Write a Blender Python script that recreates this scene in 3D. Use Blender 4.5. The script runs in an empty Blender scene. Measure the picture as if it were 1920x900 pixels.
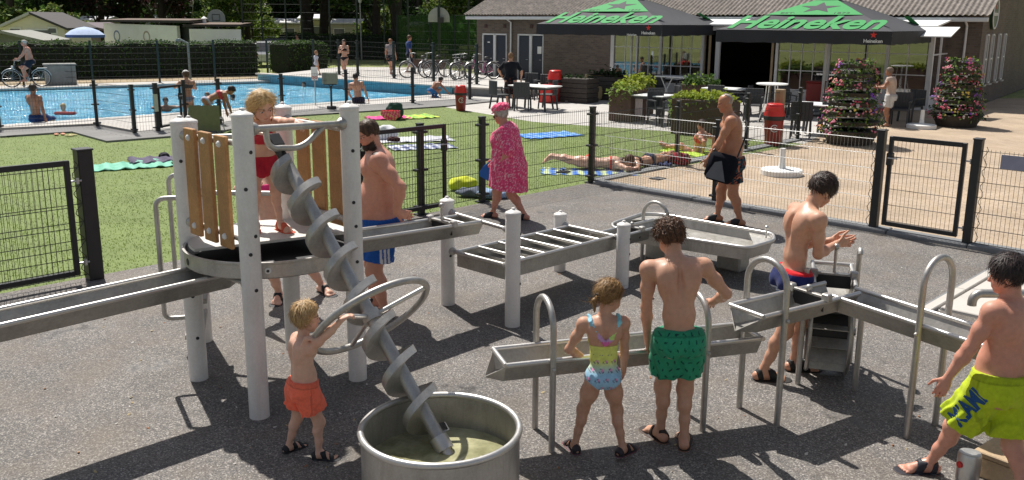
import bpy, bmesh, math, random
import numpy as np
from mathutils import Vector, Matrix
random.seed(7); RNG = np.random.default_rng(11)
S = bpy.context.scene
COL = S.collection
rad = math.radians

# ---------------------------------------------------------------- camera
FPX, CX, CY, CAMH = 1650.0, 960.0, 404.0, 2.70          # in pixels of the 1920x900 photograph
PITCH = math.atan((CY - 40.0) / FPX); ROLL = rad(0.38)
_f = np.array([0, math.cos(PITCH), -math.sin(PITCH)]); _u = np.array([0, math.sin(PITCH), math.cos(PITCH)]); _r = np.array([1.0, 0, 0])
CR = math.cos(ROLL) * _r + math.sin(ROLL) * _u; CU = -math.sin(ROLL) * _r + math.cos(ROLL) * _u
CO = np.array([0, 0, CAMH])
cam = bpy.data.cameras.new('camera'); camo = bpy.data.objects.new('camera', cam); COL.objects.link(camo)
camo.matrix_world = Matrix(((CR[0], CU[0], -_f[0], 0), (CR[1], CU[1], -_f[1], 0), (CR[2], CU[2], -_f[2], CAMH), (0, 0, 0, 1)))
cam.sensor_fit = 'HORIZONTAL'; cam.sensor_width = 36; cam.lens = 36 * FPX / 1920
cam.shift_x = 0.0; cam.shift_y = (CY - 450.0) / 1920.0
cam.clip_start = 0.05; cam.clip_end = 2000
S.camera = camo

# ---------------------------------------------------------------- world, sun, exposure
SUN_EL, SUN_AZ = rad(57), rad(-29)                       # azimuth from +Y, towards -X: in front of the camera, to the left
sdir = Vector((math.sin(SUN_AZ) * math.cos(SUN_EL), math.cos(SUN_AZ) * math.cos(SUN_EL), math.sin(SUN_EL)))
W = bpy.data.worlds.new('World'); S.world = W; W.use_nodes = True
_wt = W.node_tree; _bg = _wt.nodes['Background']
_sky = _wt.nodes.new('ShaderNodeTexSky'); _sky.sky_type = 'NISHITA'; _sky.sun_disc = False
_sky.sun_elevation = SUN_EL; _sky.sun_rotation = SUN_AZ; _sky.air_density = 1.0; _sky.dust_density = 1.5
_hs = _wt.nodes.new('ShaderNodeHueSaturation'); _hs.inputs['Saturation'].default_value = 0.55
_wt.links.new(_sky.outputs[0], _hs.inputs['Color']); _wt.links.new(_hs.outputs[0], _bg.inputs[0]); _bg.inputs[1].default_value = 0.072
sun = bpy.data.lights.new('sun', 'SUN'); suno = bpy.data.objects.new('sun', sun); COL.objects.link(suno)
sun.energy = 4.6; sun.angle = rad(0.53); sun.color = (1.0, 0.955, 0.89)
suno.rotation_euler = (-sdir).to_track_quat('-Z', 'Y').to_euler(); suno.location = (0, 0, 30)
S.view_settings.view_transform = 'Standard'; S.view_settings.look = 'None'
S.view_settings.gamma = 1; S.view_settings.use_curve_mapping = False; S.view_settings.exposure = 0.38
S.render.engine = 'CYCLES'
S.cycles.max_bounces = 6; S.cycles.transparent_max_bounces = 12

def ray(px, py): return _f + CR * (px - CX) / FPX - CU * (py - CY) / FPX
def G(px, py, z=0.0):                                    # point at height z seen at a pixel
    d = ray(px, py); return CO + d * ((z - CAMH) / d[2])
def AY(px, py, Y):                                       # point at distance Y seen at a pixel
    d = ray(px, py); return CO + d * (Y / d[1])

# ---------------------------------------------------------------- helpers
V = lambda *a: np.array(a, float)
def nrm(v): v = np.asarray(v, float); return v / (np.linalg.norm(v) + 1e-12)
WL = {}
def tag(o, label=None, cat=None, group=None, kind=None):
    if label: o['label'] = label
    if cat: o['category'] = cat
    if group: o['group'] = group
    if kind: o['kind'] = kind
    return o
def thing(name, loc, label, cat, group=None):
    o = bpy.data.objects.new(name, None); COL.objects.link(o); o.empty_display_size = 0.1
    o.location = loc; WL[o.name] = V(*loc)
    return tag(o, label, cat, group)
def link_mesh(name, me, parent=None, loc=None):
    o = bpy.data.objects.new(name, me); COL.objects.link(o)
    if parent is not None: o.parent = parent; WL[o.name] = WL.get(parent.name, V(0, 0, 0))
    else:
        WL[o.name] = V(*loc) if loc is not None else V(0, 0, 0)
        if loc is not None: o.location = loc
    return o
def children_of(o): return [c for c in bpy.data.objects if c.parent == o]
def copy_tree(o, parent=None, kids=None):
    c = o.copy(); COL.objects.link(c); c.parent = parent
    WL[c.name] = V(*c.location)
    for ch in (kids or KIDS)[o.name] if o.name in (kids or KIDS) else []: copy_tree(ch, c)
    return c
KIDS = {}
def snapshot(root):
    def rec(o):
        KIDS[o.name] = children_of(o)
        for c in KIDS[o.name]: rec(c)
    rec(root)

def frame(d):
    d = nrm(d); a = V(0, 0, 1) if abs(d[2]) < 0.9 else V(1, 0, 0)
    x = nrm(np.cross(a, d)); return x, np.cross(d, x)

class MB:
    def __init__(s): s.v = []; s.f = []; s.m = []; s.mi = 0
    def add(s, vs, fs):
        n = len(s.v); s.v += [tuple(map(float, p)) for p in vs]
        for f in fs: s.f.append([i + n for i in f]); s.m.append(s.mi)
        return s
    def box(s, c, size, rz=0.0, ax=None):
        c = V(*c); hx, hy, hz = [q / 2 for q in size]
        X, Y, Z = ax if ax is not None else (V(math.cos(rz), math.sin(rz), 0), V(-math.sin(rz), math.cos(rz), 0), V(0, 0, 1))
        P = [c + X * a * hx + Y * b * hy + Z * d * hz for d in (-1, 1) for b in (-1, 1) for a in (-1, 1)]
        return s.add(P, [(0, 2, 3, 1), (4, 5, 7, 6), (0, 1, 5, 4), (2, 6, 7, 3), (0, 4, 6, 2), (1, 3, 7, 5)])
    def bbox(s, c, size, rz=0.0, bev=0.01, ax=None):     # box with chamfered edges
        c = V(*c); X, Y, Z = ax if ax is not None else (V(math.cos(rz), math.sin(rz), 0), V(-math.sin(rz), math.cos(rz), 0), V(0, 0, 1))
        b = bmesh.new(); bmesh.ops.create_cube(b, size=1)
        for v in b.verts: v.co = Vector((v.co.x * size[0], v.co.y * size[1], v.co.z * size[2]))
        bmesh.ops.bevel(b, geom=b.edges[:], offset=min(bev, min(size) * 0.45), segments=1, affect='EDGES')
        b.verts.index_update()
        P = [c + X * v.co.x + Y * v.co.y + Z * v.co.z for v in b.verts]
        s.add(P, [[v.index for v in f.verts] for f in b.faces]); b.free(); return s
    def bar(s, a, b, w, h, bev=0):                       # rectangular bar from a to b, w sideways, h upwards
        a, b = V(*a), V(*b); d = nrm(b - a); x = np.cross(d, V(0, 0, 1)); x = nrm(x) if np.linalg.norm(x) > 1e-3 else V(1, 0, 0)
        z = np.cross(x, d); L = np.linalg.norm(b - a)
        return (s.bbox((a + b) / 2, (L, w, h), bev=bev, ax=(d, -x, z)) if bev else s.box((a + b) / 2, (L, w, h), ax=(d, -x, z)))
    def tube(s, pts, r, n=10, cap=True, closed=False):
        pts = [V(*p) for p in pts]; m = len(pts); rs = r if hasattr(r, '__len__') else [r] * m
        T = []
        for i in range(m):
            a = pts[(i - 1) % m] if (closed or i > 0) else pts[i]; b = pts[(i + 1) % m] if (closed or i < m - 1) else pts[i]
            T.append(nrm(b - a))
        x, y = frame(T[0]); vs = []
        for i in range(m):
            x = nrm(x - T[i] * np.dot(x, T[i])); y = np.cross(T[i], x)
            for k in range(n):
                t = 2 * math.pi * k / n; vs.append(pts[i] + (x * math.cos(t) + y * math.sin(t)) * rs[i])
        fs = []
        for i in range(m if closed else m - 1):
            j = (i + 1) % m
            for k in range(n):
                l = (k + 1) % n; fs.append((i * n + k, i * n + l, j * n + l, j * n + k))
        if cap and not closed: fs += [tuple(range(n - 1, -1, -1)), tuple(range((m - 1) * n, m * n))]
        return s.add(vs, fs)
    def cyl(s, a, b, r, n=12, r2=None): return s.tube([a, b], [r, r if r2 is None else r2], n)
    def lathe(s, c, prof, n=24, axis=None, capb=False, capt=False):   # prof: list of (radius, height)
        c = V(*c); Z = nrm(axis) if axis is not None else V(0, 0, 1); X, Y = (V(1, 0, 0), V(0, 1, 0)) if axis is None else frame(Z)
        vs = []
        for r, h in prof:
            for k in range(n):
                t = 2 * math.pi * k / n; vs.append(c + (X * math.cos(t) + Y * math.sin(t)) * r + Z * h)
        fs = []
        for i in range(len(prof) - 1):
            for k in range(n):
                l = (k + 1) % n; fs.append((i * n + k, i * n + l, (i + 1) * n + l, (i + 1) * n + k))
        if capb: fs.append(tuple(range(n - 1, -1, -1)))
        if capt: fs.append(tuple(range((len(prof) - 1) * n, len(prof) * n)))
        return s.add(vs, fs)
    def ball(s, c, r, n=10, sc=(1, 1, 1), ax=None):
        X, Y, Z = ax if ax is not None else (V(1, 0, 0), V(0, 1, 0), V(0, 0, 1)); c = V(*c)
        m = max(4, n // 2 + 1); vs = []; fs = []
        for i in range(1, m):
            p = math.pi * i / m
            for k in range(n):
                t = 2 * math.pi * k / n
                vs.append(c + X * math.sin(p) * math.cos(t) * r * sc[0] + Y * math.sin(p) * math.sin(t) * r * sc[1] + Z * math.cos(p) * r * sc[2])
        a = len(vs); vs += [c + Z * r * sc[2], c - Z * r * sc[2]]
        for i in range(m - 2):
            for k in range(n):
                l = (k + 1) % n; fs.append((i * n + k, (i + 1) * n + k, (i + 1) * n + l, i * n + l))
        for k in range(n):
            l = (k + 1) % n; fs += [(a, k, l), (a + 1, (m - 2) * n + l, (m - 2) * n + k)]
        return s.add(vs, fs)
    def prism(s, poly, z0, z1):
        n = len(poly); vs = [(p[0], p[1], z0) for p in poly] + [(p[0], p[1], z1) for p in poly]
        return s.add(vs, [tuple(range(n - 1, -1, -1)), tuple(range(n, 2 * n))] + [(i, (i + 1) % n, n + (i + 1) % n, n + i) for i in range(n)])
    def sheet(s, poly, z=0.0): return s.add([(p[0], p[1], z if len(p) < 3 else p[2]) for p in poly], [tuple(range(len(poly)))])
    def mesh(s, name, mats, smooth=None, org=None):
        me = bpy.data.meshes.new(name); vs = np.array(s.v) if s.v else np.zeros((0, 3))
        if org is not None: vs = vs - org
        me.from_pydata(vs.tolist(), [], s.f)
        for m in (mats if isinstance(mats, (list, tuple)) else [mats]): me.materials.append(m)
        if max(s.m, default=0) > 0: me.polygons.foreach_set('material_index', s.m)
        bm = bmesh.new(); bm.from_mesh(me); bmesh.ops.recalc_face_normals(bm, faces=bm.faces[:]); bm.to_mesh(me); bm.free()
        if smooth:
            me.polygons.foreach_set('use_smooth', [True] * len(me.polygons)); me.set_sharp_from_angle(angle=rad(smooth))
        me.update(); return me
    def build(s, name, mats, parent=None, smooth=None, kind=None):
        org = WL.get(parent.name) if parent is not None else None
        o = link_mesh(name, s.mesh(name, mats, smooth, org), parent)
        if kind: o['kind'] = kind
        return o
    def top(s, name, mats, loc, label, cat, group=None, smooth=None, kind=None):   # a one-mesh thing; vertices given in world space
        o = link_mesh(name, s.mesh(name, mats, smooth, V(*loc)), None, loc)
        return tag(o, label, cat, group, kind)

# ---------------------------------------------------------------- materials
def _n(nt, t, **k):
    n = nt.nodes.new('ShaderNode' + t)
    for a, b in k.items(): setattr(n, a, b)
    return n
MATS = {}
def pm(name, col, rough=0.6, metal=0.0, var=0.12, nscale=8.0, bump=0.0, bscale=None, fine=None, sss=0.0, spec=0.5, stain=None, coat=0.0, col2=None):
    """Principled with two octaves of colour variation; col2 = the colour the noise mixes towards."""
    if name in MATS: return MATS[name]
    m = bpy.data.materials.new(name); m.use_nodes = True; nt = m.node_tree; p = nt.nodes['Principled BSDF']; L = nt.links.new
    p.inputs['Roughness'].default_value = rough; p.inputs['Metallic'].default_value = metal
    p.inputs['Specular IOR Level'].default_value = spec; p.inputs['Coat Weight'].default_value = coat
    if sss: p.inputs['Subsurface Weight'].default_value = sss; p.inputs['Subsurface Radius'].default_value = (0.012, 0.005, 0.003); p.inputs['Subsurface Scale'].default_value = 1.0
    tc = _n(nt, 'TexCoord'); no = _n(nt, 'TexNoise'); no.inputs['Scale'].default_value = nscale; no.inputs['Detail'].default_value = 6; no.inputs['Roughness'].default_value = 0.65
    L(tc.outputs['Object'], no.inputs['Vector'])
    mx = _n(nt, 'Mix', data_type='RGBA'); c = V(*col)
    lo = c * (1 - var); hi = np.minimum(c * (1 + var), 1) if col2 is None else V(*col2)
    if col2 is not None: lo = c
    mr = _n(nt, 'MapRange'); mr.inputs[1].default_value = 0.3; mr.inputs[2].default_value = 0.7; L(no.outputs[0], mr.inputs[0]); L(mr.outputs[0], mx.inputs[0])
    mx.inputs[6].default_value = (*lo, 1); mx.inputs[7].default_value = (*hi, 1)
    out = mx.outputs[2]
    if fine:                                             # fine = (scale, strength): small grain
        n2 = _n(nt, 'TexNoise'); n2.inputs['Scale'].default_value = fine[0]; n2.inputs['Detail'].default_value = 3; L(tc.outputs['Object'], n2.inputs['Vector'])
        m2 = _n(nt, 'MapRange'); m2.inputs[1].default_value = 0.3; m2.inputs[2].default_value = 0.7; m2.inputs[3].default_value = 1 - fine[1]; m2.inputs[4].default_value = 1 + fine[1]; L(n2.outputs[0], m2.inputs[0])
        mm = _n(nt, 'Vector' + 'Math', operation='SCALE'); L(out, mm.inputs[0]); L(m2.outputs[0], mm.inputs['Scale']); out = mm.outputs[0]
    L(out, p.inputs['Base Color'])
    if bump:
        bn = _n(nt, 'TexNoise'); bn.inputs['Scale'].default_value = bscale or nscale * 6; bn.inputs['Detail'].default_value = 4; L(tc.outputs['Object'], bn.inputs['Vector'])
        bu = _n(nt, 'Bump'); bu.inputs['Strength'].default_value = bump; bu.inputs['Distance'].default_value = 0.01; L(bn.outputs[0], bu.inputs['Height']); L(bu.outputs[0], p.inputs['Normal'])
    if stain:                                            # dried water marks running down and across
        mp = _n(nt, 'Mapping'); mp.inputs['Scale'].default_value = (3.0, 3.0, 0.8); L(tc.outputs['Object'], mp.inputs[0]); sn = _n(nt, 'TexNoise'); sn.inputs['Scale'].default_value = 3.2; sn.inputs['Detail'].default_value = 9; sn.inputs['Roughness'].default_value = 0.75; sn.inputs['Distortion'].default_value = 0.8; L(mp.outputs[0], sn.inputs['Vector'])
        sr = _n(nt, 'MapRange'); sr.inputs[1].default_value = 0.48; sr.inputs[2].default_value = 0.70; sr.inputs[4].default_value = stain[1]; L(sn.outputs[0], sr.inputs[0]); sx = _n(nt, 'Mix', data_type='RGBA'); sx.inputs[7].default_value = (*stain[0], 1); L(sr.outputs[0], sx.inputs[0]); L(out, sx.inputs[6]); L(sx.outputs[2], p.inputs['Base Color'])
    if metal > 0.5:
        rr = _n(nt, 'MapRange'); rr.inputs[3].default_value = max(rough - 0.1, 0.05); rr.inputs[4].default_value = min(rough + 0.12, 1); L(no.outputs[0], rr.inputs[0]); L(rr.outputs[0], p.inputs['Roughness'])
    MATS[name] = m; return m
def attr_mat(name, rough=0.6, var=0.08, nscale=40, sss=0.0, spec=0.4, bump=0.0, sheen=0.0, mott=None, wet=0.0):
    """Principled coloured by the mesh's own 'Col' attribute (skin patches, printed cloth); mott: blotches, wet: patches of gloss"""
    if name in MATS: return MATS[name]
    m = bpy.data.materials.new(name); m.use_nodes = True; nt = m.node_tree; p = nt.nodes['Principled BSDF']; L = nt.links.new
    p.inputs['Roughness'].default_value = rough; p.inputs['Specular IOR Level'].default_value = spec; p.inputs['Sheen Weight'].default_value = sheen
    if sss: p.inputs['Subsurface Weight'].default_value = sss; p.inputs['Subsurface Radius'].default_value = (0.012, 0.005, 0.003); p.inputs['Subsurface Scale'].default_value = 1.0
    a = _n(nt, 'Attribute', attribute_name='Col'); tc = _n(nt, 'TexCoord')
    def noise(sc, lo, hi, x, y): n = _n(nt, 'TexNoise'); n.inputs['Scale'].default_value = sc; n.inputs['Detail'].default_value = 5; L(tc.outputs['Object'], n.inputs['Vector']); r = _n(nt, 'MapRange'); r.inputs[1].default_value = lo; r.inputs[2].default_value = hi; r.inputs[3].default_value = x; r.inputs[4].default_value = y; L(n.outputs[0], r.inputs[0]); return r.outputs[0], n.outputs[0]
    f, raw = noise(nscale, 0.3, 0.7, 1 - var, 1 + var); mm = _n(nt, 'VectorMath', operation='SCALE'); L(a.outputs['Color'], mm.inputs[0]); L(f, mm.inputs['Scale']); out = mm.outputs[0]
    if mott:
        g, _ = noise(mott[0], 0.35, 0.70, 0.0, mott[2]); x = _n(nt, 'Mix', data_type='RGBA', blend_type='MULTIPLY'); x.inputs[7].default_value = (*mott[1], 1); L(g, x.inputs[0]); L(out, x.inputs[6]); out = x.outputs[2]
    L(out, p.inputs['Base Color'])
    if wet: g, _ = noise(9.0, 0.45, 0.62, rough, rough - wet); L(g, p.inputs['Roughness'])
    if bump: bu = _n(nt, 'Bump'); bu.inputs['Strength'].default_value = bump; bu.inputs['Distance'].default_value = 0.004; L(raw, bu.inputs['Height']); L(bu.outputs[0], p.inputs['Normal'])
    MATS[name] = m; return m

M = dict(
    white_post=pm('white_powder_coat', (0.76, 0.735, 0.70), 0.40, var=0.06, nscale=5, fine=(60, 0.04), stain=((0.52, 0.47, 0.40), 0.30)),
    steel=pm('brushed_steel', (0.47, 0.455, 0.43), 0.44, metal=0.75, var=0.16, nscale=4, fine=(90, 0.08), bump=0.05, stain=((0.24, 0.22, 0.19), 0.55)),
    steel_lite=pm('polished_pipe', (0.62, 0.60, 0.57), 0.36, metal=0.78, var=0.08, nscale=9, fine=(120, 0.05)),
    steel_dull=pm('dull_sheet_steel', (0.37, 0.355, 0.325), 0.5, metal=0.6, var=0.2, nscale=4, fine=(50, 0.1), bump=0.06, stain=((0.50, 0.49, 0.46), 0.4)),
    steel_floor=pm('wet_grey_floor', (0.46, 0.44, 0.40), 0.3, metal=0.2, var=0.25, nscale=5, fine=(40, 0.15), stain=((0.22, 0.20, 0.13), 0.7)),
    slat=pm('oiled_hardwood', (0.42, 0.215, 0.08), 0.6, var=0.25, nscale=3, fine=(60, 0.12), bump=0.1),
    black_plate=pm('black_rubber_plate', (0.015, 0.015, 0.016), 0.6),
    fence=pm('fence_black_coat', (0.016, 0.017, 0.02), 0.45, var=0.2),
    fence_wire=pm('fence_wire_coat', (0.018, 0.02, 0.022), 0.32, var=0.2),
    fence_wire_galv=pm('fence_wire_worn', (0.34, 0.34, 0.34), 0.30, metal=0.6, var=0.2),
    fence_green=pm('fence_green_coat', (0.008, 0.02, 0.018), 0.45, var=0.2),
    galv=pm('galvanised', (0.5, 0.5, 0.5), 0.4, metal=0.8),
    white=pm('white_paint', (0.8, 0.8, 0.78), 0.5, var=0.05, nscale=3),
    offwhite=pm('white_plastic', (0.74, 0.74, 0.72), 0.45, var=0.05),
    dark=pm('dark_plastic', (0.02, 0.02, 0.022), 0.45),
    wicker=pm('anthracite_resin', (0.045, 0.047, 0.052), 0.55, var=0.25, nscale=60),
    red=pm('red_plastic', (0.62, 0.025, 0.02), 0.35, var=0.06),
    dred=pm('dark_red_plastic', (0.26, 0.018, 0.016), 0.4, var=0.08),
    corten=pm('brown_corten', (0.085, 0.048, 0.032), 0.75, var=0.25, nscale=6),
    darkwood=pm('dark_stained_wood', (0.06, 0.05, 0.042), 0.8, var=0.3, nscale=10),
    pale_wood=pm('pale_boardwalk', (0.48, 0.35, 0.22), 0.7, var=0.15, nscale=5, fine=(60, 0.1), bump=0.1),
    brick_dark=None,
)
def speckle_mat():
    m = bpy.data.materials.new('rubber_granulate'); m.use_nodes = True; nt = m.node_tree; p = nt.nodes['Principled BSDF']; L = nt.links.new
    tc = _n(nt, 'TexCoord')
    vo = _n(nt, 'TexVoronoi'); vo.inputs['Scale'].default_value = 120; L(tc.outputs['Object'], vo.inputs['Vector'])
    se = _n(nt, 'SeparateColor'); L(vo.outputs['Color'], se.inputs[0])
    cr = _n(nt, 'ValToRGB'); e = cr.color_ramp
    e.elements[0].position = 0.0; e.elements[0].color = (0.065, 0.060, 0.057, 1); e.elements[1].position = 1.0; e.elements[1].color = (0.38, 0.355, 0.325, 1)
    for q, c in ((0.35, (0.10, 0.092, 0.087)), (0.55, (0.135, 0.124, 0.115)), (0.78, (0.18, 0.164, 0.148)), (0.92, (0.26, 0.238, 0.212))):
        k = e.elements.new(q); k.color = (*c, 1)
    L(se.outputs[0], cr.inputs[0])
    def noise(sc, lo, hi, a, b, det=6):
        n = _n(nt, 'TexNoise'); n.inputs['Scale'].default_value = sc; n.inputs['Detail'].default_value = det; n.inputs['Roughness'].default_value = 0.68; L(tc.outputs['Object'], n.inputs['Vector'])
        r = _n(nt, 'MapRange'); r.inputs[1].default_value = lo; r.inputs[2].default_value = hi; r.inputs[3].default_value = a; r.inputs[4].default_value = b; L(n.outputs[0], r.inputs[0]); return r.outputs[0]
    sc = _n(nt, 'VectorMath', operation='SCALE'); L(cr.outputs[0], sc.inputs[0]); L(noise(0.7, 0.3, 0.7, 0.74, 1.34), sc.inputs['Scale'])
    mx = _n(nt, 'Mix', data_type='RGBA'); mx.inputs[7].default_value = (0.185, 0.145, 0.105, 1); L(noise(1.6, 0.46, 0.74, 0.0, 0.5), mx.inputs[0]); L(sc.outputs[0], mx.inputs[6])      # trodden sandy patches
    m3 = _n(nt, 'Mix', data_type='RGBA'); m3.inputs[7].default_value = (0.30, 0.285, 0.27, 1); L(noise(0.55, 0.60, 0.78, 0.0, 0.35, 9), m3.inputs[0]); L(mx.outputs[2], m3.inputs[6])        # pale limescale bloom
    wet = noise(1.1, 0.60, 0.66, 0.0, 1.0, 4); m4 = _n(nt, 'Mix', data_type='RGBA', blend_type='MULTIPLY'); m4.inputs[7].default_value = (0.55, 0.54, 0.53, 1); L(wet, m4.inputs[0]); L(m3.outputs[2], m4.inputs[6])  # splashes still damp
    L(m4.outputs[2], p.inputs['Base Color']); rr = _n(nt, 'MapRange'); rr.inputs[3].default_value = 0.8; rr.inputs[4].default_value = 0.38; L(wet, rr.inputs[0]); L(rr.outputs[0], p.inputs['Roughness'])
    bu = _n(nt, 'Bump'); bu.inputs['Strength'].default_value = 0.55; bu.inputs['Distance'].default_value = 0.004; L(se.outputs[1], bu.inputs['Height']); L(bu.outputs[0], p.inputs['Normal'])
    return m
M['rubber'] = speckle_mat()
M['turf'] = pm('turf_base', (0.155, 0.205, 0.06), 0.8, var=0.16, nscale=1.3, fine=(170, 0.35), bump=0.4, bscale=200, spec=0.3)
def leaf_mat(name, col, trans=0.5, var=0.25, nscale=2.0, rough=0.6, col2=None):
    m = pm(name, col, rough, var=var, nscale=nscale, spec=0.25, col2=col2); nt = m.node_tree; p = nt.nodes['Principled BSDF']; o = nt.nodes['Material Output']
    t = _n(nt, 'BsdfTranslucent'); nt.links.new(p.inputs['Base Color'].links[0].from_socket, t.inputs[0]); x = _n(nt, 'MixShader'); x.inputs[0].default_value = trans
    nt.links.new(p.outputs[0], x.inputs[1]); nt.links.new(t.outputs[0], x.inputs[2]); nt.links.new(x.outputs[0], o.inputs[0]); return m
M['turf_blade'] = leaf_mat('turf_blade', (0.23, 0.30, 0.085), 0.5, 0.25, nscale=0.8)
M['paver'] = None
def brick_mat(name, c1, c2, mortar, scale, bw, bh, ms, rough=0.85, rotz=0.0, big=0.15, coord='Object', vert=False, bump=0.35):
    m = bpy.data.materials.new(name); m.use_nodes = True; nt = m.node_tree; p = nt.nodes['Principled BSDF']; L = nt.links.new
    p.inputs['Roughness'].default_value = rough
    tc = _n(nt, 'TexCoord'); mp = _n(nt, 'Mapping'); mp.inputs['Rotation'].default_value = (0, 0, rotz); L(tc.outputs[coord], mp.inputs['Vector'])
    vec = mp.outputs[0]
    if vert:                                             # wall: run along local x, courses along z
        sx = _n(nt, 'SeparateXYZ'); cx = _n(nt, 'CombineXYZ'); L(vec, sx.inputs[0]); L(sx.outputs[0], cx.inputs[0]); L(sx.outputs[2], cx.inputs[1]); vec = cx.outputs[0]
    b = _n(nt, 'TexBrick'); b.inputs['Scale'].default_value = scale; b.inputs['Brick Width'].default_value = bw; b.inputs['Row Height'].default_value = bh; b.inputs['Mortar Size'].default_value = ms
    b.inputs['Color1'].default_value = (*c1, 1); b.inputs['Color2'].default_value = (*c2, 1); b.inputs['Mortar'].default_value = (*mortar, 1); b.inputs['Mortar Smooth'].default_value = 0.2
    L(vec, b.inputs['Vector'])
    n1 = _n(nt, 'TexNoise'); n1.inputs['Scale'].default_value = 0.9; n1.inputs['Detail'].default_value = 6; L(tc.outputs['Object'], n1.inputs['Vector'])
    m1 = _n(nt, 'MapRange'); m1.inputs[1].default_value = 0.3; m1.inputs[2].default_value = 0.7; m1.inputs[3].default_value = 1 - big; m1.inputs[4].default_value = 1 + big; L(n1.outputs[0], m1.inputs[0])
    sc = _n(nt, 'VectorMath', operation='SCALE'); L(b.outputs[0], sc.inputs[0]); L(m1.outputs[0], sc.inputs['Scale']); L(sc.outputs[0], p.inputs['Base Color'])
    bu = _n(nt, 'Bump'); bu.invert = True; bu.inputs['Strength'].default_value = bump; bu.inputs['Distance'].default_value = 0.006; L(b.outputs['Fac'], bu.inputs['Height']); L(bu.outputs[0], p.inputs['Normal'])
    return m
M['paver'] = brick_mat('buff_clinker_paving', (0.39, 0.295, 0.20), (0.46, 0.36, 0.26), (0.27, 0.21, 0.15), 1.0, 0.21, 0.072, 0.006, rotz=rad(45), big=0.16)
M['concrete'] = pm('pale_concrete_paving', (0.47, 0.45, 0.42), 0.85, var=0.13, nscale=1.2, fine=(25, 0.08), bump=0.1)
M['slab'] = pm('light_concrete_slab', (0.52, 0.485, 0.44), 0.85, var=0.08, nscale=2.5, fine=(70, 0.07), bump=0.15)
M['kerb'] = pm('blue_grey_kerbstone', (0.20, 0.205, 0.21), 0.85, var=0.12, nscale=4, fine=(50, 0.1), bump=0.15)
M['deck'] = pm('grey_composite_deck', (0.17, 0.165, 0.16), 0.7, var=0.15, nscale=4, fine=(30, 0.1))
M['sand'] = pm('dry_sand_verge', (0.34, 0.265, 0.165), 0.95, var=0.25, nscale=1.5, fine=(12, 0.2))
M['ground'] = pm('dry_meadow', (0.24, 0.27, 0.085), 0.95, var=0.35, nscale=0.25, fine=(4, 0.3), bump=0.4)
M['tile_blue'] = pm('blue_pool_tile', (0.13, 0.36, 0.44), 0.35, var=0.2, nscale=6)
# ================================================================ setting: ground, pool, paving
def struct(mb, name, mat, z=None): 
    o = mb.build(name, mat); o['kind'] = 'structure'; return o
def g2(px, py, z=0.0): p = G(px, py, z); return (p[0], p[1])
U = V(1, 1, 0) / math.sqrt(2); VV = V(1, -1, 0) / math.sqrt(2)      # the two directions the place is laid out in
PN0, PN1, PF1, PF0 = (-17.6, 17.8), (-2.25, 33.3), (-10.95, 40.3), (-27.0, 30.4)   # pool corners
DROP = -0.03
mb = MB(); R = 900
outer = [(-R, -60), (R, -60), (R, R), (-R, R)]; inner = [PN0, PN1, PF1, PF0]
vs = [(x, y, DROP) for x, y in outer + inner]
mb.add(vs, [(0, 1, 5, 4), (1, 2, 6, 5), (2, 3, 7, 6), (3, 0, 4, 7)]); struct(mb, 'ground', M['ground'])
# rubber play floor: a wedge in front of the two fences
FA = V(*G(1108, 342)); FB = FA - U * 12.5; FC = FA + VV * 12
mb = MB(); mb.sheet([FB[:2], FA[:2], FC[:2], (14, -8), (-14, -8), (-14, 0)]); struct(mb, 'rubber_floor', M['rubber'])
# artificial turf
turf = [FA[:2] + V(0.02, 0.02), FA[:2] - U[:2] * 12.5, (-16, 8), (-16, 17.5), g2(0, 258), g2(135, 249), g2(200, 267), g2(315, 258), g2(410, 249), g2(547, 219), g2(834, 200.5), g2(1000, 228), g2(1270, 247), (6.7, 20.1)]
mb = MB(); mb.sheet(turf, -0.008); struct(mb, 'lawn', M['turf'])
# turf pile: real short blades where the camera can tell them
def blades(n, poly, name, zfun):
    xs = []; P = np.array([p[:2] for p in poly], float)
    lo, hi = P.min(0), P.max(0)
    q = RNG.random((n * 3, 2)) * (hi - lo) + lo
    d = np.hypot(q[:, 0], q[:, 1]); q = q[RNG.random(len(q)) < np.clip((13.0 / d) ** 2.0, 0, 1)]
    ins = np.zeros(len(q), bool); j = len(P) - 1
    for i in range(len(P)):
        a, b = P[i], P[j]
        c = ((a[1] > q[:, 1]) != (b[1] > q[:, 1])) & (q[:, 0] < (b[0] - a[0]) * (q[:, 1] - a[1]) / (b[1] - a[1] + 1e-12) + a[0]); ins ^= c; j = i
    q = q[ins][:n]; m = len(q)
    t = RNG.random(m) * 6.283; w = 0.004 + 0.004 * RNG.random(m); h = 0.012 + 0.012 * RNG.random(m); l = (RNG.random((m, 2)) - 0.5) * 0.03
    b0 = np.c_[q[:, 0] - np.cos(t) * w, q[:, 1] - np.sin(t) * w, np.full(m, zfun)]; b1 = np.c_[q[:, 0] + np.cos(t) * w, q[:, 1] + np.sin(t) * w, np.full(m, zfun)]
    tp = np.c_[q[:, 0] + l[:, 0], q[:, 1] + l[:, 1], zfun + h]
    v = np.stack([b0, b1, tp], 1).reshape(-1, 3)
    me = bpy.data.meshes.new(name); me.vertices.add(len(v)); me.vertices.foreach_set('co', v.ravel()); me.loops.add(len(v)); me.loops.foreach_set('vertex_index', np.arange(len(v)))
    me.polygons.add(m); me.polygons.foreach_set('loop_start', np.arange(0, len(v), 3)); me.update(calc_edges=True); me.materials.append(M['turf_blade'])
    o = link_mesh(name, me); tag(o, 'short green pile of the artificial lawn', 'grass', kind='stuff'); return o
blades(110000, turf, 'grass_pile', -0.008)
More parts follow.
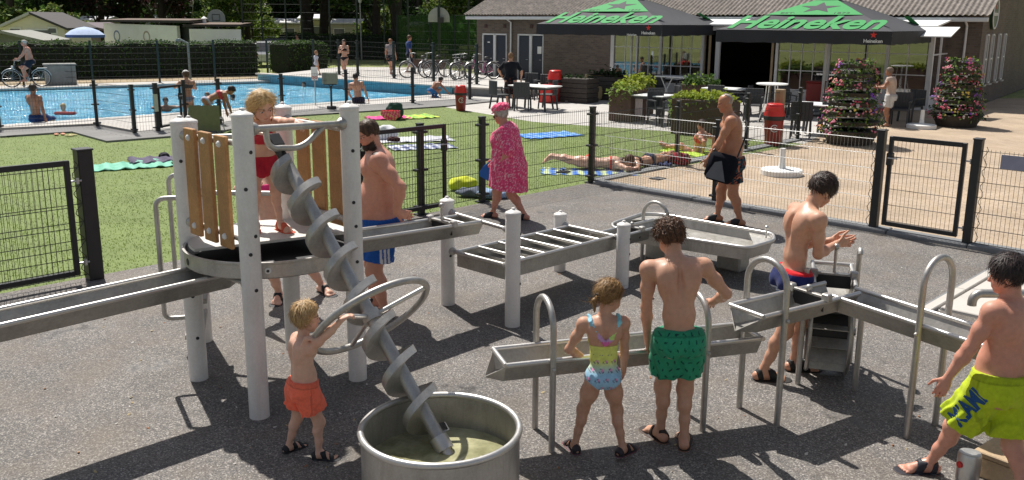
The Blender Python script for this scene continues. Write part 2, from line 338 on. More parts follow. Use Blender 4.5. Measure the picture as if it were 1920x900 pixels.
# buff clinker paving right of the lawn
mb = MB(); mb.sheet([FA[:2], (FA + VV * 14)[:2], (26, 6), (30, 34), (14.3, 33), (6.7, 20.1)], -0.004); struct(mb, 'brick_paving', M['paver'])
# terrace in front of the clubhouse, pool surround, raised deck behind the retaining wall
mb = MB(); mb.sheet([g2(834, 200.5), g2(1000, 228), g2(1270, 247), (6.7, 20.1), (15.2, 29.6), (4, 40), (0.5, 36.2), g2(900, 174)], -0.006); struct(mb, 'terrace', M['concrete'])
mb = MB(); mb.sheet([PN0, g2(0, 245), g2(183, 241), g2(253, 253), g2(413, 236), g2(547, 212), g2(650, 204), g2(881, 189), g2(935, 186), g2(945, 172), (-1.3, 34.2), PN1], 0.0); struct(mb, 'pool_surround', M['concrete'])
# composite deck strip along the pool fence
dpol = [g2(0, 258), g2(135, 249), g2(200, 267), g2(315, 258), g2(410, 249), g2(547, 219), g2(834, 200.5), g2(935, 190), g2(881, 185), g2(650, 201), g2(547, 209), g2(413, 232), g2(300, 244), g2(253, 249), g2(183, 237), g2(0, 242)]
mb = MB(); mb.prism(dpol, -0.02, 0.035); struct(mb, 'deck_strip', brick_mat('deck_boards', (0.20, 0.195, 0.19), (0.235, 0.23, 0.22), (0.07, 0.07, 0.07), 1.0, 4.0, 0.15, 0.012, rotz=rad(-45), big=0.1))
# pale edge kerb of the pool fence
mb = MB()
for a, b in ((g2(0, 246), g2(183, 237)), (g2(183, 237), g2(253, 250))):
    d = nrm(V(*b, 0) - V(*a, 0)); mb.bar((*a, 0.05), (*b, 0.05), 0.16, 0.08)
struct(mb, 'pool_kerb', M['slab'])
# pool basin, coping and water
mb = MB(); pc = [PN0, PN1, PF1, PF0]
mb.add([(x, y, -1.3) for x, y in pc] + [(x, y, -0.02) for x, y in pc], [(0, 1, 2, 3)] + [(i, (i + 1) % 4, 4 + (i + 1) % 4, 4 + i) for i in range(4)]); struct(mb, 'pool_basin', M['tile_blue'])
def water_mat():
    m = bpy.data.materials.new('pool_water'); m.use_nodes = True; nt = m.node_tree; p = nt.nodes['Principled BSDF']; L = nt.links.new
    tc = _n(nt, 'TexCoord')
    mp = _n(nt, 'Mapping'); mp.inputs['Rotation'].default_value = (0, 0, rad(20)); mp.inputs['Scale'].default_value = (1, 1.9, 1); L(tc.outputs['Object'], mp.inputs[0])
    n1 = _n(nt, 'TexNoise'); n1.inputs['Scale'].default_value = 2.6; n1.inputs['Detail'].default_value = 4; n1.inputs['Distortion'].default_value = 0.6; L(mp.outputs[0], n1.inputs['Vector'])
    vo = _n(nt, 'TexVoronoi', feature='SMOOTH_F1'); vo.inputs['Scale'].default_value = 2.2; L(n1.outputs['Color'], vo.inputs['Vector'])
    mr = _n(nt, 'MapRange'); mr.inputs[1].default_value = 0.35; mr.inputs[2].default_value = 0.68; L(n1.outputs[0], mr.inputs[0])
    cr = _n(nt, 'ValToRGB'); e = cr.color_ramp; e.elements[0].color = (0.055, 0.31, 0.55, 1); e.elements[1].color = (0.36, 0.70, 0.84, 1); k = e.elements.new(0.45); k.color = (0.09, 0.43, 0.67, 1); L(mr.outputs[0], cr.inputs[0])
    L(cr.outputs[0], p.inputs['Base Color']); p.inputs['Roughness'].default_value = 0.09; p.inputs['IOR'].default_value = 1.33
    n2 = _n(nt, 'TexNoise'); n2.inputs['Scale'].default_value = 3.2; n2.inputs['Detail'].default_value = 5; n2.inputs['Roughness'].default_value = 0.6; L(mp.outputs[0], n2.inputs['Vector'])
    bu = _n(nt, 'Bump'); bu.inputs['Strength'].default_value = 0.8; bu.inputs['Distance'].default_value = 0.14; L(n2.outputs[0], bu.inputs['Height']); L(bu.outputs[0], p.inputs['Normal'])
    return m
mb = MB(); mb.sheet(pc, -0.10); struct(mb, 'pool_water', water_mat())
mb = MB()
for a, b in ((PN0, PN1), (PF1, PF0)):
    mb.bar((*a, -0.03), (*b, -0.03), 0.5, 0.10, bev=0.02)
struct(mb, 'pool_coping', M['concrete'])
# raised deck on the far right side of the pool with its tiled retaining wall
RW0, RW1, RW2 = V(-11.6, 40.6, 0), V(-2.25, 33.3, 0), V(0.6, 31.6, 0)
mb = MB(); mb.prism([(-11.0, 40.4), (-2.2, 33.45), (0.4, 31.9), (1.6, 35), (-1.4, 41.0), (-4.0, 47.5), (-9.2, 47.5)], -0.3, 0.27); struct(mb, 'raised_deck', M['concrete'])
mb = MB(); mb.bar(RW0 + V(0, 0, 0.06), RW1 + V(0, 0, 0.06), 0.12, 0.42); struct(mb, 'pool_wall', M['tile_blue'])
mb = MB(); mb.bar(RW1 + V(0.06, -0.05, 0.1), RW2 + V(0, 0, 0.1), 0.14, 0.34); struct(mb, 'retaining_wall', M['kerb'])
mb = MB(); mb.bar(RW0 + V(0, 0, 0.30), RW1 + V(0, 0, 0.30), 0.4, 0.06, bev=0.01); mb.bar(RW1 + V(0.06, -0.05, 0.303), RW2 + V(0, 0, 0.303), 0.36, 0.06, bev=0.01); struct(mb, 'wall_coping', M['slab'])
# dry verge between the pool and the hedge
mb = MB(); mb.sheet([(-28.5, 30.0), (-11.0, 40.6), (-9.5, 47.2), (-13.4, 45.0), (-30, 36.2)], -0.022); struct(mb, 'verge', M['sand'])
mb = MB(); mb.sheet([(-27.3, 30.5), (-10.95, 40.5), (-11.6, 41.9), (-28, 31.9)], -0.012); struct(mb, 'pool_path', M['concrete'])
# kerb stones under the right-hand fence
par = MB(); par.bar(FA + VV * 0.1 + V(0, 0, -0.012), FA + VV * 11 + V(0, 0, -0.012), 0.2, 0.03); par = struct(par, 'kerb', M['kerb'])
proto = None
for i in range(11):
    c = FA + VV * (0.62 + i * 1.0) + U * 0.02; o = None
    mb = MB(); mb.bbox((0, 0, 0), (0.985, 0.26, 0.07), rz=rad(-45), bev=0.012)
    if proto is None: proto = mb.mesh('kerb_stone', M['kerb'])
    o = link_mesh('kerb_stone', proto, par); o.location = (c[0], c[1], 0.018 + 0.004 * math.sin(i * 2.3)); o.rotation_euler.z = rad(random.uniform(-0.25, 0.25))
# pale concrete path on the right: slabs
c0 = V(*G(1890, 482)); par = MB(); par.sheet([c0[:2], (c0 - U * 2.65)[:2], (c0 - U * 2.65 + VV * 6)[:2], (c0 + VV * 6)[:2]], 0.004); par = struct(par, 'path', M['kerb'])
sl = MB(); sl.bbox((0, 0, 0), (0.86, 1.46, 0.05), rz=rad(45), bev=0.008); sl = sl.mesh('paving_slab', M['slab'])
for i in range(3):
    for j in range(4):
        c = c0 - U * (0.45 + 0.88 * i) + VV * (0.90 + 1.48 * j); o = link_mesh('paving_slab', sl, par); o.location = (c[0], c[1], 0.004 + random.uniform(-0.003, 0.003))
es = MB(); es.bbox((0, 0, 0), (0.98, 0.1, 0.06), rz=rad(45), bev=0.008); es = es.mesh('edging_stone', M['slab'])
for i in range(3):
    c = c0 - U * (0.4 + 0.99 * i) + VV * 0.1; o = link_mesh('edging_stone', es, par); o.location = (c[0], c[1], 0.006)

# ================================================================ wire mesh fences
def wire_panel(mb, a, b, h, z0=0.05, sp=0.05, hs=0.2, r=0.003, double=True, spike=0.025):
    """vertical wires and (double) horizontal wires between a and b"""
    a, b = V(*a[:2], 0), V(*b[:2], 0); L = np.linalg.norm(b - a); d = (b - a) / L; nn = V(-d[1], d[0], 0); n = max(2, int(L / sp))
    for i in range(n + 1):
        p = a + d * L * i / n; mb.tube([p + V(0, 0, z0), p + V(0, 0, h + spike)], r, 3, cap=False)
    k = int(round((h - z0) / hs))
    for j in range(k + 1):
        z = z0 + 0.01 + (h - z0 - 0.01) * j / k
        for o in ((-1, 1) if double else (0,)): mb.tube([a + nn * o * r * 2 + V(0, 0, z), b + nn * o * r * 2 + V(0, 0, z)], r, 4, cap=False)
def mesh_fence(name, pts, label, group=None, h=1.25, pw=0.06, mat=None, wmat=None, ends=(True, True), ph=None, clamps=True, skip=(), zb=0.0, **kw):
    mat = mat or M['fence']; wmat = wmat or M['fence_wire']
    t = thing(name, (pts[0][0], pts[0][1], zb), label, 'fence', group)
    for i, p in enumerate(pts):
        if (i == 0 and not ends[0]) or (i == len(pts) - 1 and not ends[1]): continue
        q = pts[min(i + 1, len(pts) - 1)]; o = pts[max(i - 1, 0)]; d = nrm(V(*q, 0) - V(*o, 0)); rz = math.atan2(d[1], d[0])
        hh = (ph or h + 0.05)
        mb = MB(); mb.bbox((p[0], p[1], zb + hh / 2), (pw, pw, hh), rz, 0.006); mb.bbox((p[0], p[1], zb + hh + 0.006), (pw * 1.12, pw * 1.12, 0.02), rz, 0.005); mb.box((p[0], p[1], zb + 0.006), (pw * 2.0, pw * 2.0, 0.012), rz)
        po = mb.build('post', mat, t)
        if clamps:
            for z in (0.12, h * 0.52, h - 0.06): mc = MB(); mc.bbox((p[0], p[1], zb + z), (pw * 2.4, pw * 1.25, 0.035), rz, 0.006); mc.build('clamp', mat, po)
    for i in range(len(pts) - 1):
        if i in skip: continue
        mb = MB(); wire_panel(mb, pts[i], pts[i + 1], h, z0=0.05, **kw); mb.v = [(x, y, z + zb) for x, y, z in mb.v]
        mb.build('mesh_panel', wmat, t)
    return t
def gate_leaf(name, a, b, label, h0=0.10, h=1.28, st=0.05, hinge='a', lock=True, mat=None, wmat=None):
    """framed leaf from a to b with mesh, hinges at one end and a lock at the other"""
    mat = mat or M['fence']; wmat = wmat or M['fence_wire']; a, b = V(*a[:2], 0), V(*b[:2], 0); d = nrm(b - a); nn = V(-d[1], d[0], 0)
    t = thing(name, (a[0], a[1], 0), label, 'gate'); rz = math.atan2(d[1], d[0])
    mb = MB()
    for p in (a, b): mb.bbox(p + V(0, 0, (h0 + h) / 2), (st, st, h - h0), rz, 0.005)
    for z in (h0 + st / 2, h - st / 2): mb.box((a + b) / 2 + V(0, 0, z), (np.linalg.norm(b - a) - st - 0.002, st * 0.92, st), rz)
    mb.build('gate_frame', mat, t)
    mb = MB(); wire_panel(mb, a + d * st * 0.6, b - d * st * 0.6, h - st - 0.005, z0=h0 + st + 0.003, r=0.003, spike=0.02); mb.build('mesh_panel', wmat, t)
    e = a if hinge == 'a' else b; s = -1 if hinge == 'a' else 1
    for z in (h0 + 0.12, h - 0.22):
        mh = MB(); mh.cyl(e + V(0, 0, z) + d * s * 0.0, e + V(0, 0, z) + d * s * 0.13, 0.011, 8); mh.cyl(e + V(0, 0, z - 0.03) + d * s * 0.09, e + V(0, 0, z + 0.03) + d * s * 0.09, 0.018, 8); mh.build('hinge', M['galv'], t, smooth=40)
    if lock:
        e = b if hinge == 'a' else a
        ml = MB(); ml.bbox(e + V(0, 0, h - 0.30), (0.075, 0.09, 0.17), rz, 0.012); lk = ml.build('lock', M['dark'], t)
        ml = MB()
        for q in (-1, 1): ml.cyl(e + V(0, 0, h - 0.28) + nn * q * 0.07, e + V(0, 0, h - 0.28) + nn * q * 0.07 + d * s * 0.12, 0.009, 6); ml.cyl(e + V(0, 0, h - 0.28) + nn * q * 0.04, e + V(0, 0, h - 0.28) + nn * q * 0.075, 0.009, 6)
        ml.build('handle', M['galv'], lk)
    return t
xy = lambda p: (float(p[0]), float(p[1]))
f905 = G(904, 378); hin = FA - U * 4.75; gL = G(178, 522); gR1 = G(1637, 432); gR2 = G(1812, 462)
mesh_fence('wire_fence', [xy(hin), xy(FA - U * 3.75), xy(f905), xy(FA)], 'black wire mesh fence between the lawn and the rubber floor, behind the woman in pink', h=1.24, pw=0.085)
mesh_fence('wire_fence', [xy(gL - U * 7.5), xy(gL - U * 5), xy(gL - U * 2.5), xy(gL)], 'black wire mesh fence behind the folded gate with the thick square end post', h=1.20, pw=0.085, ends=(True, False))
gp = MB(); gp.bbox((gL[0], gL[1], 0.69), (0.15, 0.15, 1.38), rad(45), 0.008); gp.bbox((gL[0], gL[1], 1.385), (0.17, 0.17, 0.02), rad(45), 0.005)
gp.top('gate_post', M['fence'], (gL[0], gL[1], 0), 'thick square black post the open lawn gate hangs on', 'post')
off = VV * 0.10
gate_leaf('gate', gL - U * 0.2 + off, gL - U * 1.85 + off, 'black mesh gate leaf swung back beside the thick square post', lock=False, h=1.30)
gate_leaf('gate', hin + U * 0.02 + off * 1.3, FA - U * 3.42 + off * 1.3, 'black mesh gate leaf with lock folded back behind the bearded man', h=1.28)
pl = thing('patch_cord', (gL[0], gL[1], 0), 'loose black cord looping down beside the thick square gate post', 'cord')
mb = MB(); q = gL - U * 0.11 + off * 0.6
mb.tube([q + U * (0.035 * math.sin(i * 1.35)) + V(0, 0, 1.28 - i * 0.042) for i in range(30)], 0.0045, 5); mb.build('cord', M['dark'], pl)
# right-hand fence (galvanised wire, sun glint put into its paler colour) and its gate
mesh_fence('wire_fence', [xy(FA), xy((FA + gR1) / 2), xy(gR1)], 'wire mesh fence with sunlit pale wires in front of the buff paving', h=1.22, pw=0.07, ends=(False, False), wmat=M['fence_wire_galv'])
for p, l in ((gR1, 'square black gate post the mesh gate latches on beside the buff paving'), (gR2, 'square black gate post the mesh gate hangs on next to the grey notice')):
    gp = MB(); gp.bbox((p[0], p[1], 0.67), (0.10, 0.10, 1.34), rad(-45), 0.008); gp.bbox((p[0], p[1], 1.345), (0.115, 0.115, 0.02), rad(-45), 0.005)
    gp.top('gate_post', M['fence'], (p[0], p[1], 0), l, 'post')
gate_leaf('gate', gR1 + VV * 0.13, gR2 - VV * 0.15, 'closed black framed mesh gate onto the buff paving', hinge='b', h=1.28)
mesh_fence('wire_fence', [xy(gR2), xy(gR2 + VV * 2.5), xy(gR2 + VV * 5)], 'wire mesh fence carrying the small grey notice', h=1.20, pw=0.07, ends=(False, True))
sg = gR2 + VV * 0.42 - U * 0.015
mb = MB(); mb.bbox((0, 0, 0), (0.30, 0.006, 0.17), rad(-45), 0.002); mb.v = [(x + sg[0], y + sg[1], z + 1.10) for x, y, z in mb.v]
mb.top('notice', pm('grey_blue_notice', (0.23, 0.24, 0.32), 0.5), (sg[0], sg[1], 1.10), 'blank grey blue notice plate tied to the mesh fence', 'sign')
for p, k in ((gR1 - VV * 0.05, 0), (gR2 + VV * 0.07, 1)):
    t = thing('patch_cord', (p[0], p[1], 0), ('loose black cord hanging down the post the gate latches on', 'loose black cord hanging down the post the gate hinges on')[k], 'cord')
    mb = MB(); mb.tube([p - U * 0.02 - VV * (0.03 + 0.025 * math.sin(i * 1.5)) * (1 if k == 0 else -1) + V(0, 0, 1.26 - i * 0.043) for i in range(29)], 0.004, 5); mb.build('cord', M['dark'], t)
# fence running back between lawn and buff paving
b1, b2, b3 = G(1268, 308), G(1398, 281), G(1495, 262)
mesh_fence('wire_fence', [xy(FA), xy(b1), xy(b2), xy(b3)], 'black wire mesh fence running back between the lawn and the buff paving', h=1.17, pw=0.07, ends=(False, True))
# paving edge under it
mb = MB(); mb.bar(FA + V(0.06, 0.12, 0.012), V(*b3[:2], 0) + V(0, 0, 0.012), 0.24, 0.03); struct(mb, 'lawn_edge', M['kerb'])
# pool fence
pf = [g2(-160, 249), g2(0, 245), g2(183, 239)]
mesh_fence('pool_fence', pf, 'black mesh pool fence in front of the man sitting on the pool edge', 'low mesh fence round the pool', h=1.13, pw=0.08, sp=0.07, r=0.0035, double=False)
mesh_fence('pool_fence', [g2(183, 239), g2(253, 252)], 'short black mesh pool fence return stepping out to the deck', 'low mesh fence round the pool', h=1.12, pw=0.08, sp=0.07, r=0.0035, double=False, ends=(False, True))
mesh_fence('pool_fence', [g2(253, 252), g2(297, 248)], 'narrow black mesh pool fence bay next to the pool gate', 'low mesh fence round the pool', h=1.13, pw=0.09, sp=0.07, r=0.0035, double=False, ends=(False, True))
gate_leaf('pool_gate', g2(303, 247), g2(342, 240), 'black framed pool gate beside the girl in the white cap', h=1.10)
mb = MB(); p = V(*g2(297, 248), 0); mb.bbox(p + V(0.02, -0.06, 0.72), (0.10, 0.02, 0.42), rad(45), 0.003)
mb.top('gate_sign', pm('pale_green_plate', (0.52, 0.55, 0.45), 0.5), (p[0], p[1], 0.5), 'narrow pale upright plate on the pool gate post', 'sign')
mesh_fence('pool_fence', [g2(349, 239), g2(413, 234), g2(530, 218), g2(650, 203), g2(774, 195), g2(881, 188)], 'long black mesh pool fence behind the tower, ending near the red bin', 'low mesh fence round the pool', h=1.14, pw=0.08, sp=0.07, r=0.0035, double=False)
# fence on the raised deck
rd = [g2(x, y, 0.27) for x, y in ((589, 138), (636, 140), (671, 142), (739, 147), (813, 152), (894, 158))]
mesh_fence('deck_fence', rd, 'dark mesh fence on the raised deck behind the swimmers', h=1.5, pw=0.09, sp=0.10, r=0.004, double=False, zb=0.27, mat=M['fence_green'], wmat=M['fence_wire'])
hf = [g2(x, y) for x, y in ((-90, 164), (45, 160), (175, 158), (300, 155), (404, 152), (503, 149))]
mesh_fence('hedge_fence', hf, 'tall dark mesh fence standing along the clipped hedge', h=1.75, pw=0.08, sp=0.25, hs=0.25, r=0.006, double=False, clamps=False, mat=M['fence_green'])
# ================================================================ water play equipment
def arc(c, r, a0, a1, n, ex, ey): return [V(*c) + V(*ex) * r * math.cos(a0 + (a1 - a0) * i / n) + V(*ey) * r * math.sin(a0 + (a1 - a0) * i / n) for i in range(n + 1)]
def white_post(parent, x, y, h, r=0.069, bolts=()):
    mb = MB(); mb.lathe((x, y, 0), [(r, -0.02), (r, h - 0.06), (r * 0.985, h - 0.056)], 28, capt=True)
    p = mb.build('post', M['white_post'], parent, smooth=40)
    mc = MB(); mc.lathe((x, y, h - 0.06), [(r * 1.0, 0.0), (r * 1.06, 0.004), (r * 1.06, 0.018), (r * 0.98, 0.026), (r * 0.62, 0.037), (r * 0.3, 0.048), (r * 0.22, 0.062), (r * 0.05, 0.066)], 28, capt=True, capb=True)
    mc.build('cap', M['white_post'], p, smooth=35)
    for z, a in bolts:
        d = V(math.cos(rad(a)), math.sin(rad(a)), 0); c = V(x, y, z) + d * (r - 0.004)
        bo = MB(); bo.lathe(c, [(0.013, 0), (0.013, 0.006), (0.009, 0.010)], 10, axis=d, capt=True); bo.build('bolt', M['dark'], p, smooth=40)
    return p
def rail(parent, a, b, r=0.021, flange=True, name='rail', mat=None):
    a, b = V(*a), V(*b); mb = MB(); mb.cyl(a, b, r, 14)
    if flange:
        d = nrm(b - a)
        for p, s in ((a, 1), (b, -1)): mb.lathe(p - d * s * 0.01, [(r * 1.9, 0), (r * 1.9, 0.022), (r * 1.5, 0.04), (r * 1.02, 0.055)], 14, axis=d * s, capb=True)
    return mb.build(name, mat or M['steel'], parent, smooth=40)
def off_post(p, q, z, r=0.069):                           # rail end points on the skins of two posts
    p, q = V(p[0], p[1], z[0]), V(q[0], q[1], z[1]); d = nrm((q - p) * V(1, 1, 0)); return p + d * r, q - d * r
def trough(parent, p0, p1, wt=0.33, wb=0.20, dep=0.14, endcap=(False, False), beak=(False, False), th=0.006, rr=0.0165, rail_ext=(0, 0), matb=None, drop_end=(0, 0)):
    """open sheet-steel channel from p0 to p1 (points on the rail level) with pipe rails on both edges"""
    p0, p1 = V(*p0), V(*p1); d = nrm(p1 - p0); s = nrm(np.cross(d, V(0, 0, 1))); up = np.cross(s, d)
    prof = [(-wt / 2, 0), (-wb / 2, -dep), (wb / 2, -dep), (wt / 2, 0)]; inn = [(-wt / 2 + th, 0), (-wb / 2 + th * 0.7, -dep + th), (wb / 2 - th * 0.7, -dep + th), (wt / 2 - th, 0)]
    vs = []
    for p in (p0, p1):
        for a, b in prof + inn[::-1]: vs.append(p + s * a + up * b)
    n = 8; fs = [(i, (i + 1) % n, n + (i + 1) % n, n + i) for i in range(n)]
    fs += [(0, 1, 6, 7), (1, 2, 5, 6), (2, 3, 4, 5), (n, n + 7, n + 6, n + 1), (n + 1, n + 6, n + 5, n + 2), (n + 2, n + 5, n + 4, n + 3)]
    mb = MB(); mb.add(vs, fs)
    for e, (p, sg) in enumerate(((p0, -1), (p1, 1))):
        if endcap[e]:
            a = [p + s * x + up * y for x, y in prof]; b = [q + d * sg * th for q in a]; mb.add(a + b, [(0, 1, 2, 3), (4, 7, 6, 5), (0, 4, 5, 1), (1, 5, 6, 2), (2, 6, 7, 3), (3, 7, 4, 0)])
        if beak[e]:                                       # pointed pouring lip
            tip = p + d * sg * 0.10 + up * (-dep * 1.0); a = [p + s * x + up * y for x, y in prof]
            for side in (0, 1):
                q = [a[0], a[1], tip] if side == 0 else [a[3], a[2], tip]; o = [z + s * (th if side == 0 else -th) for z in q]
                mb.add(q + o, [(0, 1, 2), (3, 5, 4), (0, 3, 4, 1), (1, 4, 5, 2), (2, 5, 3, 0)])
            o = up * th; mb.add([a[1], a[2], tip, a[1] + o, a[2] + o, tip + o], [(0, 1, 2), (3, 5, 4), (0, 3, 4, 1), (1, 4, 5, 2), (2, 5, 3, 0)])
    ch = mb.build('channel', matb or M['steel_dull'], parent)
    for sd in (-1, 1):
        m2 = MB(); m2.cyl(p0 + s * sd * wt / 2 + up * rr * 0.6 - d * rail_ext[0], p1 + s * sd * wt / 2 + up * rr * 0.6 + d * rail_ext[1], rr, 12); m2.build('edge_rail', M['steel_lite'], parent, smooth=40)
    return d, s, up
def hoop(parent, a, b, h, r=0.021, name='hoop'):           # inverted U of pipe between two feet
    a, b = V(*a[:2], 0), V(*b[:2], 0); c = (a + b) / 2; w = np.linalg.norm(b - a) / 2; ex = nrm(a - b)
    pts = [a + V(0, 0, -0.03), a + V(0, 0, (h - w) * 0.5)] + arc(c + V(0, 0, h - w), w, 0, math.pi, 14, ex, V(0, 0, 1)) + [b + V(0, 0, (h - w) * 0.5), b + V(0, 0, -0.03)]
    mb = MB(); mb.tube(pts, r, 14); return mb.build(name, M['steel'], parent, smooth=50)
def bolt(parent, p, d, r=0.012, mat=None):
    mb = MB(); mb.lathe(p, [(r * 1.2, 0), (r * 1.2, 0.006), (r * 0.8, 0.014), (r * 0.2, 0.017)], 10, axis=d, capb=True, capt=True); return mb.build('bolt', mat or M['steel'], parent, smooth=40)

# ---- tower
TA, TB, TC, TD, TE = (-1.75, 5.69), (-2.40, 6.34), (-1.18, 6.36), (-1.83, 7.01), (-2.64, 7.16)
tower = thing('play_tower', (-1.8, 6.35, 0), 'white post play tower with wooden slat sides and a round steel platform', 'play tower')
white_post(tower, *TA, 2.14, bolts=((1.86, -35), (1.62, -75), (1.30, -35), (1.18, -70), (0.93, -50)))
white_post(tower, *TB, 2.02, bolts=((1.70, -80), (0.98, -70), (0.68, -70), (0.35, -60)))
white_post(tower, *TC, 2.13, bolts=((1.78, -65), (1.40, -70), (1.22, -60), (0.95, -60)))
white_post(tower, *TD, 2.06, bolts=((1.6, -80),)); white_post(tower, *TE, 1.93, bolts=((1.5, -80),))
for p, q, z in ((TA, TB, (1.905, 1.885)), (TA, TB, (1.255, 1.25)), (TA, TC, (2.0, 1.975)), (TD, TC, (1.93, 1.92)), (TD, TC, (1.25, 1.25)), (TE, TD, (1.76, 1.80)), (TE, TD, (1.30, 1.32))):
    a, b = off_post(p, q, z); rail(tower, a, b, 0.024 if z[0] > 1.95 else 0.021)
a, b = off_post(TB, TA, (0.917, 0.95)); rail(tower, a, b, 0.022, name='crossbar')
a, b = off_post(TD, TC, (0.97, 0.97)); rail(tower, a, b, 0.022, name='crossbar')
for P0, P1 in ((TA, TB), (TC, TD)):
    p, q = V(*P0, 0), V(*P1, 0); d = nrm(q - p); nn = nrm(np.cross(d, V(0, 0, 1))); nn = nn if np.dot(nn[:2], p[:2] - V(-1.8, 6.35)) > 0 else -nn
    for k, f in enumerate((0.265, 0.51, 0.755)):
        c = p + (q - p) * f + nn * 0.034 + V(0, 0, 1.56 + 0.004 * k)
        mb = MB(); mb.bbox(c, (0.160, 0.030, 0.77), bev=0.005, ax=(d, -nn, V(0, 0, 1))); sl = mb.build('slat', M['slat'], tower)
        for z in (1.255, 1.888):
            bo = MB(); bo.lathe(V(c[0], c[1], z) + nn * 0.013, [(0.024, 0), (0.023, 0.008), (0.014, 0.018), (0.003, 0.021)], 12, axis=nn, capb=True); bo.build('bolt_cap', M['offwhite'], sl, smooth=60)
# platform: steel gutter ring, dark water pan, tread plate
PCN = V(-1.79, 6.35, 0); PR = 0.615
mb = MB(); mb.lathe(PCN + V(0, 0, 0.965), [(PR - 0.03, 0.03), (PR - 0.012, 0.01), (PR, 0.02), (PR, 0.11), (PR + 0.010, 0.116), (PR + 0.010, 0.130), (PR - 0.012, 0.130), (PR - 0.014, 0.03), (PR - 0.03, 0.02)], 56); ring = mb.build('platform_ring', M['steel'], tower, smooth=35)
mb = MB(); mb.lathe(PCN + V(0, 0, 1.0), [(0.001, 0), (PR - 0.015, 0)], 40); mb.lathe(PCN + V(0, 0, 0.975), [(0.001, 0), (PR - 0.02, 0)], 40); mb.build('water_pan', M['black_plate'], tower)
nn = nrm(V(-0.5, 0.87, 0)); pts = [PCN + V(math.cos(t), math.sin(t), 0) * (PR - 0.035) for t in np.linspace(0, 2 * math.pi, 61)[:-1]]
tt = nrm(V(nn[1], -nn[0], 0)); keep = [p for p in pts if np.dot(p - PCN, nn) > -0.16]; keep.sort(key=lambda p: math.atan2(np.dot(p - PCN, nn) + 0.2, np.dot(p - PCN, tt)))
def tread_mat():
    m = pm('tread_plate', (0.55, 0.53, 0.49), 0.5, var=0.1, nscale=5, metal=0.2); nt = m.node_tree; p = nt.nodes['Principled BSDF']
    tc = _n(nt, 'TexCoord'); vo = _n(nt, 'TexVoronoi'); vo.inputs['Scale'].default_value = 45; vo.inputs['Randomness'].default_value = 0.15; nt.links.new(tc.outputs['Object'], vo.inputs['Vector'])
    bu = _n(nt, 'Bump'); bu.invert = True; bu.inputs['Strength'].default_value = 0.7; bu.inputs['Distance'].default_value = 0.006; nt.links.new(vo.outputs[0], bu.inputs['Height']); nt.links.new(bu.outputs[0], p.inputs['Normal']); return m
mb = MB(); mb.prism([p[:2] for p in keep], 1.108, 1.128); mb.build('tread_plate', tread_mat(), tower)
d = nrm(V(0.22, -0.97, 0)); mb = MB(); c = PCN + V(0, 0, 1.035) + d * PR; mb.lathe(c, [(0.022, -0.002), (0.022, 0.004), (0.018, 0.006)], 16, axis=d, capt=True); em = mb.build('maker_badge', M['offwhite'], ring, smooth=40)
mb = MB(); mb.lathe(c + d * 0.006, [(0.010, 0), (0.010, 0.002)], 12, axis=d, capt=True); mb.build('badge_mark', M['dark'], ring)
d2 = nrm(V(-0.80, -0.60, 0)); mb = MB(); mb.lathe(PCN + V(0, 0, 1.03) + d2 * (PR - 0.001), [(0.026, 0), (0.026, 0.003)], 16, axis=d2, capt=True); mb.build('drain_hole', M['black_plate'], ring)
for p in (TA, TB, TC, TD):
    q = V(*p, 1.02); d = nrm((PCN - q) * V(1, 1, 0)); mb = MB(); mb.cyl(q + d * 0.06, q + d * (np.linalg.norm((PCN - q)[:2]) - PR + 0.02), 0.022, 12); mb.build('bracket', M['steel'], tower, smooth=40)
# steps and grab handles on the lawn side
out = nrm(V(-0.97, -0.24, 0))
for P0, zt, zb, o in ((TB, 1.42, 0.50, 0.21), (TE, 1.45, 0.55, 0.19)):
    p = V(*P0, 0); pts = [p + out * 0.06 + V(0, 0, zt)] + arc(p + out * (o - 0.06) + V(0, 0, zt - 0.06), 0.06, math.pi / 2, 0, 5, out, V(0, 0, 1)) + arc(p + out * (o - 0.05) + V(0, 0, zb + 0.05), 0.05, 0, -math.pi / 2, 5, out, V(0, 0, 1)) + [p + out * 0.06 + V(0, 0, zb)]
    mb = MB(); mb.tube(pts, 0.018, 12); h = mb.build('grab_handle', M['steel'], tower, smooth=50)
for k, z in enumerate((0.30, 0.58, 0.86)):
    c = (V(*TB, z) + V(*TE, z)) / 2 + out * (0.02 - 0.04 * k); mb = MB(); mb.bbox(c, (0.64, 0.14, 0.04), math.atan2(TE[1] - TB[1], TE[0] - TB[0]), 0.006); mb.build('step', M['steel_dull'], tower)
# bearing bracket of the screw under the front rail
a, b = V(*TA, 2.0), V(*TC, 1.975); pt = lambda f, dz: a + (b - a) * f + V(0, 0, dz)
pts = [pt(0.20, -0.01), pt(0.20, -0.06), pt(0.215, -0.105), pt(0.26, -0.135), pt(0.34, -0.14), pt(0.46, -0.145), pt(0.56, -0.12), pt(0.66, -0.06), pt(0.74, -0.01)]
sm = []
for i in range(len(pts) - 1):
    for k in range(4):
        f = k / 4; P = [pts[max(i - 1, 0)], pts[i], pts[i + 1], pts[min(i + 2, len(pts) - 1)]]
        sm.append(0.5 * ((2 * P[1]) + (-P[0] + P[2]) * f + (2 * P[0] - 5 * P[1] + 4 * P[2] - P[3]) * f * f + (-P[0] + 3 * P[1] - 3 * P[2] + P[3]) * f ** 3))
mb = MB(); mb.tube(sm + [pts[-1]], 0.021, 14); mb.build('screw_bracket', M['steel'], tower, smooth=60)

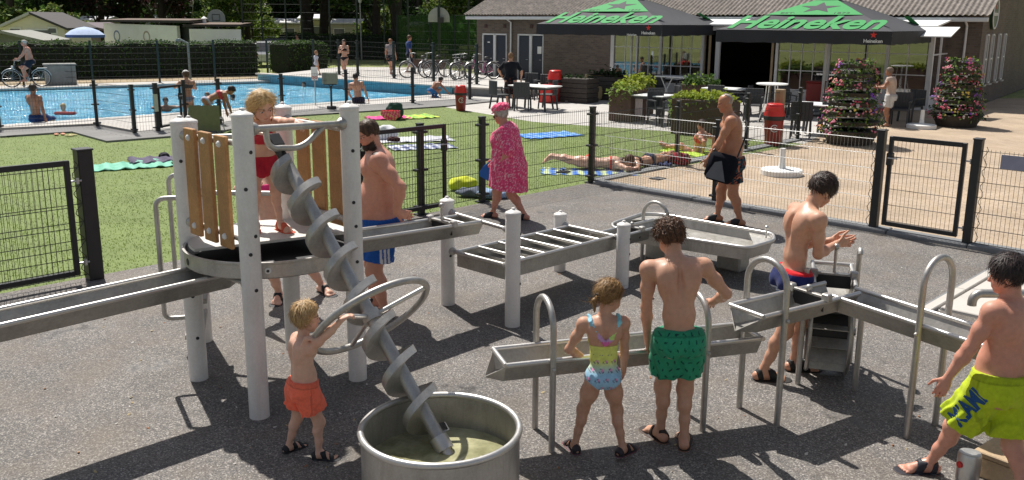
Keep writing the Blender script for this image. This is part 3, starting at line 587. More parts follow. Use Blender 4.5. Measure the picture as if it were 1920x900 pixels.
# ---- Archimedes screw with hand wheel
SB, ST = V(-0.376, 4.80, 0.19), V(-1.60, 5.97, 1.84)
ax = nrm(ST - SB); LS = np.linalg.norm(ST - SB); e1, e2 = frame(ax)
scr = thing('water_screw', tuple(SB), 'steel Archimedes screw with a big hand wheel leaning from the tub to the tower', 'water screw')
mb = MB(); mb.cyl(SB + ax * 0.10, SB + ax * (LS - 0.10), 0.043, 22); mb.build('shaft', M['steel'], scr, smooth=40)
mb = MB(); mb.cyl(SB - ax * 0.06, SB + ax * 0.02, 0.034, 18); mb.cyl(SB + ax * 0.02, SB + ax * 0.11, 0.056, 20); mb.build('bottom_bearing', M['steel_lite'], scr, smooth=40)
mb = MB(); mb.cyl(ST - ax * 0.11, ST + ax * 0.10, 0.034, 16); mb.bbox(ST + ax * 0.06, (0.10, 0.07, 0.11), bev=0.01, ax=(e1, e2, ax)); mb.build('top_bearing', M['dark'], scr, smooth=40)
def flight(t0, t1, pitch=0.268, r0=0.040, r1=0.142, phase=0.0, hand=1):
    mb = MB(); n = int((t1 - t0) / pitch * 40); vs = []; th = 0.006; lip = 0.045
    for i in range(n + 1):
        t = t0 + (t1 - t0) * i / n; a = hand * 2 * math.pi * t / pitch + phase; e = e1 * math.cos(a) + e2 * math.sin(a); c = SB + ax * t
        f = min(1.0, i / 6, (n - i) / 6); rr = r0 + (r1 - r0) * (0.55 + 0.45 * f)
        # section: web out to the rim, then a flange running along the axis, thickness th
        vs += [c + e * r0, c + e * (rr - th), c + e * (rr - th) + ax * lip, c + e * rr + ax * lip, c + e * rr - ax * th, c + e * r0 - ax * th]
    m = 6; fs = []
    for i in range(n):
        for k in range(m): fs.append((i * m + k, i * m + (k + 1) % m, (i + 1) * m + (k + 1) % m, (i + 1) * m + k))
    fs += [(0, 1, 4, 5), (1, 2, 3, 4), (n * m, n * m + 5, n * m + 4, n * m + 1), (n * m + 1, n * m + 4, n * m + 3, n * m + 2)]
    mb.add(vs, fs); return mb
flight(0.13, LS - 0.16).build('flight', M['steel'], scr, smooth=35)
wt = 0.98; WC = SB + ax * wt; WR = 0.395
hw = MB(); hw.tube(arc(WC, WR, 0, 2 * math.pi, 64, e1, e2)[:-1], 0.022, 14, closed=True); hw = hw.build('hand_wheel', M['steel'], scr, smooth=60)
for k in range(3):
    a = rad(25 + 120 * k); e = e1 * math.cos(a) + e2 * math.sin(a); mb = MB(); mb.cyl(WC + e * 0.04, WC + e * (WR - 0.01), 0.016, 10); mb.build('spoke', M['steel_lite'], hw, smooth=40)
mb = MB(); mb.cyl(WC - ax * 0.035, WC + ax * 0.035, 0.062, 20); mb.build('hub', M['steel'], hw, smooth=40)

# ---- round tub
TUB = V(-0.403, 4.682, 0); TR = 0.458
tub = thing('water_tub', tuple(TUB), 'round steel tub of murky green water under the screw', 'tub')
mb = MB(); mb.lathe(TUB, [(TR - 0.006, 0.0), (TR - 0.002, 0.0), (TR - 0.002, 0.405), (TR - 0.010, 0.405), (TR - 0.012, 0.06), (0.01, 0.05)], 72); mb.build('tub_wall', M['steel'], tub, smooth=40)
mb = MB(); mb.tube([TUB + V(math.cos(t) * (TR - 0.004), math.sin(t) * (TR - 0.004), 0.415) for t in np.linspace(0, 2 * math.pi, 73)[:-1]], 0.020, 12, closed=True); mb.build('rim', M['steel_lite'], tub, smooth=60)
def murk():
    m = pm('murky_water', (0.12, 0.118, 0.045), 0.04, var=0.3, nscale=3.0, col2=(0.56, 0.54, 0.34), spec=0.5); nt = m.node_tree; p = nt.nodes['Principled BSDF']  # pale second colour paints the bright lit patch on the murky water
    tc = _n(nt, 'TexCoord'); wv = _n(nt, 'TexWave', wave_type='RINGS', rings_direction='SPHERICAL'); mp = _n(nt, 'Mapping'); mp.inputs['Location'].default_value = (-0.24, 0.03, 0); nt.links.new(tc.outputs['Object'], mp.inputs[0]); nt.links.new(mp.outputs[0], wv.inputs['Vector'])
    wv.inputs['Scale'].default_value = 12; wv.inputs['Distortion'].default_value = 2.5; wv.inputs['Detail'].default_value = 3
    bu = _n(nt, 'Bump'); bu.inputs['Strength'].default_value = 0.10; bu.inputs['Distance'].default_value = 0.008; nt.links.new(wv.outputs[1], bu.inputs['Height']); nt.links.new(bu.outputs[0], p.inputs['Normal']); return m
mb = MB(); mb.lathe((TUB[0], TUB[1], 0.20), [(0.0005, 0), (TR - 0.011, 0)], 60); mb.build('water', murk(), tub)

# ---- chutes
lc = thing('water_chute', (-2.12, 6.05, 0), 'long steel chute sloping from the tower crossbar past the folded gate', 'chute')
p0 = V(-2.12, 6.05, 0.945) + U * 0.06; p1 = p0 - U * 4.6 + V(0, 0, -0.08); trough(lc, p0, p1, 0.33, 0.17, 0.12, beak=(True, False))
for f in (0.62,): # far support leg outside the frame
    q = p0 + (p1 - p0) * f; hoop(lc, q + VV * 0.19, q - VV * 0.19, 1.05)
rc = thing('water_chute', (-0.40, 7.98, 0), 'steel chute from the tower to the short white posts, ending in a sluice lever', 'chute')
p1 = V(-0.40, 7.98, 0.895); p0 = p1 - U * 1.76 + V(0, 0, 0.075); trough(rc, p0, p1 + U * 0.03, 0.33, 0.20, 0.12, endcap=(False, True))
def sluice(parent, c, d, w, rz, hgt=0.22):
    s = nrm(np.cross(d, V(0, 0, 1)))
    mb = MB(); mb.bar(c - s * (w / 2 + 0.02), c + s * (w / 2 + 0.02), 0.035, 0.02, bev=0.004)
    for q in (-1, 1): mb.bbox(c + s * q * w / 2, (0.055, 0.06, 0.06), rz, 0.008)
    o = mb.build('sluice_frame', M['steel'], parent)
    mb = MB(); mb.bbox(c - V(0, 0, 0.055), (0.008, w * 0.86, 0.11), rz, 0.002); mb.build('sluice_blade', M['dark'], o)
    mb = MB(); mb.cyl(c, c + V(0, 0, hgt), 0.012, 10); mb.ball(c + V(0, 0, hgt + 0.012), 0.026, 12); mb.build('lever', M['steel'], o, smooth=50)
sluice(rc, p1 - U * 0.33 + V(0, 0, 0.04), U, 0.33, rad(45), 0.13)
mb = MB(); q = p1 - U * 0.17 + V(0, 0, 0.012); mb.cyl(q - VV * 0.165, q + VV * 0.165, 0.014, 10); mb.build('brace', M['steel_lite'], rc, smooth=40)

# ---- sluice table on four short white posts
Q1, Q2, Q3, Q4 = (-0.62, 8.21), (0.01, 7.60), (0.53, 9.42), (1.15, 8.81)
tb = thing('sluice_table', (0.27, 8.5, 0), 'rectangular steel water tray with cross pipes on four short white posts', 'water table')
white_post(tb, *Q1, 1.07, bolts=((0.5, -60),)); white_post(tb, *Q2, 1.09, bolts=((0.86, -10), (0.40, -15))); white_post(tb, *Q3, 0.68); white_post(tb, *Q4, 0.71, bolts=((0.52, -15), (0.36, -15)))
for p, q, z in ((Q1, Q2, (0.92, 0.885)), (Q1, Q2, (0.545, 0.55)), (Q3, Q4, (0.525, 0.525))):
    a, b = off_post(p, q, z); rail(tb, a, b, 0.020, name='crossbar')
m1 = (V(*Q1, 0.548) + V(*Q2, 0.55)) / 2; m2 = (V(*Q3, 0.525) + V(*Q4, 0.525)) / 2; dd = nrm(m2 - m1); ss = nrm(np.cross(dd, V(0, 0, 1)))
w = 0.63; A0, A1 = m1 + dd * 0.02, m2 + dd * 0.03
for s in (-1, 1):
    mb = MB(); mb.bar(A0 + ss * s * w / 2 - V(0, 0, 0.075), A1 + ss * s * w / 2 - V(0, 0, 0.075), 0.006, 0.14); mb.build('tray_side', M['steel_dull'], tb)
    mb = MB(); mb.cyl(A0 + ss * s * w / 2, A1 + ss * s * w / 2, 0.0165, 12); mb.build('edge_rail', M['steel_lite'], tb, smooth=40)
for p in (A0, A1):
    mb = MB(); mb.bar(p - ss * w / 2 - V(0, 0, 0.078), p + ss * w / 2 - V(0, 0, 0.078), 0.006, 0.135); mb.build('tray_end', M['steel_dull'], tb)
mb = MB(); mb.bar(A0 - V(0, 0, 0.142), A1 - V(0, 0, 0.142), w - 0.004, 0.006); mb.build('tray_floor', M['steel_floor'], tb)
for i in range(1, 6):
    c = A0 + (A1 - A0) * i / 6; mb = MB(); mb.cyl(c - ss * (w / 2 - 0.012), c + ss * (w / 2 - 0.012), 0.0145, 10); mb.build('cross_pipe', M['steel_lite'], tb, smooth=40)
    mb = MB(); mb.box(c - V(0, 0, 0.10), (0.005, w - 0.02, 0.08), math.atan2(dd[1], dd[0])); mb.build('baffle', M['steel_dull'], tb)

# ---- boat-shaped basin and the short channel that feeds it
rim = [G(x, y, 0.42) for x, y in ((1147, 420), (1205, 401), (1240, 402), (1449, 439), (1452, 451), (1404, 466), (1275, 446), (1150, 428))]
bc = sum(rim) / len(rim); bs = thing('water_basin', (bc[0], bc[1], 0), 'low boat shaped steel basin with a tapered end and knob', 'basin')
# round the corners
def round_poly(P, r=0.09, k=4):
    out = []
    for i in range(len(P)):
        a, b, c = P[i - 1], P[i], P[(i + 1) % len(P)]; la, lc = np.linalg.norm(a - b), np.linalg.norm(c - b); q = min(r, la * 0.45, lc * 0.45); s = b + nrm(a - b) * q; e = b + nrm(c - b) * q
        for j in range(k + 1): t = j / k; out.append(s * (1 - t) ** 2 + b * 2 * t * (1 - t) + e * t * t)
    return out
rp = round_poly(rim); n = len(rp); cc = V(bc[0], bc[1], 0)
low = [cc + (p - cc) * V(0.955, 0.955, 0) + V(0, 0, 0.285) for p in rp]; inn = [cc + (p - cc) * V(0.975, 0.975, 0) + V(0, 0, 0.415) for p in rp]; inl = [cc + (p - cc) * V(0.94, 0.94, 0) + V(0, 0, 0.315) for p in rp]
mb = MB(); mb.add(rp + low + inn + inl, [(i, (i + 1) % n, n + (i + 1) % n, n + i) for i in range(n)] + [(2 * n + i, 3 * n + i, 3 * n + (i + 1) % n, 2 * n + (i + 1) % n) for i in range(n)] + [(i, 2 * n + i, 2 * n + (i + 1) % n, (i + 1) % n) for i in range(n)] + [tuple(range(2 * n - 1, n - 1, -1))]); mb.build('basin_wall', M['steel'], bs, smooth=35)
mb = MB(); mb.add(inl, [tuple(range(n))]); mb.build('basin_floor', M['steel_floor'], bs)
mb = MB(); mb.tube([p + V(0, 0, 0.004) for p in rp], 0.019, 10, closed=True); mb.build('rim', M['steel_lite'], bs, smooth=60)
mb = MB(); c = (rim[3] + rim[4]) / 2 - (rim[3] - rim[2]) * 0.06; tri = [rim[3] - (rim[3] - rim[2]) * 0.005, rim[4], rim[4] - (rim[4] - rim[5]) * 0.75, rim[3] - (rim[3] - rim[2]) * 0.2]
mb.add([p * V(1, 1, 0) + V(0, 0, 0.40) for p in tri] + [p * V(1, 1, 0) + V(0, 0, 0.392) for p in tri], [(0, 1, 2, 3), (7, 6, 5, 4), (0, 4, 5, 1), (1, 5, 6, 2), (2, 6, 7, 3), (3, 7, 4, 0)]); mb.build('end_plate', M['steel_floor'], bs)
mb = MB(); k = V(c[0], c[1], 0.40); mb.cyl(k, k + V(0, 0, 0.10), 0.010, 8); mb.ball(k + V(0, 0, 0.115), 0.024, 10); mb.build('knob', M['steel_lite'], bs, smooth=50)
mb = MB(); tri = [rim[1], rim[2], rim[2] + (rim[3] - rim[2]) * 0.16, rim[0] + (rim[1] - rim[0]) * 0.5]
mb.add([p * V(1, 1, 0) + V(0, 0, 0.405) for p in tri] + [p * V(1, 1, 0) + V(0, 0, 0.396) for p in tri], [(0, 1, 2, 3), (7, 6, 5, 4), (0, 4, 5, 1), (1, 5, 6, 2), (2, 6, 7, 3), (3, 7, 4, 0)]); mb.build('end_plate', M['steel_floor'], bs)
for f in (0.25, 0.75):
    q = (rim[0] + rim[1]) / 2 * (1 - f) + (rim[4] + rim[3]) / 2 * f; mb = MB(); mb.bbox((q[0], q[1], 0.145), (0.3, 0.22, 0.30), rad(-45), 0.02); mb.build('foot', M['steel_dull'], bs)
fc = thing('feed_channel', (1.3, 9.3, 0), 'short steel channel under a pipe hoop feeding the boat shaped basin', 'channel')
p0 = V(0.93, 9.02, 0.475); p1 = p0 + U * 1.12 + V(0, 0, -0.01); trough(fc, p0, p1, 0.27, 0.17, 0.12, beak=(False, True)); hc = p0 + U * 0.98
hoop(fc, hc - VV * 0.17, hc + VV * 0.17, 0.72, 0.020); sluice(fc, p0 + U * 0.55 + V(0, 0, 0.03), U, 0.27, rad(45), 0.02)
# supports on ground
# ---- trough one
t1 = thing('water_trough', (0.7, 5.5, 0), 'straight steel trough on two pipe hoops beside the girl and green shorts boy', 'trough')
d1 = nrm(V(1.03, 0.31, 0)); c1 = V(0.72, 5.52, 0.60); a, b = c1 - d1 * 0.83, c1 + d1 * 0.98
trough(t1, a, b, 0.30, 0.19, 0.115, beak=(True, False), endcap=(False, True)); s1 = nrm(np.cross(d1, V(0, 0, 1)))
for e in (a,):
    mb = MB(); mb.cyl(e - s1 * 0.15 + V(0, 0, 0.01), e + s1 * 0.15 + V(0, 0, 0.01), 0.0165, 10); mb.build('end_rail', M['steel_lite'], t1, smooth=40)
mb = MB(); mb.cyl(b - s1 * 0.17 + V(0, 0, 0.01), b + s1 * 0.17 + V(0, 0, 0.01), 0.0165, 10); mb.build('end_rail', M['steel_lite'], t1, smooth=40)
for q, h in ((V(0.215, 5.365, 0), 0.98), (V(1.25, 5.672, 0), 0.92)):
    ho = hoop(t1, q + s1 * 0.172, q - s1 * 0.172, h, 0.021); bolt(ho, q + s1 * 0.193 + V(0, 0, 0.565), s1)
# ---- trough two: bent, with a side arm over the water wheel
t2 = thing('water_trough', (2.2, 6.0, 0), 'bent steel trough with pipe hoops joining above the water wheel', 'trough')
J = V(2.36, 6.14, 0.80); a = V(1.58, 5.64, 0.80); dA = nrm(J - a); e = V(3.42, 4.62, 0.74); dB = nrm(e - J); sA = nrm(np.cross(dA, V(0, 0, 1))); sB = nrm(np.cross(dB, V(0, 0, 1)))
trough(t2, a, J + dA * 0.07, 0.30, 0.19, 0.115, beak=(True, False)); trough(t2, J + dB * 0.06, e, 0.30, 0.19, 0.115)
mb = MB(); mb.cyl(a - sA * 0.15 + V(0, 0, 0.01), a + sA * 0.15 + V(0, 0, 0.01), 0.0165, 10); mb.build('end_rail', M['steel_lite'], t2, smooth=40)
q = V(1.735, 5.74, 0); ho = hoop(t2, q + sA * 0.172, q - sA * 0.172, 1.14, 0.022); bolt(ho, q + sA * 0.195 + V(0, 0, 0.76), sA)
q = V(2.79, 5.53, 0); ho = hoop(t2, q + sB * 0.172, q - sB * 0.172, 1.22, 0.022); bolt(ho, q + sB * 0.195 + V(0, 0, 0.73), sB)
q = V(3.28, 4.83, 0); hoop(t2, q + sB * 0.172, q - sB * 0.172, 1.2, 0.022)
sluice(t2, J - dA * 0.30 + V(0, 0, 0.04), dA, 0.31, math.atan2(dA[1], dA[0]), 0.02)
dC = nrm(V(0.18, 0.60, 0)); sC = nrm(np.cross(dC, V(0, 0, 1))); C0, C1 = J + dC * 0.10, J + dC * 0.62 + V(0, 0, 0.03)
trough(t2, C0, C1, 0.29, 0.22, 0.14); sluice(t2, C0 + dC * 0.20 + V(0, 0, 0.045), dC, 0.29, math.atan2(dC[1], dC[0]), 0.20)
mb = MB(); mb.cyl(C1 - sC * 0.16 + V(0, 0, 0.012), C1 + sC * 0.16 + V(0, 0, 0.012), 0.0165, 10); mb.build('end_rail', M['steel_lite'], t2, smooth=40)
WX = C0 + dC * 0.34
for s in (-1, 1):
    for f, hh in ((0.02, 0.92), (0.60, 0.96)):
        p = (C0 + dC * f + sC * s * 0.205) * V(1, 1, 0)
        if f > 0.1:
            pts = [p + V(0, 0, -0.03), p + V(0, 0, 0.5)] + arc(p + V(0, 0, hh - 0.04) - dC * 0.04, 0.04, 0, math.pi * 0.9, 8, dC, V(0, 0, 1))
        else: pts = [p + V(0, 0, -0.03), p + V(0, 0, 0.5), p + V(0, 0, 0.78 if s > 0 else hh)]
        mb = MB(); mb.tube(pts, 0.021, 12); mb.build('leg', M['steel'], t2, smooth=50)
# ---- water wheel
ww = thing('paddle_wheel', (WX[0], WX[1], 0), 'steel paddle water wheel with side discs under the bent trough', 'water wheel')
wc = V(WX[0], WX[1], 0.355); wr = 0.325; ww_w = 0.29
for s in (-1, 1):
    mb = MB(); c = wc + sC * s * ww_w / 2
    mb.tube(arc(c, wr, 0, 2 * math.pi, 40, dC, V(0, 0, 1))[:-1], 0.016, 8, closed=True); rg = mb.build('side_ring', M['steel'], ww, smooth=60)
    for k in range(4):
        a_ = math.pi * k / 4 + 0.3; ee = dC * math.cos(a_) + V(0, 0, 1) * math.sin(a_); mb = MB(); mb.bar(c - ee * wr, c + ee * wr, 0.03, 0.008); mb.build('spoke', M['steel_dull'], rg)
for k in range(14):
    a_ = 2 * math.pi * k / 14; ee = dC * math.cos(a_) + V(0, 0, 1) * math.sin(a_); tt = -dC * math.sin(a_) + V(0, 0, 1) * math.cos(a_)
    mb = MB(); mb.box(wc + ee * (wr - 0.055) + tt * 0.02, (0.11, ww_w - 0.02, 0.006), ax=(nrm(ee + tt * 0.5), sC, nrm(tt - ee * 0.5))); mb.build('paddle', M['steel_dull'], ww)
mb = MB(); mb.cyl(wc - sC * 0.205, wc + sC * 0.205, 0.03, 14); mb.build('axle', M['steel'], ww, smooth=40)
mb = MB(); mb.lathe(wc - sC * 0.13, [(0.215, 0), (0.215, 0.26)], 28, axis=sC); mb.build('drum', M['black_plate'], ww, smooth=40)  # black drum: shade inside the wheel put into its colour
# ---- bent filler pipe, boardwalk and push-button bollard on the right
fp = thing('filler_pipe', (3.9, 5.9, 0), 'bent steel filler pipe beyond the end of the trough by the boy in yellow shorts', 'pipe')
pts = [V(3.95, 6.1, -0.02), V(3.95, 6.1, 0.70)] + arc(V(3.87, 6.1, 0.72), 0.08, 0, math.pi / 2, 5, V(1, 0, 0), V(0, 0, 1)) + [V(3.5, 6.1, 0.80)] + arc(V(3.40, 6.1, 0.74), 0.06, math.pi / 2, math.pi, 4, V(1, 0, 0), V(0, 0, 1)) + [V(3.34, 6.1, 0.71)]
mb = MB(); mb.tube(pts, 0.032, 14); mb.build('pipe', M['steel'], fp, smooth=60)
bw = thing('boardwalk', (3.3, 4.6, 0), 'low pale wooden boardwalk beside the steel push button bollard', 'boardwalk')
b0 = G(1822, 842, 0.16); dw = nrm(V(0.62, -0.78, 0)); sw = nrm(V(0.78, 0.62, 0))
for i in range(5):
    c = b0 + dw * (0.12 + 0.235 * i) + sw * 0.9; mb = MB(); mb.bbox((c[0], c[1], 0.145), (1.8, 0.222, 0.035), math.atan2(sw[1], sw[0]), 0.006); mb.build('plank', M['pale_wood'], bw)
c = b0 + dw * 0.6 + sw * 0.02; mb = MB(); mb.bbox((c[0], c[1], 0.062), (0.04, 1.16, 0.125), math.atan2(sw[1], sw[0]), 0.006); mb.build('side_board', M['pale_wood'], bw)
bp = G(1812, 905); bo = thing('push_button_bollard', (bp[0], bp[1], 0), 'short polished steel bollard with a red push button beside the boardwalk', 'bollard')
mb = MB(); mb.lathe((bp[0], bp[1], 0), [(0.066, 0), (0.066, 0.185), (0.060, 0.198), (0.052, 0.200), (0.03, 0.196)], 28, capt=True); mb.build('body', M['steel_lite'], bo, smooth=40)
mb = MB(); d = nrm(V(-0.95, -0.3, 0)); mb.lathe(V(bp[0], bp[1], 0.13) + d * 0.064, [(0.02, 0), (0.02, 0.012), (0.012, 0.018)], 14, axis=d, capt=True); mb.build('button', M['red'], bo, smooth=40)
# ================================================================ background: clubhouse, terrace, camp site, trees
def text_mb(txt, size, shear=0.0, off=0.0, ext=0.002, spacing=1.0):
    """lettering as (verts, faces) in the xy plane, centred in x, baseline at 0"""
    cu = bpy.data.curves.new('lettering', 'FONT'); cu.body = txt; cu.size = size; cu.shear = shear; cu.offset = off; cu.extrude = ext; cu.align_x = 'CENTER'; cu.space_character = spacing; cu.resolution_u = 3
    o = bpy.data.objects.new('lettering', cu); COL.objects.link(o); dg = bpy.context.evaluated_depsgraph_get(); me = bpy.data.meshes.new_from_object(o.evaluated_get(dg))
    vs = [tuple(v.co) for v in me.vertices]; fs = [tuple(p.vertices) for p in me.polygons]
    bpy.data.objects.remove(o); bpy.data.curves.remove(cu); bpy.data.meshes.remove(me); return vs, fs
def put_text(txt, size, org, X, Y, mat, parent, name='lettering', shear=0.0, off=0.0, width=None, height=None, ext=0.002):
    vs, fs = text_mb(txt, size, shear, off, ext); A = np.array(vs); X, Y = nrm(X), nrm(Y); Z = np.cross(X, Y)
    if width: A[:, 0] = (A[:, 0] - (A[:, 0].min() + A[:, 0].max()) / 2) * width / np.ptp(A[:, 0])
    if height: A[:, 1] = (A[:, 1] - A[:, 1].min()) * height / np.ptp(A[:, 1])
    mb = MB(); mb.add([V(*org) + X * a[0] + Y * a[1] + Z * a[2] for a in A], fs); return mb.build(name, mat, parent)
def star_pts(R, r=None, rot=math.pi / 2): r = r or R * 0.40; return [((R if k % 2 == 0 else r) * math.cos(rot + math.pi * k / 5), (R if k % 2 == 0 else r) * math.sin(rot + math.pi * k / 5)) for k in range(10)]
def put_poly(pts, org, X, Y, mat, parent, name, th=0.004):
    X, Y = nrm(X), nrm(Y); Z = np.cross(X, Y); n = len(pts); P = [V(*org) + X * a + Y * b for a, b in pts]
    mb = MB(); mb.add(P + [p + Z * th for p in P], [tuple(range(n - 1, -1, -1)), tuple(range(n, 2 * n))] + [(i, (i + 1) % n, n + (i + 1) % n, n + i) for i in range(n)]); return mb.build(name, mat, parent)

# ---- clubhouse
BF, BG_ = V(0.8, -0.6, 0), V(0.6, 0.8, 0); BL = V(-1.7, 42.0, 0)
def bl(s, t, z=0.0): return BL + BF * s + BG_ * t + V(0, 0, z)       # along the facade, inwards, up
AF = math.atan2(-0.6, 0.8)
brickF = brick_mat('clubhouse_brick', (0.105, 0.076, 0.062), (0.155, 0.115, 0.093), (0.135, 0.122, 0.11), 1.0, 0.22, 0.075, 0.008, rotz=-AF, vert=True, big=0.12)
brickG = brick_mat('clubhouse_brick_gable', (0.105, 0.076, 0.062), (0.155, 0.115, 0.093), (0.135, 0.122, 0.11), 1.0, 0.22, 0.075, 0.008, rotz=-math.atan2(0.8, 0.6), vert=True, big=0.12)
frame_w = pm('white_frame_paint', (0.66, 0.66, 0.68), 0.45, var=0.06)
door_b = pm('dark_blue_door', (0.016, 0.022, 0.04), 0.4, var=0.1)
club = thing('clubhouse', tuple(BL), 'brown brick clubhouse with corrugated roof and white framed glazed front', 'building')
BLN, BH, DEP = 21.2, 3.0, 15.0
def wall_strip(s0, s1, z0, z1, name='wall'):
    mb = MB(); mb.add([bl(s0, 0, z0), bl(s1, 0, z0), bl(s1, 0, z1), bl(s0, 0, z1), bl(s0, 0.3, z0), bl(s1, 0.3, z0), bl(s1, 0.3, z1), bl(s0, 0.3, z1)], [(0, 1, 2, 3), (7, 6, 5, 4), (0, 4, 5, 1), (3, 2, 6, 7), (0, 3, 7, 4), (1, 5, 6, 2)]); return mb.build(name, brickF, club)
doors = [(0.30, 1.75), (2.35, 3.80)]
wall_strip(0, 0.30, 0, BH); wall_strip(1.75, 2.35, 0, BH); wall_strip(3.80, 8.7, 0, BH); wall_strip(20.0, BLN, 0, BH)
for a, b in doors: wall_strip(a, b, 2.15, BH, 'lintel')
wall_strip(8.7, 20.0, 2.55, BH, 'lintel')
for k in range(3):
    mb = MB(); mb.bbox(bl(0.55 + k * 1.1 + (0.4 if k > 1 else 0), -0.01, 2.48), (0.16, 0.05, 0.16), AF, 0.01); mb.build('wall_vent', pm('vent_brown', (0.06, 0.03, 0.025), 0.7), club)
for a, b in doors:
    d = MB(); w = b - a
    for s in (a + 0.03, (a + b) / 2, b - 0.03): d.bbox(bl(s, 0.06, 1.07), (0.07 if s != (a + b) / 2 else 0.14, 0.08, 2.14), AF, 0.005)
    d.bbox(bl((a + b) / 2, 0.055, 2.115), (w - 0.02, 0.07, 0.07), AF, 0.005); fr = d.build('door_frame', frame_w, club)
    for q in (0, 1):
        c = a + 0.06 + (w / 2 - 0.10) / 2 + q * (w / 2 + 0.0) + (0.02 if q else 0.0); d = MB(); d.bbox(bl(c, 0.10, 1.03), (w / 2 - 0.13, 0.05, 2.05), AF, 0.005); dr = d.build('door', door_b, club)
        d = MB(); d.cyl(bl(c + 0.2, 0.05, 1.02), bl(c + 0.2, 0.02, 1.02), 0.012, 8); d.cyl(bl(c + 0.2, 0.02, 1.02), bl(c + 0.1, 0.02, 1.02), 0.012, 8); d.build('handle', M['galv'], dr)
d = MB(); d.bbox(bl(3.55, 0.06, 1.45), (0.22, 0.01, 0.32), AF, 0.002); d.build('paper_notice', M['white'], club)
d = MB(); d.bbox(bl(0.66, 0.065, 1.75), (0.14, 0.01, 0.05), AF, 0.002); d.build('door_plate', M['white'], club)
# gable end on the right and hidden sides
mb = MB(); mb.add([bl(BLN, 0.001, 0), bl(BLN, DEP, 0), bl(BLN, DEP, BH), bl(BLN, DEP / 2, BH + 3.4), bl(BLN, 0.001, BH)] + [bl(BLN - 0.3, 0.001, 0), bl(BLN - 0.3, DEP, 0), bl(BLN - 0.3, DEP, BH), bl(BLN - 0.3, DEP / 2, BH + 3.4), bl(BLN - 0.3, 0.001, BH)], [(0, 1, 2, 3, 4), (9, 8, 7, 6, 5), (0, 5, 6, 1), (4, 9, 5, 0), (1, 6, 7, 2)]); mb.v = [tuple(V(*v) + BF * 0.004) for v in mb.v]; mb.build('gable_wall', brickG, club)
mb = MB(); mb.add([bl(0, 0.302, 0), bl(0, DEP, 0), bl(0, DEP, BH), bl(0, DEP / 2, BH + 3.4), bl(0, 0.302, BH)], [(0, 1, 2, 3, 4)]); mb.build('gable_wall', brickG, club)
mb = MB(); mb.box(bl(BLN / 2, DEP - 0.15, BH / 2), (BLN - 0.7, 0.28, BH), AF); mb.build('wall', brickF, club)
mb = MB(); mb.sheet([bl(0.3, 0.31, 0.02), bl(BLN - 0.31, 0.31, 0.02), bl(BLN - 0.31, DEP - 0.3, 0.02), bl(0.3, DEP - 0.3, 0.02)]); mb.build('floor', pm('brown_floor_tile', (0.06, 0.035, 0.025), 0.5), club)
for k in range(4):
    t = 1.0 + k * 1.05
    if k == 2: t = 3.4
    if k == 3: t = 4.6
    fr = MB(); c = bl(BLN + 0.03, t, 1.55); gx = BG_
    for s in (-0.17, 0.17): fr.box(c + gx * s, (0.05, 0.06, 1.62), ax=(gx, BF, V(0, 0, 1)))
    for z in (-0.81, 0.0, 0.81): fr.box(c + V(0, 0, z), (0.288, 0.05, 0.05), ax=(gx, BF, V(0, 0, 1)))
    wi = fr.build('window', frame_w, club); pn = MB(); pn.box(c, (0.30, 0.012, 1.6), ax=(gx, BF, V(0, 0, 1))); 
    if 'glass_dark' not in M:
        M['glass_dark'] = pm('dark_window_glass', (0.012, 0.014, 0.017), 0.06, var=0.1, spec=0.7)
    pn.build('pane', M['glass_dark'], wi); si = MB(); si.box(c + V(0, 0, -0.87) + BF * 0.03, (0.46, 0.12, 0.05), ax=(gx, BF, V(0, 0, 1))); si.build('sill', M['slab'], wi)
# roof: corrugated sheets
def corrugated(s0, s1, t0, z0, t1, z1, mat, name, per=0.177, amp=0.028, rows=6):
    n = int((s1 - s0) / per * 6); vs = []; fs = []; sl = nrm(V(0, t1 - t0, z1 - z0)); nx, nz = -sl[2], sl[1]
    for r in range(rows):
        for e in (0, 1):
            f = (r + e * 1.04) / rows; lift = 0.03 * (1 - e) 
            for i in range(n + 1):
                s = s0 + (s1 - s0) * i / n; a = amp * math.sin(2 * math.pi * (s - s0) / per) + lift * 0.6
                vs.append(bl(s, t0 + (t1 - t0) * f + nx * a, z0 + (z1 - z0) * f + nz * a))
        o = r * 2 * (n + 1)
        fs += [(o + i, o + i + 1, o + n + 2 + i, o + n + 1 + i) for i in range(n)]
    mb = MB(); mb.add(vs, fs); return mb.build(name, mat, club, smooth=60)
roofm = pm('weathered_fibre_cement', (0.19, 0.165, 0.145), 0.9, var=0.35, nscale=3.0, fine=(9, 0.35), bump=0.3)
rf = corrugated(-0.35, BLN + 0.28, -0.55, BH - 0.02, DEP / 2 + 0.05, BH + 3.45, roofm, 'roof', rows=5)
corrugated(-0.35, BLN + 0.28, DEP + 0.5, BH - 0.02, DEP / 2 - 0.05, BH + 3.45, roofm, 'roof', rows=4)
mb = MB(); mb.bbox(bl(BLN / 2 - 0.03, -0.46, BH - 0.15), (BLN + 0.5, 0.10, 0.14), AF, 0.02); mb.build('gutter', frame_w, club)
for k in range(26):
    mb = MB(); mb.bbox(bl(0.2 + k * 0.82, -0.22, BH - 0.11), (0.07, 0.40, 0.09), AF, 0.005); mb.build('rafter_end', frame_w, club)
for s in (2.05, 20.75):
    mb = MB(); mb.tube([bl(s, -0.40, BH - 0.2), bl(s, -0.08, BH - 0.35), bl(s, -0.08, 0.0)], 0.04, 10); mb.build('downpipe', frame_w, club, smooth=40)
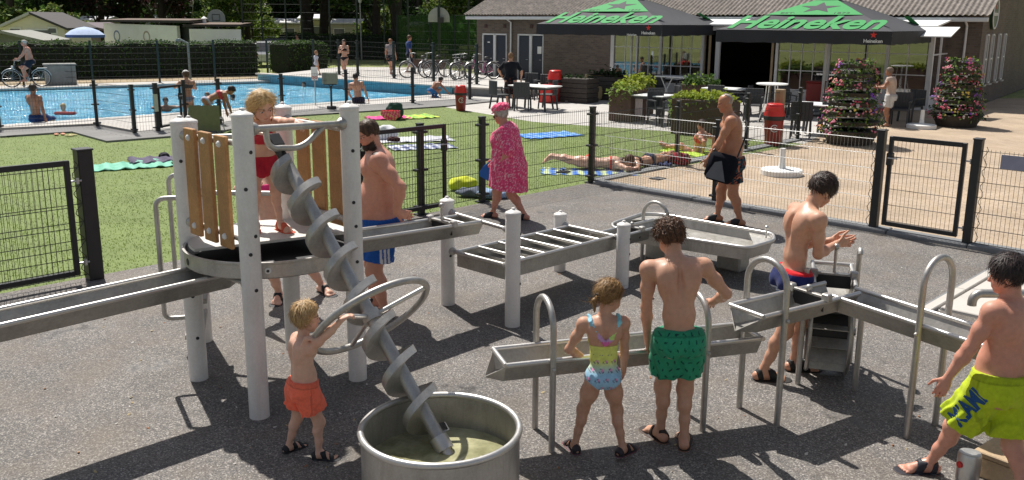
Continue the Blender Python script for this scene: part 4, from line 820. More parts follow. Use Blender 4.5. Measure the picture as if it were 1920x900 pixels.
# glazed front (conservatory)
def glass_mat():
    m = bpy.data.materials.new('window_glass'); m.use_nodes = True; nt = m.node_tree; L = nt.links.new; o = nt.nodes['Material Output']; nt.nodes.remove(nt.nodes['Principled BSDF'])
    t = _n(nt, 'BsdfTransparent'); t.inputs[0].default_value = (0.80, 0.84, 0.84, 1); g = _n(nt, 'BsdfGlossy'); g.inputs['Roughness'].default_value = 0.02; g.inputs[0].default_value = (0.9, 0.9, 0.9, 1)
    f = _n(nt, 'Fresnel'); f.inputs[0].default_value = 1.7; x = _n(nt, 'MixShader'); ad = _n(nt, 'Math', operation='ADD'); ad.inputs[1].default_value = 0.16; L(f.outputs[0], ad.inputs[0]); L(ad.outputs[0], x.inputs[0]); L(t.outputs[0], x.inputs[1]); L(g.outputs[0], x.inputs[2]); L(x.outputs[0], o.inputs[0]); return m
M['glass'] = glass_mat()
con = thing('glazed_veranda', tuple(bl(8.6, -2.2)), 'white framed glazed veranda with small panes along the clubhouse', 'veranda')
CT = -2.2
def vpost(s, w=0.12, t=CT, h=2.45):
    mb = MB(); mb.bbox(bl(s, t, h / 2), (w, 0.12, h), AF, 0.008); mb.build('post', frame_w, con)
def glazing(sa, sb, cols, rows, z0=0.45, z1=2.42):
    fr = MB()
    for i in range(cols + 1): 
        if 0 < i < cols: fr.box(bl(sa + (sb - sa) * i / cols, CT, (z0 + z1) / 2), (0.028, 0.05, z1 - z0 - 0.07), AF)
    for j in range(rows + 1):
        z = z0 + (z1 - z0) * j / rows; fr.box(bl((sa + sb) / 2, CT, z), (sb - sa, 0.056, 0.05 if j in (0, rows) else 0.03), AF)
    w = fr.build('window', frame_w, con)
    for i in range(cols):
        for j in range(rows):
            x0, x1 = sa + (sb - sa) * (i + 0.02) / cols, sa + (sb - sa) * (i + 0.98) / cols; za, zb_ = z0 + (z1 - z0) * (j + 0.02) / rows, z0 + (z1 - z0) * (j + 0.98) / rows
            p = MB(); p.add([bl(x0, CT, za), bl(x1, CT, za), bl(x1, CT, zb_), bl(x0, CT, zb_)], [(0, 1, 2, 3)]); p.build('pane', M['glass'], w)
    pl = MB(); pl.bbox(bl((sa + sb) / 2, CT, z0 / 2 - 0.012), (sb - sa, 0.10, z0 - 0.03), AF, 0.008); pl.build('plinth_panel', frame_w, con)
for s in (8.66, 10.75, 12.45, 13.05, 15.25, 17.0, 18.9, 20.2): vpost(s, 0.16 if s in (8.66, 13.05, 17.0, 20.2) else 0.10)
glazing(8.74, 9.70, 2, 3); vpost(9.74, 0.08); glazing(9.78, 10.70, 2, 3); glazing(10.80, 12.40, 4, 3); glazing(15.32, 16.92, 4, 3); glazing(17.08, 18.85, 3, 3); glazing(18.95, 20.1, 2, 3)
for s, w in ((12.75, 0.42), (15.1, 0.2)):
    mb = MB(); mb.bbox(bl(s, CT - 0.05, 1.2), (0.08, 0.05, 2.38), AF, 0.005); mb.build('door_post', pm('bare_timber', (0.34, 0.25, 0.15), 0.6), con)
mb = MB(); mb.bbox(bl(14.4, CT, 2.5), (11.75, 0.16, 0.16), AF, 0.01); mb.build('top_beam', frame_w, con)
mb = MB(); mb.add([bl(8.5, CT - 0.25, 2.60), bl(20.35, CT - 0.25, 2.60), bl(20.35, -0.02, 2.84), bl(8.5, -0.02, 2.84), bl(8.5, CT - 0.25, 2.65), bl(20.35, CT - 0.25, 2.65), bl(20.35, -0.02, 2.89), bl(8.5, -0.02, 2.89)], [(0, 1, 2, 3), (7, 6, 5, 4), (0, 4, 5, 1), (1, 5, 6, 2), (2, 6, 7, 3), (3, 7, 4, 0)]); mb.build('veranda_roof', M['white'], con)
for s in (8.62, 20.24):
    fr = MB(); fr.box(bl(s, CT / 2, 0.42), (0.06, 2.0, 0.06), AF); fr.box(bl(s, CT / 2, 2.40), (0.06, 2.0, 0.06), AF); fr.box(bl(s, CT / 2, 1.4), (0.06, 0.07, 1.9), AF); fr.box(bl(s, CT / 2, 1.75), (0.05, 2.0, 0.04), AF); w = fr.build('side_window', frame_w, con)
    for q in (0, 1): p = MB(); p.add([bl(s, CT + 0.08 + q * 1.08, 0.46), bl(s, CT + 1.05 + q * 1.08, 0.46), bl(s, CT + 1.05 + q * 1.08, 2.36), bl(s, CT + 0.08 + q * 1.08, 2.36)], [(0, 1, 2, 3)]); p.build('pane', M['glass'], w)
    pl = MB(); pl.box(bl(s, CT / 2, 0.195), (0.06, 2.0, 0.37), AF); pl.build('plinth_panel', frame_w, con)
mb = MB(); mb.add([bl(18.0, CT - 0.3, 2.62), bl(21.0, CT - 0.3, 2.62), bl(21.0, CT - 1.5, 2.35), bl(18.0, CT - 1.5, 2.35), bl(18.0, CT - 0.3, 2.59), bl(21.0, CT - 0.3, 2.59), bl(21.0, CT - 1.5, 2.32), bl(18.0, CT - 1.5, 2.32)], [(0, 1, 2, 3), (7, 6, 5, 4), (0, 4, 5, 1), (1, 5, 6, 2), (2, 6, 7, 3), (3, 7, 4, 0)]); mb.build('awning', M['white'], con)
# curtains and furniture silhouettes inside
for s in (11.2, 11.9, 17.6, 18.3):
    mb = MB(); n = 24; mb.add([bl(s + 0.5 * i / n, CT + 0.35 + 0.05 * math.sin(i * 1.6), z) for z in (0.3, 2.3) for i in range(n + 1)], [(i, i + 1, n + 2 + i, n + 1 + i) for i in range(n)]); mb.build('curtain', pm('pale_curtain', (0.42, 0.33, 0.22), 0.9), con, smooth=60)
# round sign on the gable
sgn = thing('round_sign', tuple(bl(BLN + 0.02, 1.55, 2.95)), 'round dark green and white brewery sign on the brick gable', 'sign')
c = bl(BLN + 0.05, 1.55, 3.05); mb = MB(); mb.lathe(c, [(0.52, -0.04), (0.52, 0.05), (0.44, 0.05)], 36, axis=BF, capt=True); mb.build('disc', pm('sign_green', (0.012, 0.05, 0.022), 0.4), sgn, smooth=40)
mb = MB(); mb.tube(arc(c + BF * 0.05, 0.48, 0, 2 * math.pi, 40, BG_, V(0, 0, 1))[:-1], 0.03, 8, closed=True); mb.build('rim', frame_w, sgn, smooth=60)
put_text('Heineken', 0.2, c + BF * 0.056 - V(0, 0, 0.06), BG_, V(0, 0, 1), M['white'], sgn, width=0.82, off=0.004); put_poly(star_pts(0.13), c + BF * 0.055 + V(0, 0, 0.25), BG_, V(0, 0, 1), M['red'], sgn, 'star')

# ---- two big parasols
can = pm('charcoal_canopy', (0.050, 0.050, 0.058), 0.8, var=0.15, nscale=2, fine=(40, 0.08)); vlc = pm('black_valance', (0.020, 0.021, 0.026), 0.8, var=0.15, nscale=2)
grn = pm('bright_green_print', (0.042, 0.31, 0.085), 0.8, var=0.06)
def parasol(C, half, ze, za, label):
    t = thing('parasol', (C[0], C[1], 0), label, 'parasol', 'big charcoal terrace parasols'); C = V(C[0], C[1], 0); f, g = BF, BG_
    cor = [C - f * half - g * half, C + f * half - g * half, C + f * half + g * half, C - f * half + g * half]; apex = C + V(0, 0, za)
    mb = MB(); N = 8; rt = 0.075                           # canopy faces, sagging a little between the ribs
    for k in range(4):
        a, b = cor[k] + V(0, 0, ze), cor[(k + 1) % 4] + V(0, 0, ze); grid = []
        for j in range(N + 1):
            r = 1 - (1 - rt) * j / N
            for i in range(N + 1):
                e = a + (b - a) * i / N; p = apex + (e - apex) * r; sag = 0.05 * math.sin(math.pi * i / N) * math.sin(math.pi * j / N); p = p - V(0, 0, sag); grid.append(p)
        mb.add(grid, [(j * (N + 1) + i, j * (N + 1) + i + 1, (j + 1) * (N + 1) + i + 1, (j + 1) * (N + 1) + i) for j in range(N) for i in range(N)])
    cn = mb.build('canopy', can, t, smooth=20)
    mb = MB()
    for k in range(4):
        a, b = cor[k] + V(0, 0, ze - 0.004), cor[(k + 1) % 4] + V(0, 0, ze - 0.004); n = 20; o = nrm((a + b) / 2 - C - V(0, 0, ze))
        for lo in (0,): mb.add([a + (b - a) * i / n for i in range(n + 1)] + [a + (b - a) * i / n - V(0, 0, 0.36 + 0.012 * math.sin(i * 1.9)) + o * 0.012 * math.sin(i * 2.3) for i in range(n + 1)], [(i, i + 1, n + 2 + i, n + 1 + i) for i in range(n)])
    mb.build('valance', vlc, t, smooth=40)
    mb = MB(); h = half * 0.105; cc = [C - f * h - g * h, C + f * h - g * h, C + f * h + g * h, C - f * h + g * h]; mb.add([p + V(0, 0, za + 0.03) for p in cc] + [C + V(0, 0, za + 0.18)], [(0, 1, 4), (1, 2, 4), (2, 3, 4), (3, 0, 4)]); mb.build('vent_cap', vlc, t)
    mb = MB(); mb.cyl(C, C + V(0, 0, za + 0.1), 0.045, 14); mb.build('pole', M['galv'], t, smooth=40)
    mb = MB(); mb.bbox(C + V(0, 0, 0.06), (0.9, 0.9, 0.12), AF, 0.02); mb.build('base_plate', M['kerb'], t)
    for k in range(8):
        e = cor[k // 2] if k % 2 == 0 else (cor[k // 2] + cor[(k // 2 + 1) % 4]) / 2
        a, b = apex - V(0, 0, 0.1), e + V(0, 0, ze - 0.06) + (C - e) * 0.03; mb = MB(); mb.bar(a, b, 0.025, 0.035); rb = mb.build('rib', M['galv'], t)
        mb = MB(); mb.bar(C + V(0, 0, za - 0.75), a + (b - a) * 0.5, 0.02, 0.025); mb.build('strut', M['galv'], rb)
    for sgn_ in (-1, 1):                                   # print on the two opposite faces
        X = f * (-sgn_); mid = C + g * (half * sgn_) + V(0, 0, ze); Y = nrm(apex - mid); Ls = np.linalg.norm(apex - mid); Z = np.cross(X, Y); lift = 0.010; org = mid + Z * lift
        X = -X if Z[2] < 0 else X; Z = np.cross(X, Y); org = mid + Z * lift
        tw = lambda v: half * (1 - v)
        v0, v1 = 0.43, 0.86; put_poly([(-tw(v0) * 0.985, v0 * Ls), (tw(v0) * 0.985, v0 * Ls), (tw(v1) * 0.98, v1 * Ls), (-tw(v1) * 0.98, v1 * Ls)], org, X, Y, grn, cn, 'green_panel', 0.003)
        sp = star_pts(0.62, 0.25); put_poly([(a, b * 0.72 + 0.635 * Ls) for a, b in sp], org + Z * 0.005, X, Y, can, cn, 'panel_star', 0.003)
        for w_, x_ in (('EST.', -0.80), ('1873', 0.80)): put_text(w_, 0.2, org + Z * 0.005 + X * x_ + Y * 0.455 * Ls, X, Y, can, cn, width=0.44, height=0.12)
        put_text('Heineken', 1.0, org + Z * 0.002 + Y * 0.03 * Ls, X, Y, grn, cn, shear=0.28, off=0.028, width=half * 1.76, height=0.37 * Ls, ext=0.003)
        mo = mid + g * (0.02 * sgn_) + V(0, 0, -0.05); Xv = X; xo = half - 0.48
        put_poly(star_pts(0.10), mo + Xv * xo + V(0, 0, -0.05), Xv, V(0, 0, 1), M['red'], t, 'valance_star'); put_text('Heineken', 0.14, mo + Xv * xo + V(0, 0, -0.26), Xv, V(0, 0, 1), M['offwhite'], t, width=0.50, off=0.002)
        if sgn_ == -1: put_text('Heineken', 0.1, mo + Xv * (half - 0.9 - 0.2) + V(0, 0, -0.31), Xv, V(0, 0, 1), M['offwhite'], t, width=0.36, off=0.001) if C[0] < 6 else None
    return t
parasol((4.34, 32.8), 2.5, 2.62, 3.62, 'charcoal parasol with green lettering in front of the brick wall and doors')
parasol((9.75, 27.9), 2.55, 2.50, 3.52, 'charcoal parasol with green lettering beside the flower towers')

# ---- terrace furniture
def chair_proto():
    t = thing('terrace_chair', (0, 0, 0), 'dark resin armchair', 'chair', 'dark armchairs on the terrace')
    mb = MB(); mb.bbox((0, 0, 0.44), (0.46, 0.44, 0.045), 0, 0.015); mb.build('seat', M['wicker'], t)
    mb = MB(); n = 6
    for i in range(n): 
        x = -0.21 + 0.42 * i / (n - 1); y = -0.22 - 0.03 * math.cos(x * 6); mb.bbox((x, y - 0.03, 0.67), (0.09, 0.03, 0.44), 0, 0.01)
    mb.build('backrest', M['wicker'], t)
    for sx in (-1, 1):
        for y0, y1 in ((0.19, 0.23), (-0.19, -0.27)):
            mb = MB(); mb.bar((sx * 0.22, y1, 0.0), (sx * 0.21, y0, 0.43), 0.04, 0.045); mb.build('leg', M['wicker'], t)
        mb = MB(); mb.bar((sx * 0.235, 0.21, 0.43), (sx * 0.245, 0.17, 0.64), 0.035, 0.035); mb.bar((sx * 0.245, 0.22, 0.655), (sx * 0.235, -0.23, 0.665), 0.055, 0.028); mb.build('armrest', M['wicker'], t)
    return t
cp = chair_proto(); snapshot(cp); _cu = [False]
def chair(px, py, rz, label):
    p = G(px, py); o = cp if not _cu[0] else copy_tree(cp); _cu[0] = True; o.location = (p[0], p[1], 0); o.rotation_euler.z = rad(rz); o['label'] = label; return o
def table(c, sx, sy, rz, label, h=0.74):
    t = thing('terrace_table', (c[0], c[1], 0), label, 'table', 'white topped terrace tables'); c = V(c[0], c[1], 0); X = V(math.cos(rz), math.sin(rz), 0); Y = V(-X[1], X[0], 0)
    mb = MB(); mb.bbox(c + V(0, 0, h), (sx, sy, 0.035), rz, 0.01); mb.build('table_top', M['white'], t)
    mb = MB(); mb.bbox(c + V(0, 0, h - 0.06), (sx * 0.86, sy * 0.86, 0.06), rz, 0.01); mb.build('apron', M['wicker'], t)
    for a in (-1, 1):
        for b in (-1, 1): mb = MB(); mb.bar(c + X * a * sx * 0.42 + Y * b * sy * 0.40, c + X * a * sx * 0.38 + Y * b * sy * 0.36 + V(0, 0, h - 0.06), 0.05, 0.05); mb.build('leg', M['wicker'], t)
    return t
def gt(px, py, z): p = G(px, py, z); return (p[0], p[1])
table(gt(1003, 161, 0.74), 1.5, 0.85, AF, 'white topped table the woman in black stands at')
chair(938, 204, -60, 'dark armchair left of the woman in black at her table')
chair(980, 207, -10, 'dark armchair with its back to the lawn at the woman in black table'); chair(1026, 203, 70, 'dark armchair at the end of the table next to the red litter bin'); chair(992, 184, 160, 'dark armchair behind the table by the dark blue doors'); chair(1018, 188, 150, 'dark armchair behind the table in front of the red box')
table(gt(1216, 178, 0.74), 1.3, 0.8, AF, 'white topped table between the two rusty brown planters')
chair(1236, 234, 200, 'dark armchair at the planter table, its back to the first rusty planter'); chair(1262, 238, 60, 'dark armchair turned sideways next to the rusty planter with yellow greens'); chair(1252, 217, 100, 'pale lit armchair between the planter table and the red bag'); chair(1222, 222, 10, 'dark armchair half hidden behind the planter table')
table(gt(1252, 146, 0.74), 1.3, 0.8, AF, 'white topped table close to the small paned windows'); chair(1195, 186, 150, 'dark armchair under the small paned windows by the yellow green plants'); chair(1232, 188, 170, 'dark armchair in front of the folded white table')
table(gt(1362, 166, 0.74), 1.3, 0.8, AF, 'white topped table in front of the dark open doorway'); chair(1388, 215, 60, 'grey armchair at the table before the dark doorway'); chair(1345, 214, -30, 'dark armchair behind the bald man'); 
chair(1410, 226, 160, 'dark armchair left of the tall round table'); chair(1470, 222, 190, 'dark armchair behind the tall round table'); chair(1462, 214, 175, 'dark armchair under the white framed window by the tall round table')
table(gt(1545, 196, 0.74), 1.4, 0.85, AF, 'white topped table next to the tall flower tower'); chair(1500, 258, -20, 'dark armchair with its back to the mesh fence beside the flower tower'); chair(1535, 251, 30, 'dark armchair between the fence end and the flower tower'); chair(1560, 240, 170, 'dark armchair behind the table by the flower tower')
chair(1685, 236, 150, 'dark armchair behind the old lady'); chair(1705, 228, 120, 'dark armchair between the old lady and the second flower tower')
# tall round table
p = G(1448, 158, 1.08); t = thing('standing_table', (p[0], p[1], 0), 'tall round white table on splayed pipe legs', 'table')
mb = MB(); mb.lathe((p[0], p[1], 1.07), [(0.40, 0), (0.42, 0.008), (0.42, 0.03), (0.40, 0.038)], 32, capb=True, capt=True); mb.build('table_top', M['white'], t, smooth=40)
for k in range(4):
    a = rad(45 + 90 * k); mb = MB(); mb.tube([(p[0] + 0.16 * math.cos(a), p[1] + 0.16 * math.sin(a), 1.07), (p[0] + 0.2 * math.cos(a), p[1] + 0.2 * math.sin(a), 0.55), (p[0] + 0.36 * math.cos(a), p[1] + 0.36 * math.sin(a), 0.0)], 0.014, 8); mb.build('leg', M['offwhite'], t, smooth=50)
# folded white table
p = gt(1273, 145, 0.9); t = thing('folding_table', (p[0], p[1], 0), 'folding table with crossed white legs by the small paned windows', 'table')
mb = MB(); mb.bbox((p[0], p[1], 0.92), (1.5, 0.7, 0.04), AF, 0.01); mb.build('table_top', M['white'], t)
for s in (-0.45, 0.45):
    for q in (-1, 1):
        c = V(p[0], p[1], 0) + BF * s; mb = MB(); mb.cyl(c + BF * q * 0.22, c - BF * q * 0.22 + V(0, 0, 0.9), 0.02, 8); mb.build('leg', M['offwhite'], t)
# bins
def bin_(px, py, sc, label, post=False):
    p = G(px, py); t = thing('litter_bin', (p[0], p[1], 0), label, 'bin', 'red litter bins'); r = 0.23 * sc; c = (p[0], p[1], 0)
    mb = MB(); mb.lathe(c, [(r * 0.78, 0), (r * 0.80, 0.02), (r * 0.98, 0.60 * sc)], 20, capb=True); b = mb.build('body', M['dred'], t, smooth=40)
    mb = MB(); mb.lathe(c, [(r * 0.98, 0.60 * sc), (r * 1.06, 0.61 * sc), (r * 1.06, 0.70 * sc), (r * 1.0, 0.71 * sc)], 20); mb.build('collar', M['dark'], t, smooth=40)
    mb = MB(); mb.lathe(c, [(r * 1.05, 0.70 * sc), (r * 1.05, 0.73 * sc), (r * 0.82, 0.97 * sc), (r * 0.70, 0.99 * sc)], 20, capt=True); mb.build('lid', M['red'], t, smooth=40)
    d = nrm(-V(p[0], p[1], 0)); s = nrm(np.cross(d, V(0, 0, 1))); s = -s
    mb = MB(); mb.bbox(V(*c) + V(0, 0, 0.86 * sc) + d * r * 0.92, (r * 1.1, 0.02, 0.10 * sc), bev=0.005, ax=(s, d, V(0, 0, 1))); mb.build('flap', M['red'], t)
    mb = MB(); mc = V(*c) + V(0, 0, 0.42 * sc) + d * r * 0.97 + s * r * 0.1
    mb.tube([mc + s * 0.075 * math.cos(a) + V(0, 0, 0.075 * math.sin(a)) for a in np.linspace(0.8, 5.6, 16)], 0.010, 5); mb.tube([mc + s * 0.03 * math.cos(a) + V(0, 0, 0.03 * math.sin(a)) for a in np.linspace(-2.2, 2.2, 10)], 0.009, 5); mb.build('emblem', M['offwhite'], t)
    if post: mb = MB(); mb.bbox(V(*c) - d * r * 1.35 + s * 0.1 + V(0, 0, 0.62), (0.2, 0.14, 1.24), AF, 0.01); mb.build('wood_post', pm('bare_timber', (0.34, 0.25, 0.15), 0.6), t)
    return t
bin_(864, 207, 0.78, 'red litter bin at the lawn corner by the pool fence'); bin_(1040, 190, 1.08, 'red litter bin against the brick wall by the dark wooden planter'); bin_(1448, 272, 0.95, 'dark red litter bin with a timber post beside the mesh fence', True)
p = G(1026, 192); mb = MB(); mb.bbox((p[0], p[1], 0.3), (0.5, 0.4, 0.6), AF, 0.04); mb.top('red_box', M['red'], (p[0], p[1], 0), 'low bright red box between the table and the red bin', 'box')
p = G(1527, 200); mb = MB(); mb.bbox((p[0], p[1], 0.4), (0.5, 0.45, 0.8), AF, 0.03); mb.bbox((p[0], p[1], 0.82), (0.53, 0.48, 0.05), AF, 0.01); mb.top('red_box', M['dred'], (p[0], p[1], 0), 'dark red cabinet under the white framed window', 'box')
p = gt(1278, 190, 0.5); mb = MB(); mb.bbox((p[0], p[1], 0.42), (0.42, 0.25, 0.44), AF, 0.08); mb.bbox((p[0], p[1], 0.1), (0.4, 0.24, 0.2), AF, 0.02); mb.top('red_bag', M['red'], (p[0], p[1], 0), 'red bag on the floor beside the chair by the rusty planter', 'bag')
p = G(1108, 186); t = thing('storage_chest', (p[0], p[1], 0), 'beige plastic chest between two dark wooden planters', 'chest'); mb = MB(); mb.bbox((p[0], p[1], 0.24), (0.9, 0.55, 0.46), AF, 0.05); mb.build('body', pm('beige_plastic', (0.55, 0.44, 0.23), 0.5), t); mb = MB(); q = V(p[0], p[1], 0.66) + BG_ * 0.22; mb.bbox(q, (0.82, 0.09, 0.42), AF, 0.03); mb.build('lid', pm('beige_plastic', (0.55, 0.44, 0.23)), t)
# ---- planters, greenery
def leaves(n, fn, size, mats, parent, name, flat=0.0, kind='stuff'):
    """n small folded leaves; fn() -> (position, outward direction)"""
    mb = MB()
    for i in range(n):
        p, o = fn(); o = nrm(V(*o) + RNG.normal(0, 0.5, 3)); x, y = frame(o); a = RNG.random() * 6.28; d = nrm(x * math.cos(a) + y * math.sin(a) + o * 0.5); s = nrm(np.cross(d, o)); L = size * (0.6 + 0.8 * RNG.random()); w = L * 0.32
        p = V(*p); mb.mi = int(RNG.integers(len(mats))) if isinstance(mats, (list, tuple)) else 0
        mb.add([p, p + d * L * 0.5 + s * w, p + d * L - V(0, 0, L * 0.25), p + d * L * 0.5 - s * w], [(0, 1, 2), (0, 2, 3)])
    o = mb.build(name, mats, parent); o['kind'] = kind; return o
LF = dict(green=leaf_mat('leaf_green', (0.07, 0.13, 0.03), 0.35), lime=leaf_mat('leaf_lime', (0.30, 0.36, 0.045), 0.45), deep=leaf_mat('leaf_deep', (0.036, 0.068, 0.022), 0.4), olive=leaf_mat('leaf_olive', (0.14, 0.17, 0.045), 0.5), fresh=leaf_mat('leaf_fresh', (0.22, 0.32, 0.07), 0.5), copper=leaf_mat('leaf_copper', (0.06, 0.03, 0.028), 0.4))
def planter(c, sx, sy, h, label, rz=AF, mat=None, plants=(), boards=False):
    mat = mat or M['corten']; t = thing('planter', (c[0], c[1], 0), label, 'planter'); c = V(c[0], c[1], 0); X = V(math.cos(rz), math.sin(rz), 0); Y = V(-X[1], X[0], 0)
    if boards:
        n = int(h / 0.16)
        for k in range(n): mb = MB(); mb.bbox(c + V(0, 0, 0.08 + 0.165 * k), (sx - 0.02 * (k % 2), sy - 0.02 * (k % 2), 0.155), rz, 0.012); mb.build('board', mat, t)
    else:
        mb = MB(); mb.bbox(c + V(0, 0, h / 2), (sx, sy, h), rz, 0.012); mb.build('box', mat, t)
    mb = MB(); mb.box(c + V(0, 0, h + 0.003), (sx - 0.08, sy - 0.08, 0.02), rz); mb.build('soil', pm('soil', (0.03, 0.02, 0.015), 0.95), t)
    for m, n, size, hh, hang in plants:
        def fn():
            a, b = RNG.random(2) * 2 - 1; q = c + X * a * sx * 0.48 + Y * b * sy * 0.48 + V(0, 0, h + abs(RNG.normal(0, hh)) * (1 - 0.4 * abs(a)))
            if hang and RNG.random() < hang: sgx = -1 if RNG.random() < 0.6 else RNG.random() * 2 - 1; q = c + X * sgx * sx * 0.53 - Y * (sy * 0.53 if abs(sgx) < 1 else sy * (RNG.random() - 0.5)) + V(0, 0, h - RNG.random() ** 1.5 * 0.5)
            return q, (X * a * 0.5 + Y * b * 0.5 + V(0, 0, 0.7))
        leaves(n, fn, size, LF[m], t, 'foliage')
    return t
planter(gt(1176, 225, 0), 0.7, 0.9, 0.88, 'narrow rusty brown planter with hanging green fern', plants=(('fresh', 260, 0.11, 0.06, 0.5), ('lime', 200, 0.12, 0.12, 0.0)))
planter(gt(1320, 252, 0), 1.55, 0.6, 0.86, 'long rusty brown planter with yellow green plants and trailing ivy', plants=(('lime', 420, 0.12, 0.11, 0.0), ('fresh', 260, 0.10, 0.07, 0.65)))
planter(gt(1195, 212, 0), 0.9, 0.4, 0.86, 'brown planter box of bright yellow green plants', plants=(('lime', 380, 0.15, 0.15, 0.0), ('green', 120, 0.12, 0.08, 0.3)))
planter(gt(1312, 206, 0), 1.1, 0.5, 0.80, 'brown planter of bushy mid green leaves before the doorway', plants=(('green', 350, 0.14, 0.15, 0.15), ('fresh', 160, 0.12, 0.13, 0.0)))
planter(gt(1072, 190, 0), 1.7, 0.8, 0.80, 'dark stained board planter beside the red bin', mat=M['darkwood'], boards=True, plants=(('deep', 140, 0.12, 0.05, 0.0),))
planter(gt(1140, 186, 0), 1.3, 0.8, 0.86, 'dark stained board planter in front of the white corner post', mat=M['darkwood'], boards=True, plants=(('deep', 200, 0.14, 0.10, 0.0),))
p = G(1182, 224); mb = MB(); n = 8; mb.add([V(p[0] + 0.03 * i, p[1] - 0.5 - 0.012 * i + 0.01 * math.sin(i * 2), z) for z in (0.72, 0.15) for i in range(n + 1)], [(i, i + 1, n + 2 + i, n + 1 + i) for i in range(n)]); mb.top('tea_towel', pm('pink_white_cloth', (0.62, 0.52, 0.52), 0.9), (p[0], p[1] - 0.5, 0.15), 'pale pink towel hanging on the planter table', 'towel')
FLC = [pm('petal_pink', (0.62, 0.16, 0.25), 0.6), pm('petal_rose', (0.52, 0.06, 0.11), 0.6), pm('petal_white', (0.62, 0.54, 0.50), 0.6), pm('petal_violet', (0.22, 0.06, 0.42), 0.6), pm('petal_salmon', (0.62, 0.24, 0.18), 0.6), pm('petal_yellow', (0.75, 0.55, 0.10), 0.6)]
def flower_tower(px, py, h, r0, label):
    p = G(px, py); t = thing('flower_tower', (p[0], p[1], 0), label, 'flower tower', 'tiered flower towers'); c = V(p[0], p[1], 0); nt_ = 8; tm = pm('tier_brown', (0.05, 0.042, 0.034), 0.8, var=0.25)
    mb = MB(); mb.lathe(c, [(r0 * 0.75, 0), (r0 * 0.8, 0.1), (r0 * 0.98, 0.30), (r0 * 0.5, 0.30)], 24); mb.build('base', tm, t, smooth=40)
    for k in range(nt_):
        f = k / (nt_ - 1); z = 0.22 + (h - 0.42) * f; r = r0 * (1.0 - 0.42 * f)
        mb = MB(); mb.lathe(c + V(0, 0, z), [(r * 0.55, 0.0), (r * 0.86, 0.0), (r, 0.09), (r * 0.95, 0.105), (r * 0.6, 0.09)], 24); ti = mb.build('tier', tm, t, smooth=40)
        def fn():
            a = RNG.random() * 6.28; rr = r * (0.85 + 0.3 * RNG.random() ** 2); d = V(math.cos(a), math.sin(a), 0); return c + d * rr + V(0, 0, z + 0.08 + 0.09 * RNG.random() ** 1.5 - (0.10 * RNG.random() if rr > r else 0)), d + V(0, 0, 0.5)
        leaves(170, fn, 0.075, [LF['green'], LF['deep'], LF['fresh']], ti, 'foliage')
        def ff():
            q, d = fn(); d = nrm(d); return q + d * 0.05, d
        mb = MB(); blob = [(RNG.random() * 6.28, (0, 1, 0, 4, 2, 0, 3, 1, 5, 0)[int(RNG.integers(10))]) for _ in range(9)]
        for _ in range(60):
            bi = int(RNG.integers(9)); a, ci = blob[bi]; a += RNG.normal(0, 0.13); d = V(math.cos(a), math.sin(a), 0); q = c + d * r * (0.98 + 0.22 * RNG.random()) + V(0, 0, z + 0.06 + 0.13 * RNG.random() - (0.12 * RNG.random() if bi % 3 == 0 else 0)); mb.mi = ci if RNG.random() < 0.93 else int(RNG.integers(len(FLC)))
            o = nrm(d + V(0, 0, 0.5) + RNG.normal(0, 0.3, 3)); x, y = frame(o); R_ = 0.022 + 0.014 * RNG.random(); mb.add([q + o * 0.008] + [q + (x * math.cos(b) + y * math.sin(b)) * R_ * (1 if j % 2 else 0.75) for j, b in enumerate(np.linspace(0, 6.283, 11)[:-1])], [(0, j + 1, (j + 1) % 10 + 1) for j in range(10)])
        o = mb.build('blossom', FLC, ti); o['kind'] = 'stuff'
    return t
flower_tower(1592, 268, 1.92, 0.66, 'tall tiered tower of petunias beside the white topped table')
flower_tower(1792, 236, 1.85, 0.66, 'tall tiered tower of petunias in front of the brick gable')
def parasol_foot(px, py, r, label, h=0.48):
    p = G(px, py); t = thing('ballast_foot', (p[0], p[1], 0), label, 'parasol foot', 'white parasol feet'); mb = MB(); mb.lathe((p[0], p[1], 0), [(r, 0), (r, 0.085), (r * 0.96, 0.10), (0.12, 0.115), (0.10, 0.115)], 40, capb=True, capt=True); mb.build('foot', M['white'], t, smooth=40); mb = MB(); mb.lathe((p[0], p[1], 0.1), [(0.075, 0), (0.055, 0.12), (0.05, h - 0.1)], 16, capt=True); mb.build('tube', M['white'], t, smooth=40); return t
parasol_foot(1465, 327, 0.37, 'round white parasol foot without parasol on the buff paving behind the mesh fence'); parasol_foot(1727, 240, 0.37, 'round white parasol foot without parasol between the two flower towers')
p = G(1076, 190); t = thing('parasol_socket', (p[0], p[1], 0), 'grey metal parasol socket on a cross foot in front of the dark planter', 'parasol foot'); mb = MB(); mb.cyl((p[0], p[1], 0), (p[0], p[1], 0.42), 0.04, 12); mb.build('tube', M['galv'], t, smooth=40); mb = MB(); mb.bar(V(p[0], p[1], 0.03) - BF * 0.5, V(p[0], p[1], 0.03) + BF * 0.5, 0.08, 0.05); mb.bar(V(p[0], p[1], 0.034) - BG_ * 0.5, V(p[0], p[1], 0.034) + BG_ * 0.5, 0.08, 0.05); mb.build('foot', M['kerb'], t)
p = G(1233, 335); mb = MB(); mb.bbox((p[0], p[1], 0.004), (0.22, 0.22, 0.02), rad(45), 0.004); mb.top('drain_cover', M['fence'], (p[0], p[1], 0), 'small square dark drain cover in the buff paving', 'drain')
